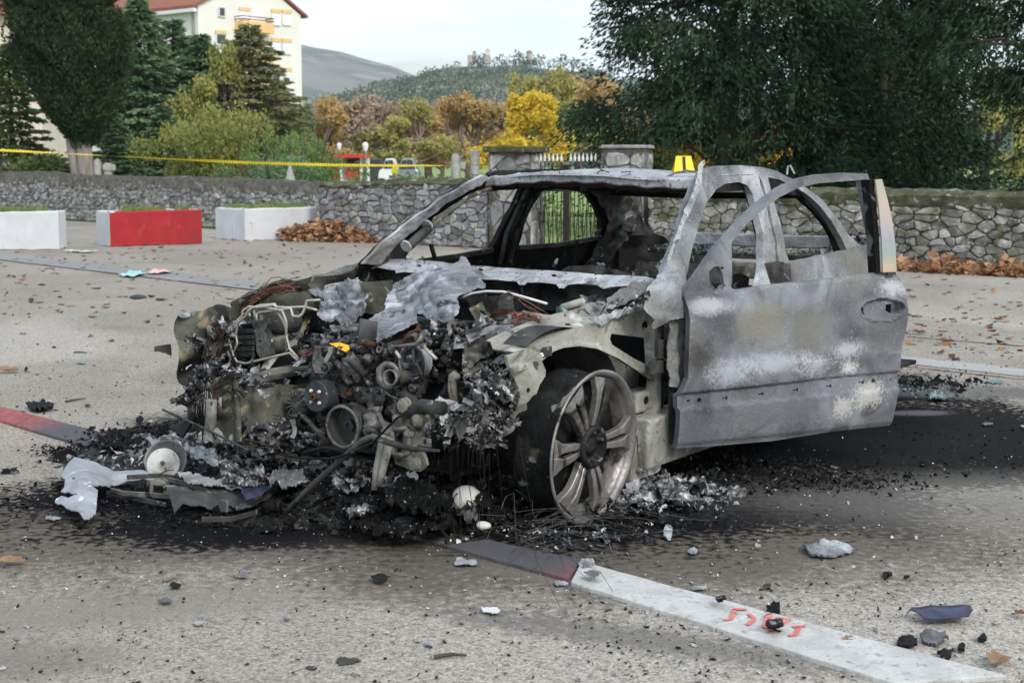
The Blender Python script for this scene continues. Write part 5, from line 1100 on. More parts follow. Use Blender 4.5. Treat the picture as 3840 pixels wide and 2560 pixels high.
# ---------------------------------------------------------------- roof
rR = CP('Y2', 880, 205, l=-.57); rL = CP('Y3', 312, 88, l=.56); bR = CP('Y2', 1690, 170, l=-.56); bL = CP('Y3', 690, 62, l=.57)
print('ROOF', rR, rL, bR, bL)
sF = 1.14; sB = 2.22
def roofz(s, l):
    t = (s-sF)/(sB-sF); e = l/.57
    zf = lerp(rR.z, rL.z, (e+1)/2)+.008+.012*math.sin((e+1)*2.6); return zf+.022*math.sin(min(1, t*1.05)*math.pi)*.9-.03*t*t+.012*(1-e*e)+.004*noise.noise(Vector((s*5, l*5, 0)))
rows = []
for i in range(31):
    s = sF+(sB-sF)*i/30; rows.append([Vector((-s-.03*(1-(l_/.57)**2)*(-1 if i == 0 else 0), l_, roofz(s, l_)-(.012 if i == 0 else 0))) for l_ in [(-.57+1.14*j/28) for j in range(29)]])
mb = MB(); mb.strip(rows); me = mb.mesh('roof', True); ro = link_mesh('roof', me, M['ash_lt'], car); sm = ro.modifiers.new('skin', 'SOLIDIFY'); sm.thickness = .004; sm.offset = -1
# front header: rolled pale lip, dark inner rail below it
P = [Vector((-sF, -.58+1.15*j/24, roofz(sF, -.58+1.15*j/24)-.022+.004*math.sin(j*1.9))) for j in range(25)]
MB().bar(P, (.012, 0, -.004), (0, 0, .022)).build('header_rail', M['ash_lt'], car, False, .006)
MB().bar([p+Vector((-.035, 0, -.032)) for p in P], (.03, 0, 0), (0, 0, .014)).build('inner_header', M['soot'], car, False, .006)
MB().bar([p+Vector((.006, 0, -.024)) for p in P], (.008, 0, 0), (0, 0, .003)).build('header_flange', M['rust'], car)
for k, (s, dz) in enumerate(((1.35, -.055), (1.75, -.065), (2.18, -.085))):
    MB().bar([Vector((-s, -.55+1.1*j/16, roofz(s, 0)+dz-.03*math.sin(j/16*math.pi)*(1 if k < 2 else .3))) for j in range(17)], (.03, 0, 0), (0, 0, .016)).build('roof_bow', M['soot'], car, True, .004)
sheet('sunroof_lining', 'Y2', [(1500, 245), (1700, 225), (1950, 235), (2080, 250), (2000, 285), (1800, 290), (1600, 270)], spl(1.75), NF, M['soot'], cell=18, crumple=.02)
MB().bar([Vector((-1.2, -.57, roofz(1.2, -.57)-.03)), Vector((-1.7, -.57, roofz(1.7, -.57)-.03)), Vector((-2.25, -.58, roofz(2.2, -.57)-.05))], (0, .02, 0), (0, 0, .03)).build('roof_rail', M['soot'], car, False, .004)
MB().bar([Vector((-1.2, .55, roofz(1.2, .55)-.04)), Vector((-1.7, .55, roofz(1.7, .55)-.04)), Vector((-2.25, .56, roofz(2.2, .55)-.05))], (0, .02, 0), (0, 0, .03)).build('roof_rail', M['soot'], car, False, .004)
for k in range(9):
    x0, y0 = rnd.uniform(1180, 1330), rnd.uniform(255, 300); p = Vector((-sF+.0, rnd.uniform(-.56, .55), 0)); p.z = roofz(sF, p.y)+.004
    MB().tube([p, p+Vector((rnd.uniform(-.02, .03), rnd.uniform(-.05, .05), rnd.uniform(.002, .02))), p+Vector((rnd.uniform(-.04, .03), rnd.uniform(-.09, .09), rnd.uniform(-.02, .03)))], .0025, 4).build('loose_wire', M['wire'], car)
# loose strip over the roof edge beside the marker
MB().tube([CP('Y2', 2010, 195, l=.42), CP('Y2', 2070, 165, l=.45), CP('Y2', 2140, 152, l=.48), CP('Y2', 2200, 158, l=.52), CP('Y2', 2225, 220, l=.55)], .005, 5).build('loose_wire', M['ash'], car)
MB().tube([CP('Y3', 752, 75, l=.55), CP('Y3', 755, 35, l=.55), CP('Y3', 768, 28, l=.56), CP('Y3', 790, 70, l=.58)], .005, 5).build('antenna_stub', M['ash_lt'], car)
# ---------------------------------------------------------------- cowl, firewall, floor
cowl = [(140, 142), (400, 140), (600, 150), (900, 183), (1300, 215), (1700, 240), (1960, 257), (2200, 268), (2260, 285), (2200, 330), (1940, 345), (1885, 358), (1840, 330), (1700, 322), (1620, 330), (1590, 352), (1560, 350), (1540, 325), (1420, 312), (1320, 308), (1300, 328), (1270, 330), (1250, 305), (1100, 290), (985, 290), (900, 270), (620, 235), (520, 243), (420, 235), (385, 240), (362, 243), (355, 222), (225, 203), (180, 210)]
sheet('cowl_panel', 'Z5', cowl, spl(lambda x, y: .42+.16*max(-.3, min(1, 1-(y-150-(x-150)*.06)/120))), (1, 0, .6), M['ash_lt'], [ell(535, 190, 20, 8), ell(985, 218, 20, 9), ell(1525, 264, 21, 9), ell(1278, 318, 7, 4, 6), ell(1580, 342, 7, 4, 6), ell(1884, 348, 7, 4, 6)], cell=13, thick=.006, crumple=.006, cs=10)
sheet('cowl_box', 'Z5', [(150, 215), (600, 245), (985, 290), (1900, 345), (1960, 400), (1900, 480), (1500, 520), (1000, 480), (700, 420), (100, 330)], spl(.60), NF, M['soot2'], cell=22, crumple=.02)
flat('firewall', [(.66, -.70, .12), (.66, .70, .12), (.66, .70, .84), (.66, -.70, .84)], M['soot'], (-.02, 0, 0))
flat('floor_pan', [(.62, -.70, .16), (3.4, -.70, .20), (3.4, .70, .20), (.62, .70, .16)], M['soot'], (0, 0, -.02))
MB().bar([Vector((-.70, 0, .20)), Vector((-1.6, 0, .22)), Vector((-2.4, 0, .22))], (0, .14, 0), (0, 0, .10)).build('transmission_tunnel', M['soot'], car, False, .05)
flat('rear_seat_panel', [(2.45, -.66, .20), (2.62, -.66, .74), (2.62, .02, .74), (2.45, .02, .20)], M['soot2'], (-.02, 0, 0))
# parcel shelf bars, tail panel and bumper beam
MB().bar([Vector((-2.72, -.62, .80)), Vector((-2.72, 0, .79)), Vector((-2.72, .64, .80))], (.05, 0, 0), (0, 0, .014)).build('parcel_shelf', M['soot2'], car)
MB().bar([Vector((-2.95, -.62, .86)), Vector((-2.95, 0, .86)), Vector((-2.95, .66, .87))], (.02, 0, 0), (0, 0, .035)).build('shelf_beam', M['ash'], car, False, .008)
MB().bar([Vector((-3.3, -.62, .66)), Vector((-3.4, 0, .66)), Vector((-3.3, .5, .66))], (.02, 0, 0), (0, 0, .05)).build('tail_panel', M['cream'], car, False, .01)
MB().bar([Vector((-3.1, -.68, .45)), Vector((-3.4, -.66, .45))], (0, .02, 0), (0, 0, .40)).build('rear_quarter', M['soot'], car)
MB().bar([Vector((-2.5, -.72, .45)), Vector((-3.2, -.70, .45))], (0, .02, 0), (0, 0, .36)).build('rear_quarter', M['soot'], car)
# molten glass on the parcel shelf
def shards(P, sz, rng, flatn=.5, curl=.35):
    n = len(P); A = rng.normal(size=(n, 3)); A[:, 2] *= flatn; A /= np.linalg.norm(A, axis=1, keepdims=True)+1e-9
    B = rng.normal(size=(n, 3)); B[:, 2] *= flatn; B -= A*np.sum(A*B, 1, keepdims=True); B /= np.linalg.norm(B, axis=1, keepdims=True)+1e-9; Cn = np.cross(A, B)
    s = np.broadcast_to(np.asarray(sz, float), (n,))[:, None]; k = 6; ring = []
    for i in range(k):
        t = 2*np.pi*i/k; r = s*rng.uniform(.35, 1.0, (n, 1))*.5; ring.append(P+A*r*np.cos(t)*1.3+B*r*np.sin(t)*.8+Cn*s*rng.uniform(-curl, curl, (n, 1))*.5)
    ctr = P+Cn*s*rng.uniform(-curl, curl, (n, 1))*.6; V = np.stack(ring+[ctr], 1).reshape(-1, 3); b = np.arange(n)[:, None]*(k+1); F = np.concatenate([np.concatenate([b+i, b+(i+1) % k, b+k], 1) for i in range(k)])
    return V, F
def shard_obj(name, P, sz, m, seed, parent=None, flatn=.5, curl=.35, kind='stuff'):
    g = np.random.default_rng(seed); V, F = shards(np.asarray(P, float), sz if callable(sz) is False else 0, g, flatn, curl); o = link_mesh(name, fast_mesh(name, V, F), m, parent)
    if kind: o['kind'] = kind
    return o
g = np.random.default_rng(9)
P = np.stack([-2.72+g.normal(size=500)*.06, g.uniform(-.62, -.1, 500), .80+g.random(500)*.022*(1+np.sin(np.arange(500)*.02))], 1); shard_obj('molten_glass', P, g.uniform(.01, .024, 500), M['glassd'], 3, car)
P = np.stack([-2.72+g.normal(size=400)*.05, g.uniform(-.6, .6, 400), .80+g.random(400)*.03], 1); shard_obj('burnt_scraps', P, g.uniform(.01, .03, 400), M['midflake'], 4, car)
P = np.stack([-2.85+g.normal(size=300)*.06, .50+g.normal(size=300)*.05, .80+g.random(300)**2*.13], 1); shard_obj('burnt_scraps', P, g.uniform(.01, .035, 300), M['char'], 5, car)
# seat frames and springs
def ctube(name, t, pts, mp, r, m, n=6, parent=None): return MB().tube([mp(t, x, y) for x, y in pts], r, n).build(name, m, parent or car, True)
for l0 in (-.36, .36):
    sp_ = 1.75 if l0 < 0 else 1.70
    MB().tube([(-sp_, l0-.24, .3), (-sp_-.12, l0-.23, .62), (-sp_-.16, l0-.12, .70), (-sp_-.16, l0+.12, .70), (-sp_-.12, l0+.23, .62), (-sp_, l0+.24, .3)], .014, 8).build('seat_frame', M['soot2'], car, True)
    for k in range(5): MB().tube([(-sp_-.02-.02*k, l0-.22, .38+k*.06), (-sp_-.02-.02*k, l0+.22, .38+k*.06)], .005, 5).build('seat_spring', M['soot2'], car)
    for k in range(4): MB().tube([(-sp_-.0, l0-.18+k*.12, .35), (-sp_-.12, l0-.18+k*.12, .66)], .004, 5).build('seat_spring', M['soot2'], car)
    MB().bar([(-sp_+.0, l0, .32), (-sp_+.45, l0, .34)], (0, .23, 0), (0, 0, .03)).build('seat_base', M['soot'], car, False, .01)
sheet('seat_shell', 'Y2', [(1350, 775), (1400, 750), (1540, 745), (1700, 770), (1780, 800), (1780, 850), (1340, 850)], spl(1.2), NF, M['soot2'], cell=20, crumple=.02)
ctube('seat_hoop', 'Y2', [(1510, 745), (1540, 715), (1600, 712), (1640, 740), (1650, 775)], spl(1.35), .008, M['soot'], 6)
sheet('seat_scrap', 'Y3', [(478, 585), (520, 582), (556, 600), (552, 650), (478, 660)], spl(1.5), NF, M['soot'], cell=14, crumple=.01)
# ---------------------------------------------------------------- left front: rail, apron, wheel house
LA = .72
ap_out = [(150, 500), (212, 482), (330, 422), (525, 345), (700, 300), (830, 258), (935, 232), (965, 250), (988, 345), (990, 640), (962, 640), (880, 590), (760, 512), (640, 457), (540, 442), (450, 452), (400, 470), (352, 508), (300, 545), (228, 575), (170, 590)]
tri = [(736, 374), (960, 402), (976, 432), (966, 520), (934, 548), (860, 512), (740, 436), (728, 404)]
pins = [ell(240+i*36, 528-i*14.5+(i-5)**2*.35, 3, 3, 6) for i in range(9)]+[ell(650, 396, 4, 4, 6), ell(864, 283, 4, 5, 6), ell(380, 420, 6, 4, 6), ell(760, 350, 4, 5, 6), ell(930, 330, 24, 30, 10)]
def ap_disp(x, y):
    arch = [(150, 590), (300, 545), (400, 470), (540, 442), (640, 457), (760, 512), (880, 590), (965, 640)]
    for (x0, y0), (x1, y1) in zip(arch, arch[1:]):
        if x0 <= x <= x1: a = y0+(y1-y0)*(x-x0)/(x1-x0); return .014*smst((28-(a-y))/14)
    return 0
sheet('wing_apron', 'Y1', ap_out, lpl(LA), NL, M['cream'], [tri]+pins, cell=10, disp=ap_disp, thick=.012, hjag=0)
# upper face of the rail
top_o = [(212, 482), (330, 422), (525, 345), (700, 300), (830, 258), (935, 232)]; top_i = [(200, 415), (330, 380), (455, 320), (600, 265), (720, 225), (850, 190)]
rows = []
for (x0, y0), (x1, y1) in zip(dense(top_o, 30, 0, rnd, False)+[(935, 232)], dense(top_i, 30, 0, rnd, False)+[(850, 190)]):
    a = CP('Y1', x0, y0, l=LA); rows.append([a, a+Vector((0, -.05, .004)), a+Vector((0, -.11, .006)), a+Vector((0, -.12, .03)), a+Vector((0, -.14, .034))])
me = MB().strip(rows).mesh('rail_top', False); o = link_mesh('rail_top', me, M['cream'], car); o.modifiers.new('s', 'SOLIDIFY').thickness = .004
for i in range(1, len(rows)-1, 1): MB().lathe([(0, .006), (.003, .005)], rows[i][4]+Vector((0, -.0, -.016))+Vector((0, .016, 0)), (0, 1, 0), 6).build('spot_weld', M['soot2'], car) if i % 2 else None
for i in (3, 7, 11): MB().lathe([(0, .011), (.006, .009)], rows[min(i, len(rows)-2)][1], (0, 0, 1), 8).build('bolt', M['soot2'], car)
# bracket at the front of the rail
MB().box(CP('Y1', 375, 475, l=.735), (.05, .012, .035)).build('rail_bracket', M['soot2'], car, False, .003)
sheet('white_clip', 'Y1', [(335, 483), (352, 480), (360, 500), (348, 505)], lpl(.76), NL, M['whiteash'], cell=8)
# wheel house: curved liner
rows = []; wc = CP('Y1', 640, 1010, l=.875); wx, wz = wc.x, .29
print('WHEEL', wc)
for j in range(25):
    a = RAD(62+128*j/24); r = .415; rows.append([Vector((wx+math.cos(a)*(r+.02*(k < 1)), .72-.30*k/5-(.02 if k else 0), wz+math.sin(a)*(r-.02*k/5*0)+.0)) for k in range(6)])
MB().strip(rows).build('wheel_house', M['soot2'], car, True)
flat('wheel_house_wall', [(-wx-.24, .41, .14), (-wx+.44, .41, .14), (-wx+.44, .41, .70), (-wx-.24, .41, .62)], M['soot'], (0, -.01, 0))
sheet('wheel_house_panel', 'Y1', [(640, 470), (700, 475), (770, 520), (880, 595), (960, 645), (900, 680), (800, 690), (760, 640), (700, 560), (640, 520)], lpl(.60), NL, M['cream'], cell=16, crumple=.02)
# hinge post and front sill piece
post = [(974, 345), (1012, 345), (1012, 1130), (995, 1152), (838, 1202), (846, 1150), (852, 935), (930, 900), (962, 850), (985, 760), (992, 640)]
sheet('hinge_post', 'Y1', post, lpl(.745), NL, M['cream'], [ell(890, 1140, 10, 9, 8)], cell=15, thick=.05, crumple=.004)
sheet('access_plate', 'Y1', [(885, 945), (990, 935), (998, 1010), (890, 1042)], lpl(.752), NL, M['ash_lt'], cell=20, thick=.004)
for x, y in ((890, 1140), (1000, 1085)): MB().lathe([(-.002, .014), (.012, .012), (.012, .006), (.03, .005)], CP('Y1', x, y, l=.752), (0, 1, 0), 8).build('bolt', M['alu'], car)
MB().box(CP('Y1', 880, 745, l=.66), (.17, .10, .085)).build('cross_beam', M['cream'], car, False, .012)
MB().lathe([(0, .016), (.002, .016)], CP('Y1', 930, 745, l=.713), (0, 1, 0), 10).build('beam_dark_disc', M['soot'], car)  # solid dark disc painting the shade of a hole; the beam is uncut
sheet('inner_sill', 'Y1', [(845, 810), (960, 800), (975, 780), (962, 850), (930, 900), (852, 930)], lpl(.62), NL, M['soot2'], cell=20)
sheet('door_shut_post', 'Y1', [(1012, 345), (1060, 330), (1075, 700), (1110, 1010), (1140, 1070), (1060, 1110), (1012, 1130)], vpl(.50, .745, .66, .66), vpl(.50, .745, .66, .66).n, M['soot'], cell=18, thick=.02, crumple=.006)
# hinges
for pts in ([(1000, 412), (1052, 408), (1052, 470), (1108, 430), (1108, 515), (1000, 512)], [(948, 560), (1010, 522), (1062, 528), (1062, 600), (1010, 592), (950, 602)]):
    sheet('door_hinge', 'Y1', pts, lpl(.80), NL, M['soot2'], cell=14, thick=.018)
sheet('wing_remnant', 'Y1', [(1058, 315), (1150, 292), (1155, 440), (1165, 600), (1140, 650), (1128, 672), (1062, 672), (1060, 560)], lpl(.83), NL, M['ash'], cell=10, thick=.004, jag=3, crumple=.02, cs=9)
sheet('wing_corner', 'Y1', [(935, 240), (965, 130), (992, 55), (1030, 28), (1085, 30), (1145, -5), (1150, 150), (1158, 290), (1120, 282), (1062, 300), (1040, 335), (1000, 352), (972, 338), (985, 300), (952, 268)], lpl(lambda x, y: .86-.10*smst((170-y)/200)), NL, M['ash'], [ell(945, 300, 1, 1, 5)], cell=9, thick=.004, jag=1.5, crumple=.028, cs=7)
sheet('wing_flange', 'Y1', [(560, 235), (690, 200), (770, 150), (880, 82), (985, 62), (970, 105), (880, 165), (780, 215), (700, 262), (640, 268)], lpl(lambda x, y: .60+.14*(x-560)/400), (0, .3, 1), M['ash'], cell=9, jag=3, crumple=.03, cs=9)
sheet('wing_flange', 'Y1', [(610, 290), (700, 262), (800, 240), (880, 200), (950, 150), (975, 180), (940, 225), (900, 225), (860, 240), (780, 280), (690, 312)], lpl(.74), (0, .4, 1), M['ash_lt'], cell=9, jag=4, crumple=.03, cs=12)
sheet('torn_sheet', 'Y1', [(560, 152), (662, 152), (650, 178), (690, 190), (600, 185)], lpl(.45), (0, .3, 1), M['ash'], cell=10, jag=3, crumple=.02)
# ---------------------------------------------------------------- wheels
def wheel(label, c, ax, seed, spokes=True):
    # c: rim centre (car frame), ax: outward axle
    ax = Vector(ax).normalized(); root = MB().lathe([(-.175, .240), (-.17, .252), (-.15, .245), (-.12, .235), (-.03, .242), (-.012, .262), (0, .282), (.006, .282), (.006, .272), (-.004, .262), (-.012, .256), (-.03, .25), (-.06, .234), (-.12, .225), (-.15, .23), (-.175, .240)], c, ax, 64).build('wheel', M['rim'], car, True)
    root['label'] = label
    # remains of the tyre: black crust round the barrel
    rr = random.Random(seed); prof = [(-.178, .245), (-.175, .262), (-.15, .270), (-.10, .264), (-.045, .262), (-.02, .265), (-.010, .262)]
    mb = MB(); a = ax.orthogonal().normalized(); b = ax.cross(a); n = 72; vs = []
    for h, r in prof:
        for k in range(n): t = 2*math.pi*k/n; q = r+.010*noise.noise(Vector((math.cos(t)*5, math.sin(t)*5, h*30+seed)))-.004; vs.append(c+ax*h+(a*math.cos(t)+b*math.sin(t))*q)
    mb.add(vs, [(i*n+k, i*n+(k+1) % n, (i+1)*n+(k+1) % n, (i+1)*n+k) for i in range(len(prof)-1) for k in range(n)]); mb.build('tyre', M['tyre'], root, True)
    mb = MB(); mb.lathe([(-.07, .235), (-.075, .10), (-.08, .02)], c, ax, 32); mb.build('brake_shield', M['soot'], root)
    MB().lathe([(-.13, .165), (-.115, .17), (-.115, .06), (-.13, .06)], c, ax, 32, True).build('brake_disc', M['rust'], root)
    if not spokes: return root
    # in-plane basis: v up, u towards the back of the car
    v = (Vector((0, 0, 1))-ax*ax.z).normalized(); u = v.cross(ax)
    if (u.x > 0): u = -u
    for ang in (180, 127, 78, 3, -72, -127):
        t = RAD(ang); dr = u*math.cos(t)+v*math.sin(t); dt = -u*math.sin(t)+v*math.cos(t)
        for sd in (-1, 1):
            rows = []
            for k in range(9):
                f = k/8; r = .062+f*.190; hw = .0095+.008*f+.020*smst((f-.66)/.34); off = sd*(.0125+.019*f); dep = -.016+.010*f+.010*math.sin(f*3.1)
                p = c+dr*r+dt*off+ax*dep; rows.append([p-dt*hw-ax*.022, p-dt*hw, p-dt*hw*.75+ax*.003, p+dt*hw*.75+ax*.003, p+dt*hw, p+dt*hw-ax*.022])
            me = MB().strip(rows).mesh('spoke', False); link_mesh('spoke', me, M['rim'] if ang not in (78,) or sd > 0 else M['rim_dk'], root)
        # web joining the two blades at the hub
        p0 = c+dr*.07-ax*.01; MB().prism([p0-dt*.02, p0+dt*.02, p0+dr*.045+dt*.022, p0+dr*.045-dt*.022], -ax*.02).build('spoke_web', M['rim_dk'], root)
    MB().lathe([(-.04, .080), (-.002, .080), (.006, .075), (.006, .062), (-.02, .056)], c, ax, 36).build('hub', M['soot'], root, True)
    for k in range(5): t = RAD(72*k+20); MB().lathe([(-.03, .0095), (.0, .0085), (.004, .004)], c+(u*math.cos(t)+v*math.sin(t))*.056, ax, 7).build('wheel_bolt', M['soot2'], root)
    MB().lathe([(-.03, .034), (-.012, .032), (-.008, .02)], c, ax, 18).build('axle_cap', M['soot'], root, True)
    return root
whl = wheel('scorched alloy wheel turned slightly, its tyre burnt off', Vector((wx, .875, wc.z)), Vector((-.02, 1, -.06)), 3)
wheel('sooty front wheel on the far side', Vector((wx+.0, -.62, .282)), Vector((0, -1, 0)), 5, False)
wheel('burnt rear wheel behind the open door', Vector((-2.62, .70, .282)), Vector((0, 1, 0)), 6, False)
wheel('burnt rear wheel on the far side', Vector((-2.86, -.76, .282)), Vector((0, -1, 0)), 8, False)
# wire fuzz of the burnt tyre lying round the wheel foot
mb = MB(); rw = random.Random(4)
for k in range(60):
    p = CP('Y5', rw.gauss(1960, 150), rw.uniform(760, 960), l=rw.uniform(.78, 1.02)); p.z = max(.01, p.z*rw.random()); d = Vector((rw.gauss(-.1, .22), rw.gauss(.10, .14), 0)); h = rw.uniform(.0, .04)
    mb.tube([p, p+d*.35+Vector((0, 0, h)), p+d*.8+Vector((rw.gauss(0, .04), rw.gauss(0, .04), h*.6)), p+d*1.2+Vector((0, 0, -p.z*.6))], .0009, 3, False)
o = mb.build('tyre_wires', M['soot2'], whl); o['kind'] = 'stuff'
# ================================================================ front end: right wing, rails, engine
def pl(t, x, y, s): return CP(t, x, y, s=s)
rwing = [(330, 551), (425, 535), (500, 520), (560, 492), (625, 470), (662, 482), (700, 492), (716, 468), (765, 420), (850, 388), (960, 370), (1100, 322), (1250, 300), (1340, 268), (1480, 250), (1600, 205), (1720, 170), (1730, 260), (1600, 290), (1400, 330), (1300, 700), (900, 1020), (560, 1060), (540, 1010), (480, 1062), (420, 1085), (345, 1045), (292, 965), (276, 885), (268, 800), (292, 715), (322, 640)]
wplane = vpl(.62, -.80, -.60, -.88)
def rw_disp(x, y): return .03*math.sin((x+y)*.012)+.02*math.sin(y*.02-x*.006)+.03*smst((420-x)/140)
sheet('wing', 'Z4', rwing, wplane, wplane.n, M['olive'], [[(420, 725), (440, 690), (460, 684), (445, 706)], ell(372, 655, 4, 5, 6), ell(352, 712, 4, 5, 6)], cell=17, disp=rw_disp, jag=2.0, crumple=.012, cs=6, thick=.003)['label'] = 'crumpled olive right wing, inner face showing'
# pale flaked upper edge of the wing
sheet('wing_lip', 'Z4', [(330, 548), (420, 522), (500, 515), (520, 528), (440, 545), (390, 558), (340, 560)], wplane, (0, .2, 1), M['ash_lt'], cell=9, jag=3, crumple=.01)
sheet('wing_lip', 'Z4', [(716, 455), (850, 378), (960, 360), (1100, 312), (1250, 288), (1340, 258), (1345, 275), (1250, 306), (1100, 330), (960, 380), (850, 400), (725, 478)], wplane, (0, .3, 1), M['olive'], cell=12, jag=1.5, crumple=.008, thick=.012)
sheet('wing_lip', 'Z4', [(1300, 275), (1480, 215), (1720, 150), (1730, 185), (1500, 245), (1320, 300)], wplane, (0, .3, 1), M['ash'], cell=12, jag=2, crumple=.012, thick=.015)
sheet('support_stub', 'Z4', [(153, 790), (215, 780), (278, 770), (285, 850), (240, 835), (155, 825)], vpl(-.5, -.93, -.62, -.98), (1, .3, 0), M['soot2'], cell=14, jag=2, crumple=.02)
# inner apron and strut tower on the right
sheet('strut_tower', 'Z4', [(985, 440), (1060, 386), (1250, 402), (1370, 440), (1352, 520), (1290, 560), (1272, 700), (1232, 865), (1110, 832), (1000, 700), (955, 560)], vpl(.14, -.62, .04, -.36), vpl(.14, -.62, .04, -.36).n, M['alu'], [[(1150, 412), (1205, 410), (1210, 432), (1158, 436)], [(1235, 405), (1285, 412), (1290, 445), (1240, 440)]], cell=14, crumple=.02, cs=7, thick=.01)
sheet('inner_wall', 'Z4', [(1240, 395), (1900, 420), (1900, 1100), (1200, 1100), (1230, 860), (1290, 560)], spl(.42), NF, M['soot'], cell=30, crumple=.03)
sheet('inner_wall', 'Z4', [(1660, 320), (1895, 300), (1860, 470), (1780, 560), (1640, 520), (1600, 400)], spl(.40), NF, M['olive'], cell=20, crumple=.03)
for x, y in ((1175, 665), (1185, 690)): MB().lathe([(0, .016), (.004, .016), (.004, .010), (.02, .009)], CP('Z4', x, y, s=-.05), (1, 0, 0), 8).build('bolt', M['alu'], car)
# right longitudinal rail
rp = vpl(-.66, -.50, -.62, -.36)
sheet('rail_end', 'Z4', [(585, 1025), (622, 1005), (720, 1015), (748, 1060), (764, 1130), (775, 1485), (600, 1495), (590, 1300)], spl(-.66), NF, M['olive'], [[(615, 1155), (650, 1150), (652, 1240), (640, 1270), (612, 1225)]], cell=15, crumple=.008, thick=.012)
sheet('rail_side', 'Z4', [(760, 1085), (1000, 1060), (1262, 1068), (1262, 1320), (1000, 1342), (900, 1390), (775, 1482)], lpl(-.36), NL, M['olive'], [ell(1078, 1130, 8, 8, 8)], cell=18, crumple=.01, thick=.012)
P = [CP('Z4', 590, 1020, s=-.66), CP('Z4', 752, 1062, s=-.66)]
MB().prism([P[0], P[1], P[1]+Vector((-.9, 0, .02)), P[0]+Vector((-.9, 0, .02))], (0, 0, -.01)).build('rail_top', M['olive'], car)
band('rail_flange', 'Z4', [(735, 1022), (756, 1075), (766, 1150), (778, 1480)], spl(-.668), M['olive'], (0, .008, 0), (.008, 0, 0))
for x, y in ((705, 1075), (698, 1160), (702, 1262), (620, 1290)): MB().lathe([(0, .02), (.004, .02), (.005, .013), (.022, .012), (.024, .007)], CP('Z4', x, y, s=-.668), (1, 0, 0), 7).build('bolt', M['olive'], car)
MB().bar([CP('Z4', 575, 1168, s=-.70), CP('Z4', 570, 1300, s=-.71), CP('Z4', 558, 1475, s=-.72)], (0, .022, 0), (.012, 0, 0)).build('upright_bar', M['cream'], car, False, .006)
MB().tube([CP('Z4', 215, 1245, s=-.86), CP('Z4', 500, 1372, s=-.82), CP('Z4', 845, 1542, s=-.80)], .0045, 6).build('long_rod', M['soot2'], car)
MB().tube([CP('Z4', 340, 1440, s=-.7), CP('Z4', 400, 1345, s=-.66), CP('Z4', 440, 1290, s=-.62)], .018, 6).build('lower_arm', M['soot'], car)
# radiator side remnants hanging left of the rail
for k in range(26):
    x = 405+k*7; y0 = rnd.uniform(1080, 1200); MB().tube([CP('Z4', x, y0, s=-.60), CP('Z4', x+rnd.uniform(-8, 8), (y0+1400)/2, s=-.62), CP('Z4', x+rnd.uniform(-12, 12), rnd.uniform(1330, 1480), s=-.60)], .003, 4).build('radiator_fin', M['soot2'], car)
# hydraulic block, pump, ball and perforated plate
def rbox(name, t, x0, y0, x1, y1, s, d, m, bev=.004, rz=0, parent=None):
    a, b = CP(t, x0, y1, s=s), CP(t, x1, y0, s=s); R = Matrix.Rotation(rz, 3, 'X'); return MB().box(((a.x+b.x)/2-d/2, (a.y+b.y)/2, (a.z+b.z)/2), (d, abs(b.y-a.y), abs(b.z-a.z)), R).build(name, m, parent or car, False, bev)
abs_ = rbox('hydraulic_block', 'Z4', 715, 640, 800, 880, -.30, .10, M['iron_b'], .006, .12); abs_['label'] = 'brake hydraulic block'
rbox('finned_cover', 'Z4', 795, 620, 880, 870, -.29, .12, M['soot'], .004, .1)
for k in range(5): rbox('rib', 'Z4', 722, 665+k*42, 880, 680+k*42, -.305, .012, M['soot2'] if k % 2 else M['iron_b'], .002, .10)
sheet('perforated_plate', 'Z4', [(868, 612), (905, 598), (985, 575), (1000, 640), (1012, 720), (1028, 830), (985, 858), (935, 872), (905, 820), (895, 700)], spl(-.30), NF, M['alu'], [ell(x, y, r, r*1.1, 7) for x, y, r in ((930, 690, 5), (950, 690, 5), (930, 712, 5), (948, 715, 4), (930, 742, 11), (965, 700, 4), (955, 770, 5), (1000, 620, 4), (925, 640, 4))]+[[(932, 780), (940, 780), (945, 850), (938, 852)], [(950, 800), (956, 800), (960, 845), (953, 845)]], cell=12, thick=.01, crumple=.005)
c = CP('Z4', 1040, 605, s=-.24); MB().lathe([(-.12, .05), (-.03, .052), (0, .048), (.012, .03)], c, (1, .15, .05), 24).build('pump_motor', M['soot2'], car, True)
c = CP('Z4', 1060, 750, s=-.20); MB().lathe([(-.045, .01), (-.035, .034), (-.01, .046), (.02, .044), (.04, .03), (.048, .008)], c, (.55, 1, 0), 24).build('reservoir_ball', M['cream'], car, True)
rbox('mount_bracket', 'Z4', 930, 860, 1150, 1030, -.10, .05, M['soot2'], .01)
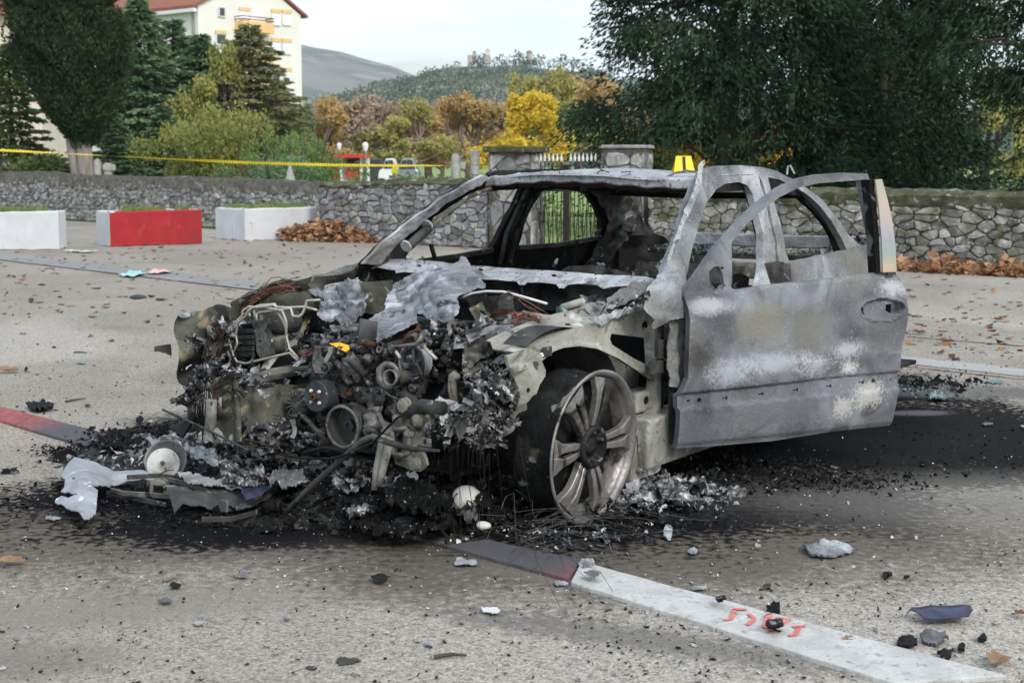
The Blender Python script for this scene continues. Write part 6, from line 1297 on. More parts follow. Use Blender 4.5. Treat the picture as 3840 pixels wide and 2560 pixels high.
for pts in ([(1372, 440), (1275, 446), (1262, 500), (1240, 545), (1215, 562), (1172, 558), (1158, 502), (1040, 515), (930, 530), (905, 545), (908, 590)],
            [(1350, 515), (1260, 490), (1060, 500), (1030, 475), (960, 490), (900, 495), (850, 490), (805, 520), (800, 555), (740, 620), (702, 680), (702, 740), (735, 850), (760, 892), (820, 907), (1000, 865), (1150, 828), (1215, 890)],
            [(1035, 510), (1060, 525), (1100, 590), (1120, 640), (1128, 720), (1150, 800), (1235, 892)], [(1165, 500), (1050, 490), (1040, 470), (930, 480), (870, 500), (845, 520), (825, 560), (765, 610), (752, 700), (765, 760), (720, 850), (690, 935)],
            [(860, 560), (845, 530), (820, 545)], [(895, 570), (885, 500), (930, 492), (1000, 500), (1095, 520), (1125, 600), (1122, 800)], [(930, 1062), (960, 1065), (990, 1150), (1015, 1212), (1120, 1212)]):
    Pp = [CP('Z4', x, y, s=-.36+.0001*(x-700)+.006*math.sin(i)) for i, (x, y) in enumerate(pts)]
    Q = [Pp[0]]
    for i in range(1, len(Pp)-1): Q += [Pp[i].lerp(Pp[i-1], .2), Pp[i], Pp[i].lerp(Pp[i+1], .2)]
    Q.append(Pp[-1]); MB().tube(Q, .0052, 8).build('brake_pipe', M['pipe_met'], car, True)
for x, y in ((862, 545), (885, 540), (910, 560), (940, 568), (835, 570), (868, 578)): MB().lathe([(-.01, .009), (.01, .009), (.012, .006), (.02, .006)], CP('Z4', x, y, s=-.32), (.2, 0, 1), 7).build('pipe_nut', M['alu'], car)
# wiring: bundles of bare strands
def bundle(name, t, pts, sf, n, spread, m, r=.0016, seed=0, parent=None):
    rr = random.Random(seed); mb = MB(); base = [CP(t, x, y, s=sf(x, y) if callable(sf) else sf) for x, y in pts]
    for k in range(n):
        o1, o2 = rr.gauss(0, spread), rr.gauss(0, spread); ph = rr.uniform(0, 6); Q = []
        i0 = rr.choice((0, 0, 0, 1)); i1 = len(base)-rr.choice((0, 0, 0, 1))
        for i in range(i0, max(i1, i0+2)):
            for q in (0, .5):
                if i+1 < len(base) or q == 0: b = base[min(i, len(base)-1)].lerp(base[min(i+1, len(base)-1)], q); Q.append(b+Vector((rr.gauss(0, spread*.3), o1*math.sin(i+ph)+rr.gauss(0, spread*.25), o2*math.cos(i*1.3+ph)+rr.gauss(0, spread*.25))))
        mb.tube(Q, r, 4, False)
    o = mb.build(name, m, parent or car); o['kind'] = 'stuff'; return o
bundle('wiring', 'Z4', [(700, 600), (790, 530), (870, 450), (930, 400), (1050, 345), (1160, 328), (1280, 348)], -.18, 60, .014, M['wire'], .0016, 1)
bundle('wiring', 'Z4', [(680, 612), (745, 565), (850, 480), (900, 430), (1000, 372), (1120, 335), (1200, 340)], -.2, 16, .012, M['copper'], .0016, 2)
bundle('wiring', 'Z4', [(850, 500), (870, 450), (930, 420)], -.22, 6, .01, M['copper'], .0016, 12)
bundle('wiring', 'Z4', [(640, 640), (590, 740), (560, 850), (600, 910), (520, 1000), (440, 1100)], -.45, 34, .03, M['wire'], .002, 3)
bundle('wiring', 'Z4', [(650, 690), (600, 700), (590, 780), (640, 800), (560, 850), (620, 905)], -.45, 6, .02, M['copper'], .0014, 4)
bundle('wiring', 'Z4', [(720, 980), (640, 1050), (600, 1130), (620, 1230), (700, 1290)], -.69, 6, .012, M['copper'], .0012, 5)
bundle('wiring', 'Z4', [(780, 985), (700, 1000), (590, 1100), (600, 1200), (660, 1270), (720, 1300)], -.69, 16, .012, M['wire'], .002, 6)
bundle('wiring', 'Z5', [(1070, 540), (1150, 525), (1230, 540), (1270, 575), (1330, 550), (1420, 590)], -.05, 30, .012, M['copper'], .0010, 7)
bundle('wiring', 'Z5', [(1300, 550), (1265, 575), (1235, 610), (1215, 645)], -.08, 16, .007, M['copper'], .0016, 8)
bundle('wiring', 'Z5', [(1190, 385), (1300, 450), (1400, 520), (1500, 560)], .1, 4, .015, M['copper'], .0008, 9)
bundle('wiring', 'Z5', [(530, 615), (520, 660), (470, 690), (420, 730), (380, 780)], -.30, 16, .008, M['copper'], .0009, 10)
bundle('wiring', 'Z4', [(1225, 820), (1260, 840), (1310, 815)], -.40, 14, .010, M['copper'], .0010, 11)
bundle('wiring', 'Z4', [(820, 1480), (950, 1490), (1050, 1500)], -.68, 4, .02, M['copper'], .0010, 13)
# big torn sheet of bonnet lying over the engine
hood = [(188, 600), (225, 560), (262, 520), (300, 400), (350, 332), (430, 300), (500, 258), (560, 232), (640, 208), (740, 172), (800, 150), (835, 112), (868, 126), (895, 165), (905, 215), (945, 255), (985, 300), (985, 335), (940, 342), (900, 365), (870, 405), (832, 450), (842, 500), (836, 550), (800, 575), (762, 606), (700, 600), (650, 582), (590, 575), (560, 540), (500, 540), (512, 575), (505, 605), (470, 620), (425, 650), (380, 705), (330, 742), (262, 752), (236, 768), (232, 690), (212, 622)]
def hood_s(x, y): return -.44+.84*max(0, min(1, (770-y)/660))+.06*math.sin(x*.006)
def hood_d(x, y): return .022*math.sin((x*.8-y)*.009)+.012*math.sin((x*1.2+y*.9)*.012)+.006*abs(math.sin((x*1.1-y*.4)*.03))+.005*abs(math.sin((x*.3+y*1.1)*.045))
hd = sheet('bonnet_remnant', 'Z5', hood, spl(hood_s), (1, 0, .5), M['ash_lt'], cell=9, disp=hood_d, jag=3.5, crumple=.012, cs=9, thick=.004); hd['label'] = 'big torn ash grey remnant of the bonnet'
M['ash_hood'] = burnt('mottled_bonnet_steel', [(.05, .052, .06), (.115, .118, .13), (.20, .205, .225), (.32, .33, .35)], 5, [((.50, .51, .54), 6, .56, .72, 12), ((.20, .18, .15), 4, .60, .70, 6), ((.03, .03, .034), 6, .60, .68, 8), ((.36, .36, .38), 130, .60, .72, 3)], .6, .15)
hd.data.materials[0] = M['ash_hood']
sheet('torn_bonnet_piece', 'Z4', [(1256, 352), (1330, 345), (1420, 382), (1480, 352), (1540, 318), (1592, 290), (1642, 312), (1662, 298), (1668, 370), (1700, 400), (1738, 410), (1722, 480), (1700, 530), (1640, 552), (1600, 600), (1552, 646), (1500, 598), (1440, 612), (1380, 572), (1338, 530), (1362, 480), (1402, 430), (1340, 402), (1282, 388)], spl(lambda x, y: .05+(600-y)*.0006), (1, 0, .5), M['ash_hood'], cell=8, jag=6, crumple=.032, cs=15, thick=.003)
sheet('underside_fill', 'Y5', [(700, 420), (900, 380), (1250, 330), (1700, 400), (1820, 520), (1780, 640), (1500, 640), (1250, 620), (1000, 560), (760, 520)], spl(-.05), NF, M['soot'], cell=24, jag=4, crumple=.05, cs=6)  # upright dark sheet added to fill the dark underside at the left front
# engine
eng = MB()
def ebox(t, x0, y0, x1, y1, s, d): a, b = CP(t, x0, y1, s=s), CP(t, x1, y0, s=s); eng.box(((a.x+b.x)/2-d/2, (a.y+b.y)/2, (a.z+b.z)/2), (d, abs(b.y-a.y), abs(b.z-a.z)))
ebox('Z4', 1290, 900, 1990, 1500, -.33, .60); ebox('Z4', 1450, 700, 2150, 960, -.22, .5)
eo = eng.build('engine_block', M['soot2'], car, False, .012)
def cast(name, t, out, s, m=None, thick=.03, cr=.010, cell=13, holes=(), seed=2): return sheet(name, t, out, spl(s), NF, m or M['alu'], holes, cell=cell, jag=2, crumple=cr, cs=16, thick=thick, seed=seed)
cast('timing_cover', 'Z4', [(1300, 820), (1450, 740), (1600, 690), (1780, 800), (1960, 830), (1960, 1180), (1900, 1300), (1800, 1250), (1720, 1180), (1660, 1200), (1500, 1160), (1440, 1200), (1300, 1100)], -.345, M['soot2'], .03, .02)
cast('cylinder_bracket', 'Z4', [(1490, 1050), (1560, 1085), (1650, 1080), (1740, 1120), (1790, 1130), (1850, 1160), (1830, 1220), (1760, 1215), (1690, 1190), (1560, 1165), (1500, 1130)], -.40, M['alu'], .03, .010)
cast('alternator_bracket', 'Z4', [(1325, 820), (1365, 805), (1370, 860), (1400, 880), (1440, 900), (1450, 960), (1410, 985), (1330, 975), (1312, 900)], -.42, M['alu'], .012, .004, 10)
cast('lever_arm', 'Z4', [(1440, 785), (1468, 790), (1462, 830), (1425, 890), (1400, 895), (1408, 860), (1432, 820)], -.43, M['pipe_met'], .012, .003, 9)
cast('water_housing', 'Z4', [(1545, 870), (1640, 840), (1720, 880), (1710, 960), (1660, 1020), (1620, 1040), (1590, 980), (1560, 940)], -.40, M['alu'], .05, .015)
cast('chain_cover', 'A6', [(860, 570), (900, 640), (950, 740), (1040, 830), (1100, 870), (1060, 1000), (980, 1020), (880, 920), (760, 720), (800, 660)], -.36, M['alu'], .06, .008)
cast('engine_strut', 'A6', [(760, 920), (900, 900), (970, 960), (930, 1010), (880, 1060), (860, 1200), (820, 1240), (770, 1180), (790, 1050)], -.38, M['soot2'], .05, .015)
cast('engine_mount', 'A6', [(560, 1180), (620, 1120), (690, 1110), (680, 1170), (740, 1240), (820, 1330), (800, 1390), (720, 1330), (660, 1290), (580, 1290)], -.52, M['alu'], .02, .03)
cast('sump_shield', 'A6', [(540, 1340), (640, 1290), (700, 1330), (720, 1400), (640, 1410), (560, 1420)], -.52, M['alu'], .02, .03)
def pulley(name, t, x, y, s, R, dep, m, ax=(1, 0, 0), dish=.0, rim=.006, hub=None, label=None):
    c = CP(t, x, y, s=s); pr = [(-dep, R*.85), (-dep, R), (-dep*.6, R*.96), (-dep*.3, R), (0, R), (.003, R-.003), (.0, R-rim)]
    pr += [(-dish, R-rim*1.4), (-dish, R*.3), (-dish+.004, R*.25), (-dish+.004, .002)]
    o = MB().lathe(pr, c, ax, 48).build(name, m, car, True)
    try: o.data.set_sharp_from_angle(angle=RAD(40))
    except Exception: pass
    if label: o['label'] = label
    if hub: MB().lathe([(-dish, hub), (-dish+.02, hub), (-dish+.022, hub*.55), (-dish+.012, hub*.5), (-dish+.012, .001)], c, ax, 20).build('hub', M['iron_b'] if name != 'water_pump_pulley' else M['rust'], o)
    return o, c
AX = Vector((1, .05, .02))
o, c = pulley('water_pump_pulley', 'Z4', 1345, 1150, -.50, .060, .055, M['iron_b'], AX, -.002, .004, .014)
for k in range(4): a = RAD(90*k+45); MB().lathe([(0, .0065), (.008, .006), (.009, .003)], c+Vector((.003, math.cos(a)*.030, math.sin(a)*.030)), AX, 7).build('bolt', M['whiteash'], o)
o, c = pulley('crank_pulley', 'Z4', 1540, 1372, -.54, .083, .075, M['soot2'], AX, .05, .010, .022)
MB().lathe([(.002, .081), (.006, .080), (.006, .070), (.002, .069)], c, AX, 48, True).build('pulley_ring', M['alu'], o, True)
o, c = pulley('steering_pump_pulley', 'Z5', 485, 893, -.40, .055, .03, M['iron_b'], AX, .014, .008, .014)
for k in range(3): a = RAD(120*k+90); MB().box(c+Vector((-.004, math.cos(a)*.026, math.sin(a)*.026)), (.01, .014, .042), Matrix.Rotation(a-math.pi/2, 3, 'X')).build('pulley_spoke', M['alu'], o, False, .003)
MB().lathe([(-.035, .058), (.004, .058), (.004, .064), (-.035, .064)], c, AX, 40, True).build('burnt_belt', M['ashflake'], o)
pulley('idler', 'Z4', 1412, 937, -.47, .020, .022, M['soot2'], AX, .003, .004, .009)
# openings: thermostat neck, filler pipe, throttle ring, small neck
def neck(name, t, x, y, s, R, L_, ax, m, w=.005): c = CP(t, x, y, s=s); return MB().lathe([(-L_, R*.9), (-.01, R), (0, R*1.05), (0, R-w), (-.01, R-w*1.3), (-L_, R*.7)], c, ax, 28, True).build(name, m, car, True)
neck('thermostat_neck', 'Z5', 315, 1012, -.50, .030, .10, (1, .1, .1), M['alu']); neck('thermostat_flange', 'Z5', 300, 995, -.46, .050, .02, (1, .1, .1), M['alu'], .014)
neck('filler_pipe', 'Z4', 1582, 852, -.46, .021, .09, (.55, -.35, .75), M['alu'], .004); neck('small_neck', 'Z4', 1715, 850, -.44, .013, .03, (.4, 0, 1), M['alu'], .003)
neck('intake_pipe', 'Z5', 700, 1090, -.25, .055, .14, (.6, -.7, .3), M['iron_b'], .006)
c = CP('Z4', 1695, 695, s=-.34); MB().lathe([(-.045, .056), (.02, .060), (.024, .056), (.02, .050), (-.045, .050)], c, (.75, -.75, .15), 40, True).build('throttle_ring', M['soot2'], car, True)
MB().tube([CP('Z4', 1350, 745, s=-.2), CP('Z4', 1440, 695, s=-.22), CP('Z4', 1560, 668, s=-.22), CP('Z4', 1700, 655, s=-.2)], .012, 10).build('fuel_rail', M['alu'], car, True)
MB().tube([CP('Z5', 440, 640, s=-.15), CP('Z5', 620, 615, s=-.13), CP('Z5', 830, 620, s=-.10), CP('Z5', 930, 625, s=-.05)], .014, 12).build('fuel_rail', M['soot2'], car, True)
for a, b in (((330, 790), (505, 765)), ((575, 680), (512, 768)), ((560, 780), (660, 875)), ((350, 800), (395, 870))):
    MB().tube([CP('Z5', *a, s=-.42), CP('Z5', *b, s=-.42)], .007, 8).build('link_rod', M['pipe_met'] if a[0] > 340 else M['alu'], car, True); MB().lathe([(-.008, .011), (.008, .011)], CP('Z5', *a, s=-.42), (1, 0, 0), 10).build('rod_eye', M['alu'], car)
# alternator with claw fins
c = CP('Z4', 1205, 1200, s=-.44); o = MB().lathe([(-.10, .05), (-.02, .056), (0, .05), (.004, .02)], c, AX, 30).build('alternator', M['soot2'], car, True)
for k in range(16): a = RAD(k*22.5); MB().box(c+Vector((.004, math.cos(a)*.043, math.sin(a)*.043)), (.016, .004, .024), Matrix.Rotation(a-math.pi/2, 3, 'X')).build('fin', M['alu'], o)
c0_ = CP('Z4', 1120, 1425, s=-.55); o = MB().box(c0_, (.06, .085, .028)).build('copper_coil', M['rust'], car, False, .004)
for k in range(10): MB().tube([c0_+Vector((.031, -.04+k*.009, -.013)), c0_+Vector((.034, -.038+k*.009, .013))], .002, 5).build('winding', M['copper'], o)
for k in range(4): MB().tube([c0_+Vector((.02, -.045, .03+k*.014)), c0_+Vector((.02, .045, .028+k*.014))], .002, 4).build('coil_wire', M['wire'], o)
MB().lathe([(-.02, .05), (.01, .055)], c0_+Vector((0, 0, -.035)), (0, 0, 1), 20).build('motor_base', M['soot'], car, True)
# bolts over the casting
rb = random.Random(6)
for k in range(70):
    x, y = rb.uniform(1300, 2120), rb.uniform(740, 1500)
    if math.hypot(x-1345, y-1150) < 125 or math.hypot(x-1540, y-1372) < 165: continue
    c = CP('Z4', x, y, s=-.375-rb.random()*.05); r = rb.uniform(.004, .008); MB().lathe([(-.05, r*1.6), (-.004, r*1.6), (-.002, r), (.008, r), (.009, r*.5)], c, (1, rb.uniform(-.3, .3), rb.uniform(-.2, .3)), 7).build('bolt', M[rb.choice(('alu', 'soot2', 'alu', 'rust'))], car)
# knobbly cast lumps fill the engine front
def lump_obj(name, items, m, seed=0):
    mb = MB()
    for (p, r, sq) in items:
        bm = bmesh.new(); bmesh.ops.create_icosphere(bm, subdivisions=2, radius=1)
        for v in bm.verts: v.co = v.co*(1+.35*noise.noise(v.co*1.7+Vector((p.x*9, p.y*9, seed))))
        mb.add([p+Vector((v.co.x*r*sq[0], v.co.y*r*sq[1], v.co.z*r*sq[2])) for v in bm.verts], [tuple(v.index for v in f.verts) for f in bm.faces]); bm.free()
    o = mb.build(name, m, car, True); o['kind'] = 'stuff'; return o
it = []
for k in range(45):
    x, y = rb.uniform(1280, 2000), rb.uniform(760, 1540); 
    if math.hypot(x-1345, y-1150) < 110 or math.hypot(x-1540, y-1372) < 150: continue
    it.append((CP('Z4', x, y, s=-.30-rb.random()*.06), rb.uniform(.008, .026), (rb.uniform(.5, 1), rb.uniform(.5, 1.4), rb.uniform(.4, 1.3))))
lump_obj('cast_housings', it, M['alu'], 1)
it = [(CP('A6', rb.uniform(1180, 1560), rb.uniform(380, 880), s=-.15-rb.random()*.2), rb.uniform(.006, .02), (1, rb.uniform(.6, 1.3), rb.uniform(.5, 1.2))) for k in range(80)]
lump_obj('melted_head_cover', it, M['char'], 2)
bits = {'alu': MB(), 'soot2': MB(), 'iron_b': MB()}
for k in range(300):
    x, y = rb.uniform(1270, 2080), rb.uniform(720, 1540)
    if math.hypot(x-1345, y-1150) < 118 or math.hypot(x-1540, y-1372) < 155: continue
    p = CP('Z4', x, y, s=-.33-rb.random()*.08); mb = bits[rb.choice(('alu', 'alu', 'soot2', 'iron_b'))]; R = Matrix.Rotation(rb.uniform(0, 3.1), 3, 'X') @ Matrix.Rotation(rb.uniform(-.4, .4), 3, 'Z'); q = rb.random()
    if q < .35: mb.box(p, (rb.uniform(.02, .06), rb.uniform(.008, .03), rb.uniform(.004, .016)), R)
    elif q < .65: r = rb.uniform(.004, .013); mb.lathe([(-.03, r), (0, r), (.001, r*1.3), (.007, r*1.3), (.008, r*.6), (.004, r*.5)], p, R @ Vector((1, rb.uniform(-.5, .5), 0)), 9)
    elif q < .85: d = R @ Vector((0, rb.uniform(.02, .05), 0)); mb.tube([p-d, p+Vector((.012, 0, 0)), p+d], rb.uniform(.003, .008), 6)
    else: r = rb.uniform(.008, .018); mb.lathe([(-.02, r*.9), (0, r), (.006, r), (.006, r*.62), (-.01, r*.55)], p, R @ Vector((1, 0, .2)), 12)
for m_, mb in bits.items(): o = mb.build('engine_fittings', M[m_], car); o['kind'] = 'stuff'
# hoses
for pts, r in (([(1120, 1290), (1260, 1300), (1380, 1440), (1440, 1500)], .01), ([(1260, 1560), (1430, 1520), (1540, 1548), (1700, 1470)], .009), ([(1660, 1190), (1740, 1170), (1760, 1290), (1790, 1400)], .016), ([(1980, 1130), (2060, 1180), (2060, 1300)], .018), ([(1490, 900), (1550, 940), (1550, 1010), (1600, 1060)], .012)):
    MB().tube([CP('Z4', x, y, s=-.46) for x, y in pts], r, 9).build('hose', M['soot2'], car, True)
# ---------------------------------------------------------------- left front corner
lb = [(918, 210), (925, 140), (950, 90), (985, 72), (1040, 95), (1120, 90), (1160, 130), (1172, 200), (1130, 272), (1182, 290), (1190, 350), (1150, 382), (1178, 480), (1130, 522), (1050, 512), (940, 472), (928, 390)]
lbo = sheet('bumper_bracket', 'Y5', lb, spl(-.66), NF, M['olive'], [[(932, 238), (990, 232), (994, 370), (975, 385), (938, 378)], ell(965, 442, 14, 17), ell(1155, 312, 16, 24)], cell=13, thick=.014, crumple=.010, cs=12)
lbo.data.materials[0] = M['pipe_olive'] = burnt('pitted_grey_bracket', [(.07, .068, .06), (.14, .135, .115), (.21, .205, .18)], 5, [((.02, .02, .02), 9, .60, .66, 8), ((.13, .08, .045), 7, .64, .70, 6)])
P = [CP('Y5', x, y, s=-.672) for x, y in ((925, 215), (1030, 205), (1045, 240), (1040, 385), (1000, 402), (925, 395))]
MB().tube(P+[P[0]], .008, 8).build('bracket_frame', M['pipe_olive'], lbo, True)
for x, y, r in ((1012, 40, .022), (1098, 152, .018), (1045, 245, .012), (1000, 45, .012), (960, 130, .012), (1090, 470, .018)): MB().lathe([(-.01, r*1.3), (.002, r*1.3), (.004, r), (.014, r), (.016, r*.45)], CP('Y5', x, y, s=-.675), (1, 0, 0), 9).build('bolt', M['pipe_olive'], lbo)
for a in ([(862, 262), (835, 400), (808, 520), (790, 655)], [(905, 275), (880, 400), (850, 520), (822, 625)]): MB().tube([CP('Y5', x, y, s=-.70) for x, y in a], [.016, .015, .014, .010], 10).build('bent_tube', M['cream'], car, True)
MB().tube([CP('Y5', *p, s=-.66) for p in ((1040, 100), (1100, 60), (1150, 40), (1300, 60))], .024, 9).build('cross_member', M['soot2'], car, True)
MB().tube([CP('Y5', *p, s=-.74) for p in ((60, 900), (350, 610), (600, 390), (700, 300), (780, 268), (900, 312), (1050, 355), (1270, 372))], [.010, .011, .011, .012, .012, .012, .010, .005], 8).build('melted_strip', M['soot2'], car, True)
MB().tube([CP('Y5', *p, s=-.76) for p in ((1035, 92), (960, 130), (880, 210), (780, 310), (600, 395), (480, 432), (250, 425), (90, 395))], .0045, 7).build('cable', M['soot'], car, True)
dg = vpl(-.22, .78, -.60, .50)
sheet('headlamp_panel', 'Z5', [(1175, 960), (1240, 920), (1330, 885), (1405, 848), (1430, 880), (1466, 960), (1462, 1000), (1420, 1060), (1382, 1160), (1330, 1240), (1312, 1310), (1240, 1390), (1150, 1450), (1060, 1500), (985, 1548), (1010, 1490), (1080, 1440), (1140, 1370), (1190, 1300), (1240, 1200), (1262, 1100), (1240, 1040), (1200, 1000)], dg, dg.n, M['cream'], [ell(1335, 1100, 14, 20, 10)], cell=12, thick=.03, crumple=.010, cs=10)
sheet('panel_clip', 'Z5', [(1185, 1240), (1230, 1225), (1305, 1195), (1308, 1240), (1240, 1270), (1215, 1310), (1190, 1300)], dg, dg.n, M['pipe_olive'], cell=12, disp=lambda x, y: .03, thick=.012, crumple=.012)
for out, m, cr in (([(1110, 1110), (1170, 1010), (1270, 1060), (1290, 1100), (1240, 1200), (1180, 1260), (1130, 1200)], 'soot2', .02), ([(940, 1010), (1010, 950), (1090, 980), (1150, 940), (1130, 1040), (1170, 1110), (1180, 1180), (1100, 1260), (1050, 1240), (1000, 1120), (950, 1090)], 'ash', .05),
                   ([(900, 505), (1000, 455), (1040, 560), (1100, 600), (1120, 640), (1040, 640), (960, 650), (910, 680), (950, 590)], 'olive', .02), ([(870, 730), (940, 740), (1090, 640), (1120, 700), (1060, 760), (1080, 830), (980, 860), (900, 960), (860, 1050), (850, 900)], 'alu', .04),
                   ([(880, 680), (960, 660), (1060, 640), (1130, 620), (1180, 640), (1240, 700), (1250, 780), (1200, 800), (1120, 760), (1090, 700), (960, 730), (900, 740)], 'ash', .05), ([(1060, 880), (1120, 850), (1200, 830), (1240, 830), (1240, 870), (1180, 920), (1140, 900), (1080, 910)], 'ash_lt', .03),
                   ([(1070, 760), (1110, 690), (1160, 700), (1220, 760), (1250, 800), (1210, 830), (1130, 820), (1080, 810)], 'cream', .03), ([(1190, 300+640), (1240, 880), (1270, 870), (1270, 930), (1200, 970)], 'cream', .01),
                   ([(1100, 420), (1190, 390), (1235, 400), (1225, 520), (1110, 500)], 'soot2', .03), ([(1000, 1230), (1080, 1200), (1130, 1290), (1060, 1350), (1000, 1320)], 'ash', .04)):
    sheet('torn_sheet', 'Z5', out, vpl(-.12, .66, -.46, .38) if out[0][1] > 600 else vpl(.05, .6, -.2, .35), vpl(-.12, .66, -.46, .38).n, M[m], cell=9, jag=4, crumple=cr, cs=13, thick=.003, seed=out[0][0])
for a in ([(800, 980), (770, 1000), (765, 1080), (775, 1150), (790, 1250)], [(820, 1000), (790, 1010), (785, 1100), (800, 1240)]): MB().tube([CP('Z5', x, y, s=-.48) for x, y in a], .012, 7).build('bracket_arm', M['pipe_olive'], car, True)
MB().tube([CP('Z5', *p, s=-.05) for p in ((835, 432), (920, 392), (1020, 376), (1150, 380), (1280, 412), (1472, 468))], .005, 6).build('bent_rod', M['whiteash'], car, True)
# left engine bay top: battery tray remains, glass
rbox('battery_tray', 'Z5', 1120, 580, 1420, 690, .02, .16, M['cream'], .012); MB().tube([CP('Z5', 1100, 575, s=-.04), CP('Z5', 1250, 560, s=-.02), CP('Z5', 1410, 585, s=-.0)], .010, 8).build('tray_edge', M['cream'], car, True)
MB().tube([CP('Z5', 1290, 540, s=.02), CP('Z5', 1400, 560, s=.04), CP('Z5', 1550, 590, s=.1)], .012, 8).build('pale_pipe', M['cream'], car, True); MB().tube([CP('Z5', 1580, 500, s=.25), CP('Z5', 1745, 450, s=.32)], .016, 8).build('pale_pipe', M['cream'], car, True)
sheet('molten_windscreen', 'Z5', [(1490, 540), (1530, 490), (1600, 500), (1700, 490), (1730, 510), (1640, 560), (1560, 575), (1500, 565)], spl(.2), (1, 0, 1), M['glassb'], cell=9, jag=4, crumple=.05, cs=12, thick=.006)
flat('bay_floor', [(-.30, -.40, .17), (.60, -.40, .17), (.60, .44, .17), (-.30, .44, .17)], M['soot'], (0, 0, -.01))
sheet('bay_side', 'Z5', [(900, 430), (1100, 400), (1500, 560), (1300, 680), (1150, 700), (950, 600)], lpl(.34), NL, M['soot'], cell=24, crumple=.03)
# clotted remains all over the front: many shards of crust and ash
def tatters(name, P, Nrm, sz, m, seed, parent=None, curl=.5, asp=.7):
    # torn curling scraps of sheet: every scrap a small bent grid
    g = np.random.default_rng(seed); n = len(P); nu, nv = 6, 5; Nn = Nrm+g.normal(size=(n, 3))*.45; Nn /= np.linalg.norm(Nn, axis=1, keepdims=True); A = np.cross(Nn, g.normal(size=(n, 3))); A /= np.linalg.norm(A, axis=1, keepdims=True); B = np.cross(Nn, A)
    s = np.asarray(sz)[:, None]; V = []; c1, c2 = g.normal(size=(n, 1))*curl, g.normal(size=(n, 1))*curl; ph = g.uniform(0, 6, (n, 3))
    for i in range(nu):
        for j in range(nv):
            u, v = i/(nu-1)*2-1, j/(nv-1)*2-1; edge = max(abs(u), abs(v)) > .9; k = g.uniform(.62, 1.15, (n, 1)) if edge else 1.0
            w_ = c1*u*u+c2*v*v*.6+.16*np.sin(u*3.2+ph[:, :1])*np.cos(v*2.7+ph[:, 1:2])+g.normal(size=(n, 1))*.06
            V.append(P+(A*u*k+B*v*k*asp+Nn*w_*.6)*s*.5)
    V = np.stack(V, 1).reshape(-1, 3); b = np.arange(n)[:, None]*(nu*nv); F = np.concatenate([b+np.array([[i*nv+j, i*nv+j+1, (i+1)*nv+j+1, (i+1)*nv+j]]) for i in range(nu-1) for j in range(nv-1)])
    o = link_mesh(name, fast_mesh(name, V, F), m, parent); o['kind'] = 'stuff'; return o
def px_cloud(t, poly, n, sf, jit, g):
    xs = [p[0] for p in poly]; ys = [p[1] for p in poly]; P = []
    while len(P) < n:
        x, y = g.uniform(min(xs), max(xs)), g.uniform(min(ys), max(ys))
        if inpoly(x, y, poly): p = CP(t, x, y, s=sf(x, y) if callable(sf) else sf); P.append((p.x+g.normal()*jit, p.y+g.normal()*jit*.4, p.z+g.normal()*jit*.4))
    return np.array(P)
def mass(name, t, poly, mp, nrm, m, cell, amp, seed, jag=5, fr=14.0):
    def dsp(x, y):
        p = mp(t, x, y)*fr; return amp*(1-2*abs(noise.noise(p+Vector((seed, 0, 0)))))+amp*.7*(1-2*abs(noise.noise(p*2.6)))+amp*.35*noise.noise(p*6)
    return sheet(name, t, poly, mp, nrm, m, cell=cell, disp=dsp, jag=jag, crumple=amp*.6, cs=fr*1.5, thick=.006, seed=seed)
g = np.random.default_rng(21)
mass('melted_mass', 'Z5', [(940, 1000), (1010, 930), (1090, 960), (1170, 950), (1240, 1040), (1262, 1100), (1240, 1200), (1190, 1300), (1140, 1370), (1080, 1450), (1000, 1540), (930, 1500), (860, 1400), (780, 1420), (720, 1390), (640, 1330), (560, 1290), (600, 1245), (760, 1250), (850, 1230), (880, 1120)], vpl(-.26, .74, -.62, .44), vpl(-.26, .74, -.62, .44).n, M['crunch_g'], 8.5, .030, 5)
mass('melted_mass', 'Z5', [(600, 760), (700, 690), (800, 660), (880, 720), (860, 900), (830, 1000), (700, 1060), (600, 1000), (590, 860)], spl(-.24), NF, M['crunch'], 9, .030, 6)
mass('melted_mass', 'Z4', [(500, 930), (620, 900), (760, 950), (900, 1030), (880, 1075), (760, 1060), (640, 1010), (560, 1060), (480, 1180), (400, 1240), (380, 1160), (440, 1060)], spl(-.60), NF, M['crunch'], 9, .026, 7)
mass('melted_mass', 'Z4', [(590, 640), (700, 600), (720, 760), (715, 900), (640, 980), (560, 930), (560, 760)], spl(-.36), NF, M['crunch'], 9, .024, 8)
mass('melted_mass', 'Z4', [(780, 1420), (900, 1360), (1060, 1340), (1250, 1400), (1280, 1500), (1200, 1568), (900, 1568), (780, 1540)], spl(-.58), NF, M['crunch'], 9, .03, 9)
mass('melted_mass', 'Z4', [(1240, 720), (1330, 690), (1500, 670), (1560, 700), (1500, 770), (1380, 790), (1280, 850), (1235, 830)], spl(-.27), NF, M['crunch'], 8, .022, 10)
mass('melted_mass', 'Y1', [(0, 230), (60, 290), (150, 340), (210, 400), (200, 450), (100, 470), (40, 460), (0, 400)], vpl(-.05, .70, -.2, .5), vpl(-.05, .7, -.2, .5).n, M['crunch_g'], 7, .026, 11)
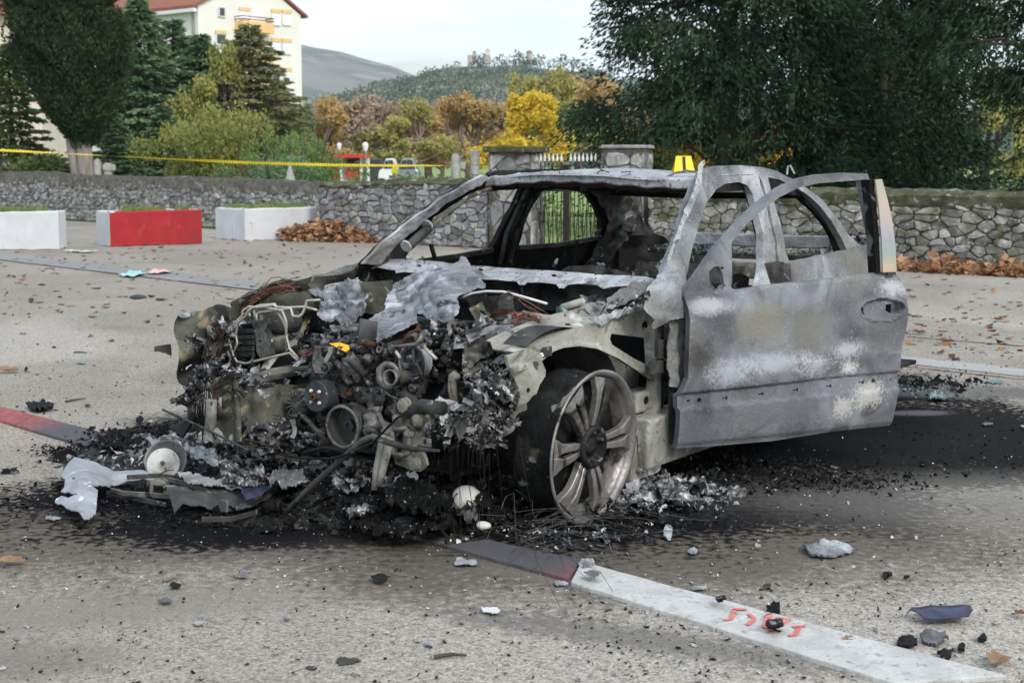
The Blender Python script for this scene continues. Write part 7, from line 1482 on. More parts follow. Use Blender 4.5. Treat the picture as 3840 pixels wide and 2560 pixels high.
def crust(t, poly, n, sf, jit, mix, sz=(.006, .024)):
    tn = max(6, int(n*.040)); Nv = np.array([[.85, .35, .35]])
    for m, q in (('crunch', .34), ('crunch_g', .26), ('alu', .16), ('soot2', .14), ('ash', .10)):
        k = max(2, int(tn*q)); tatters('burnt_tatters', px_cloud(t, poly, k, sf, jit*1.2, g), np.repeat(Nv, k, 0), g.uniform(.03, .075, k), M[m], int(g.integers(1e6)), car, .4, .42)
    n = int(n*.22); sz = (sz[0]*.6, sz[1]*.6)
    for m, q in mix:
        k = int(n*q)
        if k: o = shard_obj('burnt_crust', px_cloud(t, poly, k, sf, jit, g), g.uniform(sz[0], sz[1], k)*g.uniform(.5, 1.3, k), M[m], int(g.integers(1e6)), car, 1.0, .5)
BK_, GR_ = 'char', 'midflake'
crust('Z5', [(850, 940), (1000, 900), (1170, 960), (1190, 1150), (1250, 1330), (1100, 1480), (990, 1545), (800, 1480), (650, 1400), (640, 1250), (850, 1230)], 2600, lambda x, y: -.40+(1150-x)*-.0003, .03, ((BK_, .30), (GR_, .36), ('ashflake', .28), ('whiteash', .06)), (.006, .026))
crust('Z5', [(450, 1250), (700, 1230), (860, 1260), (860, 1460), (700, 1440), (560, 1330)], 800, -.60, .03, ((BK_, .4), (GR_, .3), ('ashflake', .3)))
crust('Z5', [(640, 640), (860, 600), (900, 700), (850, 950), (620, 1000), (580, 800)], 1500, -.25, .05, ((BK_, .68), (GR_, .22), ('whiteash', .10)), (.008, .03))
crust('Z4', [(500, 920), (700, 930), (900, 1030), (940, 1100), (780, 1060), (600, 1010), (480, 1130), (380, 1180)], 1500, -.62, .04, ((BK_, .6), (GR_, .25), ('ashflake', .15)), (.01, .035))
crust('Z4', [(560, 620), (700, 610), (720, 900), (690, 980), (560, 950)], 1200, -.40, .04, ((BK_, .75), (GR_, .25)), (.008, .03))
crust('Z4', [(800, 1380), (1050, 1330), (1250, 1480), (1100, 1560), (780, 1540)], 1000, -.60, .05, ((BK_, .5), (GR_, .3), ('ashflake', .2)))
crust('Z4', [(1240, 700), (1560, 660), (1560, 760), (1250, 860)], 700, -.28, .03, ((BK_, .75), (GR_, .2), ('ashflake', .05)), (.008, .025))
crust('Z4', [(1250, 1000), (2050, 900), (2050, 1500), (1700, 1560), (1250, 1500)], 900, -.36, .03, ((BK_, .75), ('whiteash', .10), (GR_, .15)), (.004, .014))
crust('Y1', [(0, 240), (60, 300), (220, 400), (200, 470), (60, 480)], 500, -.10, .03, ((BK_, .3), (GR_, .3), ('ashflake', .4)))
crust('Y1', [(560, 230), (800, 170), (960, 120), (900, 230), (700, 300)], 260, .30, .03, ((GR_, .4), ('ashflake', .6)))
crust('Y2', [(1350, 770), (2000, 750), (2000, 800), (1350, 810)], 300, 1.3, .06, ((BK_, .7), (GR_, .3)), (.01, .03))
# drips below the left corner
for k in range(26):
    x = rb.uniform(700, 1000); p = CP('Z5', x, 1480+rb.uniform(-20, 40), s=-.5); MB().tube([p, p-Vector((0, 0, rb.uniform(.02, .08)))], [.003, .001], 5).build('melted_drip', M['soot'], car)
for k in range(12):
    x = rb.uniform(1200, 1900); p = CP('Y5', x, rb.uniform(240, 420), s=-.45); q = p+Vector((rb.uniform(-.05, .05), rb.uniform(-.05, .05), -p.z+.03)); MB().tube([p, p.lerp(q, .5)+Vector((0, rb.uniform(-.03, .03), 0)), q], .0012, 4).build('hanging_wire', M['soot'], car)
# ================================================================ the heap of debris in front of the car
def heap_marks(t, N, L, tc, col, mixin):
    nn = N('ShaderNodeTexNoise'); nn.inputs['Scale'].default_value = 7; nn.inputs['Detail'].default_value = 8; L(tc.outputs['Object'], nn.inputs[0]); nf = N('ShaderNodeTexNoise'); nf.inputs['Scale'].default_value = 26; nf.inputs['Detail'].default_value = 12; nf.inputs['Distortion'].default_value = 1.5; L(tc.outputs['Object'], nf.inputs[0])
    cr = N('ShaderNodeValToRGB'); L(nf.outputs[0], cr.inputs[0]); e = cr.color_ramp.elements; e[0].position = .32; e[0].color = (.02, .02, .02, 1); e[1].position = .70; e[1].color = (.60, .60, .60, 1)
    for p_, c_ in ((.42, .06), (.50, .17), (.60, .34)): q = e.new(p_); q.color = (c_, c_, c_*1.02, 1)
    for x, y, rx, ry in ((560, 1060, .30, .16), (690, 1085, .28, .16), (450, 1080, .15, .09), (850, 1120, .28, .15), (1010, 1110, .14, .10), (800, 1170, .22, .05)):
        p = W('D', x, y); mp = N('ShaderNodeMapping'); mp.vector_type = 'TEXTURE'; mp.inputs['Location'].default_value = (p.x, p.y, 0); mp.inputs['Scale'].default_value = (rx, ry, 9); L(tc.outputs['Object'], mp.inputs[0])
        ln = N('ShaderNodeVectorMath'); ln.operation = 'LENGTH'; L(mp.outputs[0], ln.inputs[0]); a = N('ShaderNodeMath'); a.operation = 'MULTIPLY_ADD'; a.inputs[1].default_value = -1.4; L(nn.outputs[0], a.inputs[0]); L(ln.outputs['Value'], a.inputs[2])
        mr = N('ShaderNodeMapRange'); mr.interpolation_type = 'SMOOTHSTEP'; mr.inputs[1].default_value = .55; mr.inputs[2].default_value = .15; mr.inputs[4].default_value = .95; L(a.outputs[0], mr.inputs[0]); col = mixin(col, cr.outputs[0], mr.outputs[0])
    return col
M['heapm'] = mat('heap_crust', [(.005, .005, .005), (.012, .012, .012), (.03, .03, .03)], 14, 10, .72, bump=1, bscale=70, spec=.4, second=[((.30, .30, .31), 34, .66, .72, 5)], extra=heap_marks)
heap = [('D', 300, 1050, .26, .16, .06), ('D', 480, 1070, .42, .20, .10), ('D', 640, 1090, .45, .22, .11), ('D', 800, 1120, .5, .25, .10), ('D', 950, 1150, .5, .26, .13), ('D', 760, 1185, .42, .12, .07), ('D', 1060, 1170, .30, .22, .10), ('D', 1150, 1165, .20, .18, .09), ('D', 560, 1000, .5, .2, .08)]
hc = [(W(t, x, y), rx, ry, h) for t, x, y, rx, ry, h in heap]
def heap_h(x, y):
    z = 0
    for c, rx, ry, h in hc: d = ((x-c.x)/rx)**2+((y-c.y)/ry)**2; z = max(z, h*math.exp(-d*1.1))
    return z
x0, x1, y0, y1 = hc[0][0].x-.5, hc[7][0].x+.4, min(c[0].y for c in hc)-.4, max(c[0].y for c in hc)+.5
nx, ny = 330, 170; V, F = [], []
for j in range(ny+1):
    for i in range(nx+1):
        x, y = x0+(x1-x0)*i/nx, y0+(y1-y0)*j/ny; h = heap_h(x, y); v = Vector((x*8, y*8, 0)); n = 1-2*abs(noise.noise(v))+.6*(1-2*abs(noise.noise(v*2.4+Vector((5, 0, 0)))))+.4*(1-2*abs(noise.noise(v*5.5)))+.2*noise.noise(v*12)
        V.append((x+.012*noise.noise(v*6+Vector((0, 9, 0))), y+.012*noise.noise(v*6+Vector((0, 0, 9))), h+n*.024*min(1, h*16)-.010))
for j in range(ny):
    for i in range(nx):
        a = j*(nx+1)+i
        if max(V[a][2], V[a+1][2], V[a+nx+1][2], V[a+nx+2][2]) > -.004: F.append((a, a+1, a+nx+2, a+nx+1))
me = bpy.data.meshes.new('charred_heap'); me.from_pydata(V, [], F); me.validate(); o = link_mesh('charred_heap', me, M['heapm']); o['kind'] = 'stuff'
def scatter(n, cx, cy, rx, ry, g, lift=.01, t='D', rot=0.0):
    c = W(t, cx, cy); a = g.normal(size=(n, 2))*np.array([rx, ry]); ca, sa = math.cos(rot), math.sin(rot); X = c.x+a[:, 0]*ca-a[:, 1]*sa; Y = c.y+a[:, 0]*sa+a[:, 1]*ca
    return np.array([(x, y, heap_h(x, y)+lift*g.random()+.012*noise.noise(Vector((x*9, y*9, 0)))) for x, y in zip(X, Y)])
def scat(name, parts, m, sz, seed, flatn=.5, curl=.4, lift=.02):
    g = np.random.default_rng(seed); P = np.concatenate([scatter(*p, g, lift) for p in parts]); P[:, 2] = np.maximum(P[:, 2], .004); return shard_obj(name, P, g.uniform(sz[0], sz[1], len(P))*g.uniform(.5, 1.2, len(P)), M[m], seed, None, flatn, curl)
def htat(parts, m, sz, seed, lift=.03, curl=.45):
    g = np.random.default_rng(seed); P = np.concatenate([scatter(*p, g, lift) for p in parts]); P[:, 2] = np.maximum(P[:, 2]+.008, .012); tatters('ash_scraps', P, np.repeat(np.array([[-.05, -.45, 1.0]]), len(P), 0), g.uniform(sz[0], sz[1], len(P)), M[m], seed, None, curl)
htat([(260, 560, 1062, .26, .13), (300, 700, 1085, .26, .14), (200, 860, 1110, .24, .13), (50, 1000, 1130, .14, .10)], 'crunch_g', (.025, .085), 61); htat([(150, 560, 1060, .24, .11), (130, 720, 1090, .24, .12), (90, 900, 1130, .22, .1)], 'ash_lt', (.025, .07), 62)
htat([(120, 600, 1080, .35, .15), (120, 900, 1150, .35, .12), (50, 1100, 1150, .14, .12)], 'crunch', (.03, .09), 63); htat([(160, 420, 1035, .2, .12), (200, 1000, 1190, .4, .09), (70, 1130, 1190, .14, .10)], 'crunch_b', (.03, .10), 64)
htat([(36, 1535, 1130, .12, .07), (14, 1460, 1165, .05, .05), (14, 1600, 1150, .08, .06)], 'crunch_g', (.03, .10), 65, .01); htat([(14, 1530, 1130, .12, .07)], 'ash_lt', (.03, .08), 66, .02); htat([(60, 1650, 1080, .3, .18), (30, 2110, 880, .16, .12)], 'crunch_b', (.02, .07), 67, .0)
htat([(26, 1200, 1205, .07, .08), (20, 1330, 1240, .12, .06)], 'crunch', (.02, .05), 68)
scat('black_crust', [(1500, 520, 1150, .5, .10), (2600, 900, 1195, .48, .09), (1500, 1120, 1200, .28, .10), (1300, 330, 1015, .16, .12), (700, 250, 1040, .15, .08), (500, 1190, 1180, .12, .10), (700, 700, 1080, .5, .2)], 'char', (.008, .035), 31)
scat('grey_ash', [(1500, 540, 1060, .22, .11), (1700, 680, 1090, .24, .12), (900, 450, 1075, .14, .08), (900, 850, 1110, .20, .10), (300, 1000, 1130, .14, .1), (250, 1120, 1080, .1, .1)], 'ashflake', (.008, .04), 32)
scat('grey_ash', [(1200, 600, 1075, .35, .13), (700, 900, 1160, .4, .1), (500, 1180, 1180, .2, .14)], 'midflake', (.008, .04), 33)
scat('white_ash', [(160, 600, 1075, .35, .10), (130, 950, 1150, .3, .12), (150, 1180, 1180, .12, .14), (60, 1250, 1230, .2, .12), (220, 1470, 1170, .05, .05), (200, 730, 1110, .1, .06)], 'whiteash', (.008, .035), 34)
scat('grey_ash', [(420, 1535, 1130, .11, .10), (160, 1460, 1165, .05, .06), (120, 1600, 1150, .08, .08)], 'ashflake', (.015, .055), 35)
scat('black_crust', [(700, 1700, 1080, .35, .2), (500, 1560, 1050, .2, .3), (500, 1400, 1180, .15, .1), (500, 1830, 1110, .25, .1), (450, 2110, 880, .18, .14)], 'char', (.008, .035), 36)
scat('glass_crumbs', [(120, 2110, 900, .16, .12), (60, 2230, 885, .2, .03), (50, 1570, 1060, .2, .2)], 'glassb', (.01, .03), 37)
# far and wide: small flakes and chips on the asphalt
g = np.random.default_rng(40)
def wide(name, n, u, v, m, sz, seed, flatn=.25):
    g = np.random.default_rng(seed); P = []
    for _ in range(n):
        a, b = g.uniform(*u), v[0]+(v[1]-v[0])*g.random()**.8; p = W('D', a, b); P.append((p.x, p.y, .004))
    return shard_obj(name, np.array(P), g.uniform(sz[0], sz[1], n)*g.uniform(.4, 1.2, n)**1.5, M[m], seed, None, flatn, .3)
wide('soot_flakes', 2200, (-20, 2380), (600, 1600), 'char', (.004, .018), 41); wide('soot_flakes', 350, (-20, 1000), (600, 1000), 'char', (.01, .035), 42); wide('ash_flakes', 420, (-20, 2380), (1100, 1600), 'ashflake', (.006, .028), 43)
wide('white_specks', 1200, (-20, 2380), (950, 1400), 'whiteash', (.004, .011), 44); wide('rust_flakes', 120, (-20, 2380), (1150, 1600), 'rust', (.006, .02), 45); wide('glass_crumbs', 40, (0, 700), (700, 950), 'glassb', (.015, .05), 46)
wide('soot_flakes', 500, (2050, 2380), (700, 1100), 'char', (.01, .03), 47); wide('soot_flakes', 500, (1300, 2100), (1330, 1560), 'char', (.005, .018), 48)
g2 = np.random.default_rng(50)
# ================================================================ single things on the ground
def piece(name, label, cat, t, out, z, m, cell=12, crumple=.02, tilt=None, holes=(), thick=.003, jag=2, disp=None, cs=9, group=None, seed=1, ridge=0.0):
    # sheet lying about flat at height z
    f = lambda t_, x, y: W(t_, x, y, z)+(tilt(x, y) if tilt else Vector((0, 0, 0)))
    o = sheet(name, t, out, f, (0, 0, 1), m, holes, cell=cell, jag=jag, crumple=crumple, thick=thick, disp=disp, cs=cs, seed=seed, ridge=ridge); o.parent = None
    me = o.data; c = sum((v.co for v in me.vertices), Vector())/len(me.vertices); c.z = 0; me.transform(Matrix.Translation(-c)); o.location = c
    return tag(o, label, cat, group)
fen = [(178, 555), (240, 470), (290, 440), (400, 490), (520, 485), (700, 480), (860, 485), (960, 515), (1180, 520), (1180, 545), (960, 545), (860, 535), (720, 560), (600, 600), (560, 640), (490, 690), (440, 710), (490, 725), (470, 860), (420, 920), (375, 925), (320, 860), (240, 830), (150, 765), (125, 745), (135, 720), (180, 725), (240, 770), (320, 775), (240, 730), (175, 690), (205, 670), (215, 620), (190, 590)]
piece('body_panel_fragment', 'large silvery curved body panel fragment lying at the left end of the debris', 'metal fragment', 'Y4', fen, .05, M['frag'] if 'frag' in M else M['ash_lt'], cell=11, crumple=.010, jag=2.0, holes=[ell(286, 637, 14, 7), [(440, 630), (470, 626), (468, 632), (445, 634)]], disp=lambda x, y: .05*math.sin(max(0, min(1, (x-120)/500))*math.pi)-.03*smst((y-760)/100), thick=.004)
M['frag'] = burnt('silvery_panel', [(.19, .20, .215), (.29, .30, .325), (.40, .42, .45)], 4, [((.12, .12, .13), 6, .62, .70, 8), ((.62, .63, .66), 8, .62, .68, 8)], .6, .1); bpy.data.objects['body_panel_fragment'].data.materials[0] = M['frag']
piece('wood_chip', 'charred brown scrap behind the silvery panel fragment', 'debris', 'Y4', [(125, 490), (170, 460), (230, 435), (280, 440), (240, 480), (200, 510), (175, 545), (130, 540)], .06, M['cream'], crumple=.05)
# headlamp reflector: pale disc in a metal bowl
c = W('Y4', 1030, 380, .10); dv_ = (O-c).normalized(); dv_ = (dv_+Vector((-.15, 0, .25))).normalized(); rfl = empty('headlamp_reflector', (c.x, c.y, 0), 'round pale headlamp reflector standing on edge in the ash', 'headlamp part')
def pc(o, root): o.parent = root; o.matrix_parent_inverse = Matrix.Translation(-root.location); return o
pc(MB().lathe([(-.05, .04), (-.035, .072), (-.01, .082), (0, .086), (.003, .084), (-.008, .078), (-.03, .066), (-.04, .04)], c+Vector((.012, 0, -.005)), dv_, 48, True).build('bowl', M['ash'], None, True), rfl)
pc(MB().lathe([(-.006, .066), (0, .067), (.003, .064), (.004, .026), (.009, .024), (.009, .012), (.016, .011), (.018, .004)], c+Vector((.004, -.008, -.02)), dv_, 44).build('reflector_disc', M['cream'], None, True), rfl)
bpy.data.objects['reflector_disc'].data.materials[0] = M['disc'] = burnt('stained_pale_disc', [(.34, .33, .30), (.50, .49, .46), (.60, .59, .57)], 12, [((.20, .16, .10), 14, .60, .70, 6), ((.10, .10, .10), 20, .66, .70, 6)])
pc(MB().lathe([(.0, .010), (.012, .009), (.014, .004)], c+Vector((.004, -.008, -.02))+dv_*.012, dv_, 10).build('bulb_socket', M['soot2'], None), rfl)
piece('trim_strip', 'long bowed dark metal strip with a heat tinted sheen', 'metal strip', 'Y4', [(1035, 690), (1080, 672), (1220, 672), (1330, 715), (1500, 690), (1800, 665), (2060, 640), (2110, 645), (2080, 700), (1900, 765), (1700, 792), (1500, 792), (1350, 775), (1200, 775), (1130, 812), (1105, 770)], .055, M['irid_dk'], cell=14, crumple=.02, disp=lambda x, y: .03*math.sin(y*.02))
bpy.data.objects['trim_strip'].data.materials[0] = M['soot2']
piece('tinted_plate', 'small plate with purple and gold heat tint on the dark strip', 'metal fragment', 'Y4', [(1700, 690), (1850, 672), (1950, 660), (1930, 710), (1860, 745), (1730, 765), (1690, 735)], .085, M['irid_dk'], cell=14, crumple=.015, disp=lambda x, y: .03*math.sin(y*.02))
rs_ = random.Random(8)
for i, (pts, z, lab) in enumerate((([(560, 668), (700, 690), (1060, 768)], .03, 'thin rail sticking out at the lower left of the debris'), ([(590, 640), (700, 668), (1200, 700), (1280, 690)], .05, 'pale thin bar across the lower left debris'), ([(900, 590), (1050, 548), (1250, 590), (1500, 690)], .08, 'grey slat curving over the small bracket in the debris'),
                                   ([(730, 535), (1000, 520), (1200, 545), (1350, 560), (1700, 640)], .09, 'dark long slat at the back of the slat bundle'), ([(1200, 560), (1400, 580), (1600, 615), (1720, 660)], .07, 'upper right slat of the bundle in the debris'), ([(700, 690), (1000, 690), (1260, 735), (1330, 720)], .03, 'flat slat below the small bracket in the debris'),
                                   ([(1360, 888), (1600, 885), (1800, 835), (2050, 715), (2160, 640)], .04, 'long curved dark bar in front of the tinted strip'), ([(1990, 770), (2080, 690), (2200, 600), (2230, 545)], .07, 'upright dark bar ending near the engine'))):
    P = [W('Y4', x, y, z) for x, y in pts]; c = P[0].copy(); c.z = 0; o = MB().bar([p-c for p in P], (0, .003, .001), (0, 0, .008)).build('metal_slat', M['soot2' if i not in (1, 2) else 'alu']); o.location = c; tag(o, lab, 'metal slat', 'metal slats in the debris')
c = W('Y4', 990, 640, .06); bk = empty('small_bracket', (c.x, c.y, 0), 'small rusty clamp bracket amid the slats', 'bracket')
pc(MB().prism([c+Vector((-.035, 0, -.03)), c+Vector((-.03, 0, .03)), c+Vector((0, 0, .04)), c+Vector((.03, 0, .03)), c+Vector((.035, 0, -.03)), c+Vector((.022, 0, -.03)), c+Vector((.018, 0, .015)), c+Vector((-.018, 0, .015)), c+Vector((-.022, 0, -.03))], (0, .05, 0)).build('clamp', M['pipe_olive'], None, False, .004), bk)
# pale half dome near the wheel
c = W('Y5', 1475, 740, .07); hdm = MB().lathe([(0, .062), (.018, .058), (.036, .044), (.048, .02), (.050, .002)], (0, 0, 0), (.3, -.55, .75), 28).build('lamp_dome', M['cloud_white'], None, True); hdm.location = c; tag(hdm, 'pale half dome of a lamp lying in the debris left of the wheel', 'lamp part')
for k, (t, x, y, sz, m, lab) in enumerate((('Y5', 1585, 920, .022, 'cloud_white', 'small round pale knob at the kerb end of the debris'), ('Y5', 1020, 895, .032, 'iron_b', 'blue grey half buried lens in the black crust'), ('Y5', 570, 700, .028, 'alu', 'rusty socket in the middle of the debris'))):
    p = W(t, x, y, .05); bm = bmesh.new(); bmesh.ops.create_icosphere(bm, subdivisions=3, radius=sz)
    for v in bm.verts: v.co = Vector((v.co.x*1.2, v.co.y*.8, v.co.z*.7))*(1+.35*noise.noise(v.co*22+Vector((k*3, 0, 0))))
    me = bpy.data.meshes.new('melted_lump'); bm.to_mesh(me); bm.free(); me.shade_smooth(); o = link_mesh('melted_lump', me, M[m]); o.location = p; tag(o, lab, 'debris')
for k, (t, out, z, m, am, lab) in enumerate((('Y1', [(830, 1320), (870, 1280), (930, 1300), (980, 1290), (1010, 1350), (960, 1390), (890, 1370), (850, 1380)], .03, 'crunch_g', .035, 'white crusty ash sheet nearest the wheel on its right'),
        ('Y1', [(960, 1230), (1020, 1160), (1080, 1190), (1160, 1180), (1210, 1220), (1285, 1240), (1250, 1280), (1160, 1270), (1200, 1330), (1240, 1350), (1150, 1345), (1080, 1320), (1010, 1300)], .035, 'crunch_g', .045, 'large light grey crumpled ash sheet right of the wheel under the door'),
        ('Y4', [(1230, 340), (1330, 300), (1450, 330), (1530, 370), (1500, 430), (1400, 440), (1300, 400)], .13, 'ash_lt', .03, 'bluish pale ash sheet right of the headlamp reflector'), ('Y4', [(1900, 560), (2050, 480), (2200, 520), (2250, 600), (2120, 640), (1980, 640)], .12, 'ashflake', .04, 'grey crumpled sheet at the right of the heap'),
        ('Y4', [(1500, 480), (1650, 430), (1820, 470), (1900, 560), (1820, 640), (1650, 620), (1540, 560)], .12, 'crunch_g', .05, 'grey ruffled ash sheet in the middle of the heap'), ('Y4', [(1150, 520), (1300, 520), (1480, 560), (1620, 600), (1760, 650), (1600, 640), (1400, 620), (1250, 590)], .10, 'ashflake', .02, 'smooth pale streak of ash behind the tinted strip'),
        ('Y4', [(1800, 330), (1950, 290), (2100, 330), (2200, 420), (2100, 470), (1950, 440)], .13, 'crunch_g', .045, 'upper right ruffled ash sheet of the heap'), ('Y4', [(1480, 300), (1600, 270), (1750, 300), (1800, 380), (1700, 430), (1560, 400)], .13, 'crunch', .045, 'dark ruffled sheet at the back of the heap'),
        ('Y5', [(510, 560), (600, 540), (700, 600), (720, 660), (640, 700), (540, 680), (480, 620)], .10, 'crunch_g', .04, 'grey ruffled sheet left of the bent tubes'), ('Y5', [(580, 830), (640, 780), (760, 790), (820, 820), (700, 870), (610, 880)], .09, 'crunch_g', .04, 'grey peeling sheet on the black crust'),
        ('Y5', [(940, 575), (1000, 560), (1060, 535), (1110, 560), (1130, 650), (1060, 640), (1000, 620), (940, 635)], .13, 'whiteash', .02, 'pale beak shaped shell on top of the debris below the bracket'), ('Y5', [(1430, 560), (1520, 570), (1620, 590), (1640, 640), (1600, 690), (1560, 640), (1480, 600)], .09, 'crunch_g', .04, 'pale tattered scrap above the half dome'),
        ('Y5', [(1390, 820), (1440, 790), (1520, 810), (1560, 860), (1550, 930), (1480, 900), (1410, 870)], .05, 'alu', .04, 'crushed grey metal can left of the wheel'), ('Y5', [(600, 950), (760, 900), (1000, 930), (1250, 900), (1400, 930), (1300, 990), (1050, 1010), (800, 1000)], .05, 'crunch_b', .05, 'black tarry crust along the front edge of the debris'),
        ('Y5', [(850, 700), (1000, 640), (1180, 680), (1350, 720), (1380, 820), (1200, 860), (1000, 850), (880, 800)], .12, 'crunch_b', .06, 'high black crust left of the half dome'), ('Y4', [(480, 260), (640, 190), (800, 150), (960, 160), (1000, 240), (860, 330), (700, 330), (560, 320)], .06, 'crunch_b', .05, 'black crust heap behind the reflector'))):
    am_ = am
    piece('ash_sheet' if 'crust' not in lab else 'black_crust_slab', lab, 'debris', t, out, z, M[m], cell=9, crumple=am_*.6, jag=4, thick=.004, cs=13, seed=60+k, ridge=am_*.9)
# loose flakes with names of their own
def blobpoly(x, y, rx, ry, rr, n=9): return [(x+rx*math.cos(6.283*i/n)*rr.uniform(.6, 1.15), y+ry*math.sin(6.283*i/n)*rr.uniform(.55, 1.15)) for i in range(n)]
fl_ = [('Y6', 1575, 158, 115, 32, 'ash', 'big crumpled grey metal flake on the asphalt right of the wreck', .03), ('Y6', 950, 103, 24, 36, 'ash_lt', 'upright pale rectangular flake on the soot right of the wheel', .01), ('Y6', 1050, 174, 24, 13, 'ash', 'small grey flake right of the pale rectangular one', .01),
       ('Y6', 150, 215, 58, 18, 'ashflake', 'whitish ash flake in front of the sooty kerb stone', .01), ('Y6', 255, 402, 42, 16, 'whiteash', 'white ash flake alone on the foreground asphalt', .01), ('Y6', 525, 297, 30, 10, 'ash', 'grey flake at the corner where red kerb meets white', .006), ('Y6', 655, 260, 36, 14, 'ashflake', 'curled grey flake on the first white kerb stone', .012),
       ('Y6', 630, 218, 34, 22, 'ash', 'crumpled flake at the joint of the red and white kerb', .02), ('Y6', 1070, 316, 34, 10, 'ash', 'thin grey flake just behind the white kerb', .006), ('Y6', 1160, 355, 22, 13, 'char', 'black lump on the far edge of the white kerb', .02), ('Y6', 1368, 392, 28, 20, 'char', 'larger black lump behind the red lettering', .03),
       ('Y6', 1370, 452, 38, 22, 'char', 'black scrap lying on the red lettering', .02), ('Y6', 1815, 256, 24, 14, 'char', 'black crumb on the asphalt right of the wreck', .02), ('Y6', 1890, 275, 16, 6, 'char', 'small black crumb beside a bigger one', .01), ('Y6', 1338, 308, 18, 8, 'midflake', 'dark oval flake behind the kerb', .006),
       ('Y6', 2045, 565, 34, 24, 'char', 'dark clump beside the kerb near the right corner', .03), ('Y6', 2000, 505, 55, 26, 'midflake', 'grey feathery clump behind the kerb near the right corner', .03), ('Y6', 1895, 525, 45, 22, 'char', 'black shreds left of the grey feathery clump', .02), ('Y6', 2105, 548, 18, 13, 'char', 'round black crumb right of the dark clump', .02), ('Y6', 2190, 512, 20, 12, 'char', 'black crumb farthest right behind the kerb', .02),
       ('Y7', 1185, 330, 32, 16, 'ashflake', 'pale square flake on the foreground asphalt', .01), ('Y7', 860, 384, 30, 13, 'char', 'black chip beside the twig', .008), ('Y7', 808, 458, 38, 12, 'midflake', 'dark crumpled flake in the brownish soot stain', .01), ('Y7', 1865, 345, 45, 18, 'char', 'charred curl in the middle foreground', .015), ('Y7', 1415, 532, 24, 14, 'ash', 'small grey curl in the middle foreground', .012),
       ('Y7', 262, 50, 40, 12, 'ash', 'grey flake below the silvery panel fragment', .008), ('Y7', 1700, 750, 68, 22, 'joint', 'dark oval tar spot near the bottom edge', .002), ('Y7', 1525, 785, 28, 13, 'joint', 'smaller tar spot left of the oval one', .002), ('Y7', 975, 565, 24, 11, 'ashflake', 'pale flake left of the middle foreground', .006), ('Y7', 2095, 665, 28, 12, 'ash', 'grey chip near the bottom middle', .008),
       ('A5', 280, 1215, 95, 30, 'char', 'dark clump of burnt scraps behind the red kerb', .05), ('A5', 320, 1195, 55, 18, 'ash', 'grey shred on the clump behind the red kerb', .03), ('A5', 990, 442, 62, 13, 'soot2', 'dark bent scrap lying behind the wing', .02), ('A5', 1150, 460, 50, 9, 'soot2', 'thin dark scrap right of the bent one', .01), ('A5', 225, 463, 20, 15, 'soot2', 'small blue grey scrap at the left', .03),
       ('A5', 187, 960, 15, 10, 'char', 'round black ball on the asphalt at the left', .03), ('A5', 1000, 1325, 40, 18, 'char', 'black scrap left of the wreck front', .03), ('A5', 1075, 1335, 28, 11, 'ash', 'blue grey chips beside the black scrap', .01), ('A5', 580, 915, 32, 9, 'glassb', 'flat green glass scrap on the asphalt', .006), ('A5', 630, 1218, 22, 7, 'rust', 'small rusty rectangle behind the red kerb', .01),
       ('A7', 1165, 1085, 85, 32, 'glassb', 'pale green lump of molten glass behind the door', .04), ('A7', 1640, 960, 70, 10, 'glassb', 'flat green glass scrap by the light strip at the right', .01), ('A7', 1285, 1025, 34, 12, 'char', 'black curl on the grey stain at the right', .015), ('A7', 1580, 1315, 55, 15, 'midflake', 'grey ash flake on the black stain at the right', .006), ('A7', 1870, 1335, 18, 8, 'ash_lt', 'pale chip at the right edge on the black stain', .006)]
rr_ = random.Random(77)
for t, x, y, rx, ry, m, lab, zz in fl_:
    onk = (t == 'Y6' and (x, y) in ((655, 260), (1370, 452), (1160, 355))); z0 = (.034 if onk else .008)+zz*.4
    cl_ = max(3, rx/9); o = piece('tar_spot' if m == 'joint' else 'burnt_flake', lab, 'tar spot' if m == 'joint' else 'debris', t, blobpoly(x, y, rx, ry, rr_), z0 if m != 'joint' else .005, M[m], cell=cl_, crumple=zz*.5 if m != 'joint' else 0, jag=rx*.05, cs=26, thick=.003 if zz < .02 else .008, seed=int(x))
# iridescent curved trim piece
piece('trim_fragment', 'curved trim fragment with a shiny rainbow sheen at the lower right', 'trim fragment', 'Y6', [(1880, 438), (1910, 408), (1980, 398), (2060, 388), (2100, 396), (2140, 404), (2150, 420), (2135, 434), (2050, 440), (1960, 438), (1930, 425), (1905, 418)], .025, M['irid_dk'], cell=9, crumple=.004, disp=lambda x, y: .012*math.sin((y-385)/55*math.pi), jag=.5, cs=20)
# twigs
for i, (t, a, b, lab) in enumerate((('Y7', (800, 374), (872, 354), 'short brown twig in the foreground soot stain'), ('Y6', (30, 600), (158, 594), 'grey twig in the lower middle foreground'), ('A5', (470, 1205), (615, 1183), 'thin dark twig behind the red kerb'), ('A5', (530, 850), (625, 853), 'flat dark twig on the left asphalt'))):
    p, q = W(t, *a), W(t, *b); p.z = q.z = .008; o = MB().tube([(0, 0, .008), (q-p)*.5+Vector((.004, .008, .01)), q-p+Vector((0, 0, .008))], [.006, .005, .003], 6).build('twig', M['twig'] if i == 0 else M['bark']); o.location = (p.x, p.y, 0); tag(o, lab, 'twig')
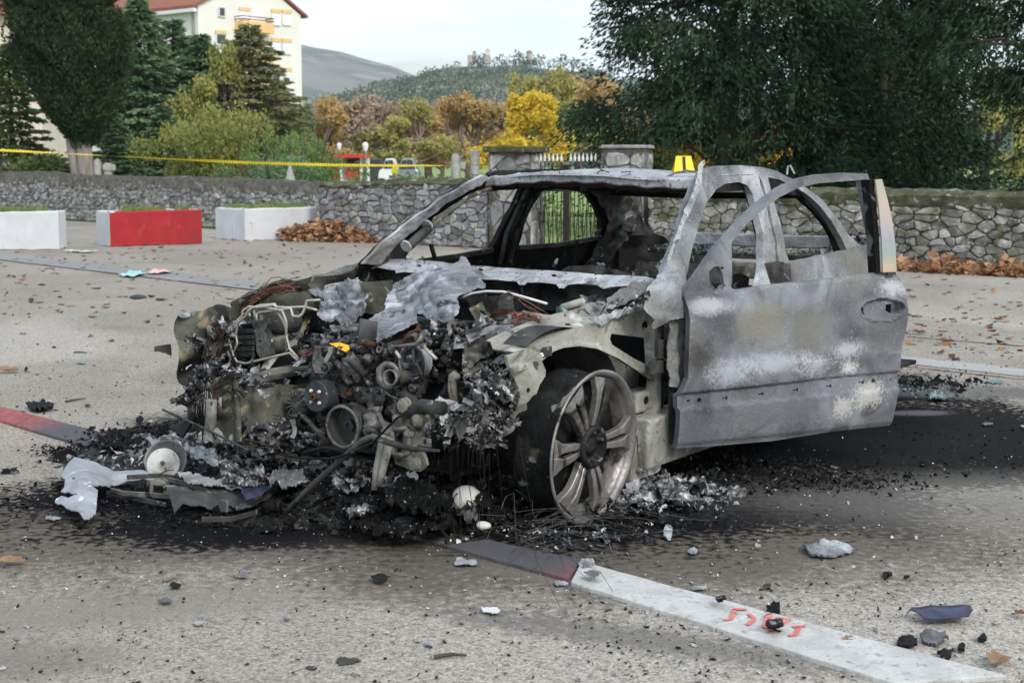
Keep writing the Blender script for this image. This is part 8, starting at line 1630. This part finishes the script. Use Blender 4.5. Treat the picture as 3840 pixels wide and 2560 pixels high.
# curled autumn leaves near the camera
def leaf3(t, x, y, L_, rot, lab, m, zc=.02):
    p = W(t, x, y); mb = MB(); pts = [(-.5, 0), (-.3, .22), (-.05, .30), (.1, .2), (.3, .26), (.5, .0), (.3, -.26), (.1, -.2), (-.05, -.30), (-.3, -.22)]
    P = [Vector((a*L_, b*L_, .35*abs(b)*L_*1.5+.25*a*a*L_)) for a, b in pts]; mb.add(P+[Vector((0, 0, 0))], [(i, (i+1) % 10, 10) for i in range(10)]); mb.tube([(-.5*L_, 0, .06*L_), (-.75*L_, .03*L_, .1*L_)], .002, 4)
    o = mb.build('fallen_leaf', m); o.location = (p.x, p.y, .012); o.rotation_euler = (.2, .1, rot); tag(o, lab, 'leaf'); return o
M['leaf_b'] = mat('brown_leaf_skin', [(.15, .085, .05), (.27, .17, .10)], 25, 6, .8, bump=.3); M['leaf_r'] = mat('red_brown_leaf_skin', [(.07, .035, .022), (.15, .07, .045)], 25, 6, .8, bump=.3)
leaf3('Y7', 55, 288, .085, .2, 'curled light brown leaf at the left edge of the foreground', M['leaf_b']); leaf3('Y6', 2245, 625, .11, 1.0, 'large curled tan leaf at the lower right corner by the kerb', M['leaf_b']); leaf3('Y7', 80, 680, .03, 2, 'small brown leaf scrap near the lower left corner', M['leaf_r'])
leaf3('Y6', 1665, 535, .04, .6, 'small tan leaf curl on the white kerb', M['leaf_b']); leaf3('Y6', 2335, 436, .05, .6, 'dark leaf at the right edge of the foreground', M['leaf_r']); leaf3('A5', 62, 990, .14, .4, 'star shaped brown leaf at the left edge', M['leaf_b']); leaf3('A7', 1665, 458, .10, .2, 'long brown leaf on the asphalt at the right', M['leaf_r'])
leaf3('A7', 945, 268, .10, .3, 'brown leaf on the asphalt right of the door', M['leaf_r']); leaf3('A7', 1000, 568, .12, .1, 'dark pair of leaves right of the door', M['leaf_r']); leaf3('A7', 1230, 645, .13, 0, 'row of dark decayed leaves on the right asphalt', M['leaf_r'])
# coloured paper flyers
def flyer(t, pts, z, m, lab): return piece('paper_flyer', lab, 'flyer', t, pts, z, m, cell=14, crumple=.02, jag=.5, thick=.001, group='coloured flyers on the ground')
M['pap_g'] = mat('green_paper', [(.20, .45, .38), (.45, .68, .66)], 3, 3, .6, bump=0); M['pap_p'] = mat('pink_paper', [(.68, .30, .30), (.75, .52, .50)], 3, 3, .6, bump=0); M['pap_y'] = mat('yellow_paper', [(.62, .55, .35), (.35, .55, .55)], 3, 3, .6, bump=0)
flyer('A5', [(850, 285), (905, 268), (930, 252), (990, 255), (1050, 275), (1010, 280), (960, 296), (900, 290)], .03, M['pap_g'], 'green flyer crumpled on the repair strip'); flyer('A5', [(1050, 270), (1110, 246), (1250, 256), (1190, 268), (1100, 272)], .03, M['pap_p'], 'pink flyer right of the green one'); flyer('A5', [(460, 108), (560, 110), (700, 114), (640, 124), (540, 122)], .02, M['pap_y'], 'pale coloured flyer in front of the red planter')
# burnt wire round the roof marker etc: evidence markers
def text_mesh(s, size, m, parent, M4, name='digit', bold=.028):
    cu = bpy.data.curves.new(name, 'FONT'); cu.body = s; cu.size = size; cu.align_x = 'CENTER'; cu.align_y = 'CENTER'; cu.extrude = .0006; cu.offset = bold*size
    ob = bpy.data.objects.new('tmp', cu); COL.objects.link(ob); dgp = bpy.context.evaluated_depsgraph_get(); me = bpy.data.meshes.new_from_object(ob.evaluated_get(dgp)); bpy.data.objects.remove(ob)
    o = link_mesh(name, me, None, parent); o.data.materials.clear(); o.data.materials.append(m); o.matrix_local = M4; return o
def marker_tent(label, digit, c, H, Wd, rz, lean, rx=0):
    root = empty('evidence_marker', c, label, 'evidence marker', 'yellow evidence markers', rz); root.rotation_euler = (rx, 0, rz); d = H*lean
    mb = MB(); mb.prism([(-Wd/2, -d, 0), (Wd/2, -d, 0), (Wd*.36, 0, H), (-Wd*.36, 0, H)], (0, .003, 0)); mb.build('front_face', M['marker'], root)
    MB().prism([(-Wd/2, d, 0), (Wd/2, d, 0), (Wd*.36, .004, H), (-Wd*.36, .004, H)], (0, .003, 0)).build('back_face', M['marker'], root)
    MB().box((0, .003, H), (Wd*.72, .008, .004)).build('ridge', M['marker'], root)
    al = math.atan2(H, d); Mx = Matrix.Translation((0, -d*.5-.0035, H*.52)) @ Matrix.Rotation(al, 4, 'X'); text_mesh(digit, H*1.15, M['black_ink'], root, Mx); return root
c = CP('Y2', 2120, 128, s=1.62); c.y = CP('Y2', 2120, 128, z=1.285).y if 0 else c.y; cwm = c2w(Vector((-1.5, 0, 0)))
p = CP('S', 2563, 623, s=1.45); pw = c2w(p); mk = marker_tent('yellow evidence marker with black digit 1 standing on the car roof', '1', (pw.x, pw.y, roofz(1.45, p.y)+.004), .072, .098, .12, .30)
pw = c2w(CP('Z4', 1560, 800, s=-.40)); 
def card(label, t, pts, s, digit, m, size, at, rot):
    P = [c2w(CP(t, x, y, s=s(x, y) if callable(s) else s)) for x, y in pts]; c = sum(P, Vector())/len(P); n = (P[1]-P[0]).cross(P[2]-P[0]).normalized()
    if n.dot(O-c) < 0: n = -n
    root = empty('evidence_marker', c, label, 'evidence marker', 'yellow evidence markers'); MB().prism([p-c for p in P], -n*.002).build('card', m, root)
    ex = (P[1]-P[0]).normalized(); ey = n.cross(ex).normalized(); R = Matrix((ex, ey, n)).transposed().to_4x4(); text_mesh(digit, size, M['black_ink'], root, Matrix.Translation(n*.0018+ex*at[0]+ey*at[1]) @ R @ Matrix.Rotation(rot, 4, 'Z')); return root
M['marker_o'] = mat('marker_orange', [(.70, .34, .01), (.78, .40, .015)], 3, 3, .5, bump=0)
card('yellow card marked 2 tucked in the round ring on the engine', 'Z4', [(1645, 790), (1690, 788), (1698, 702), (1645, 706)], -.30, '2', M['marker'], .055, (.0, -.004), .0)
card('orange yellow card lying on the engine left of the ring', 'Z4', [(1558, 820), (1590, 800), (1582, 772), (1520, 752), (1437, 758)], lambda x, y: -.47+(820-y)*.0006, '2', M['marker_o'], .035, (-.01, .0), .4)
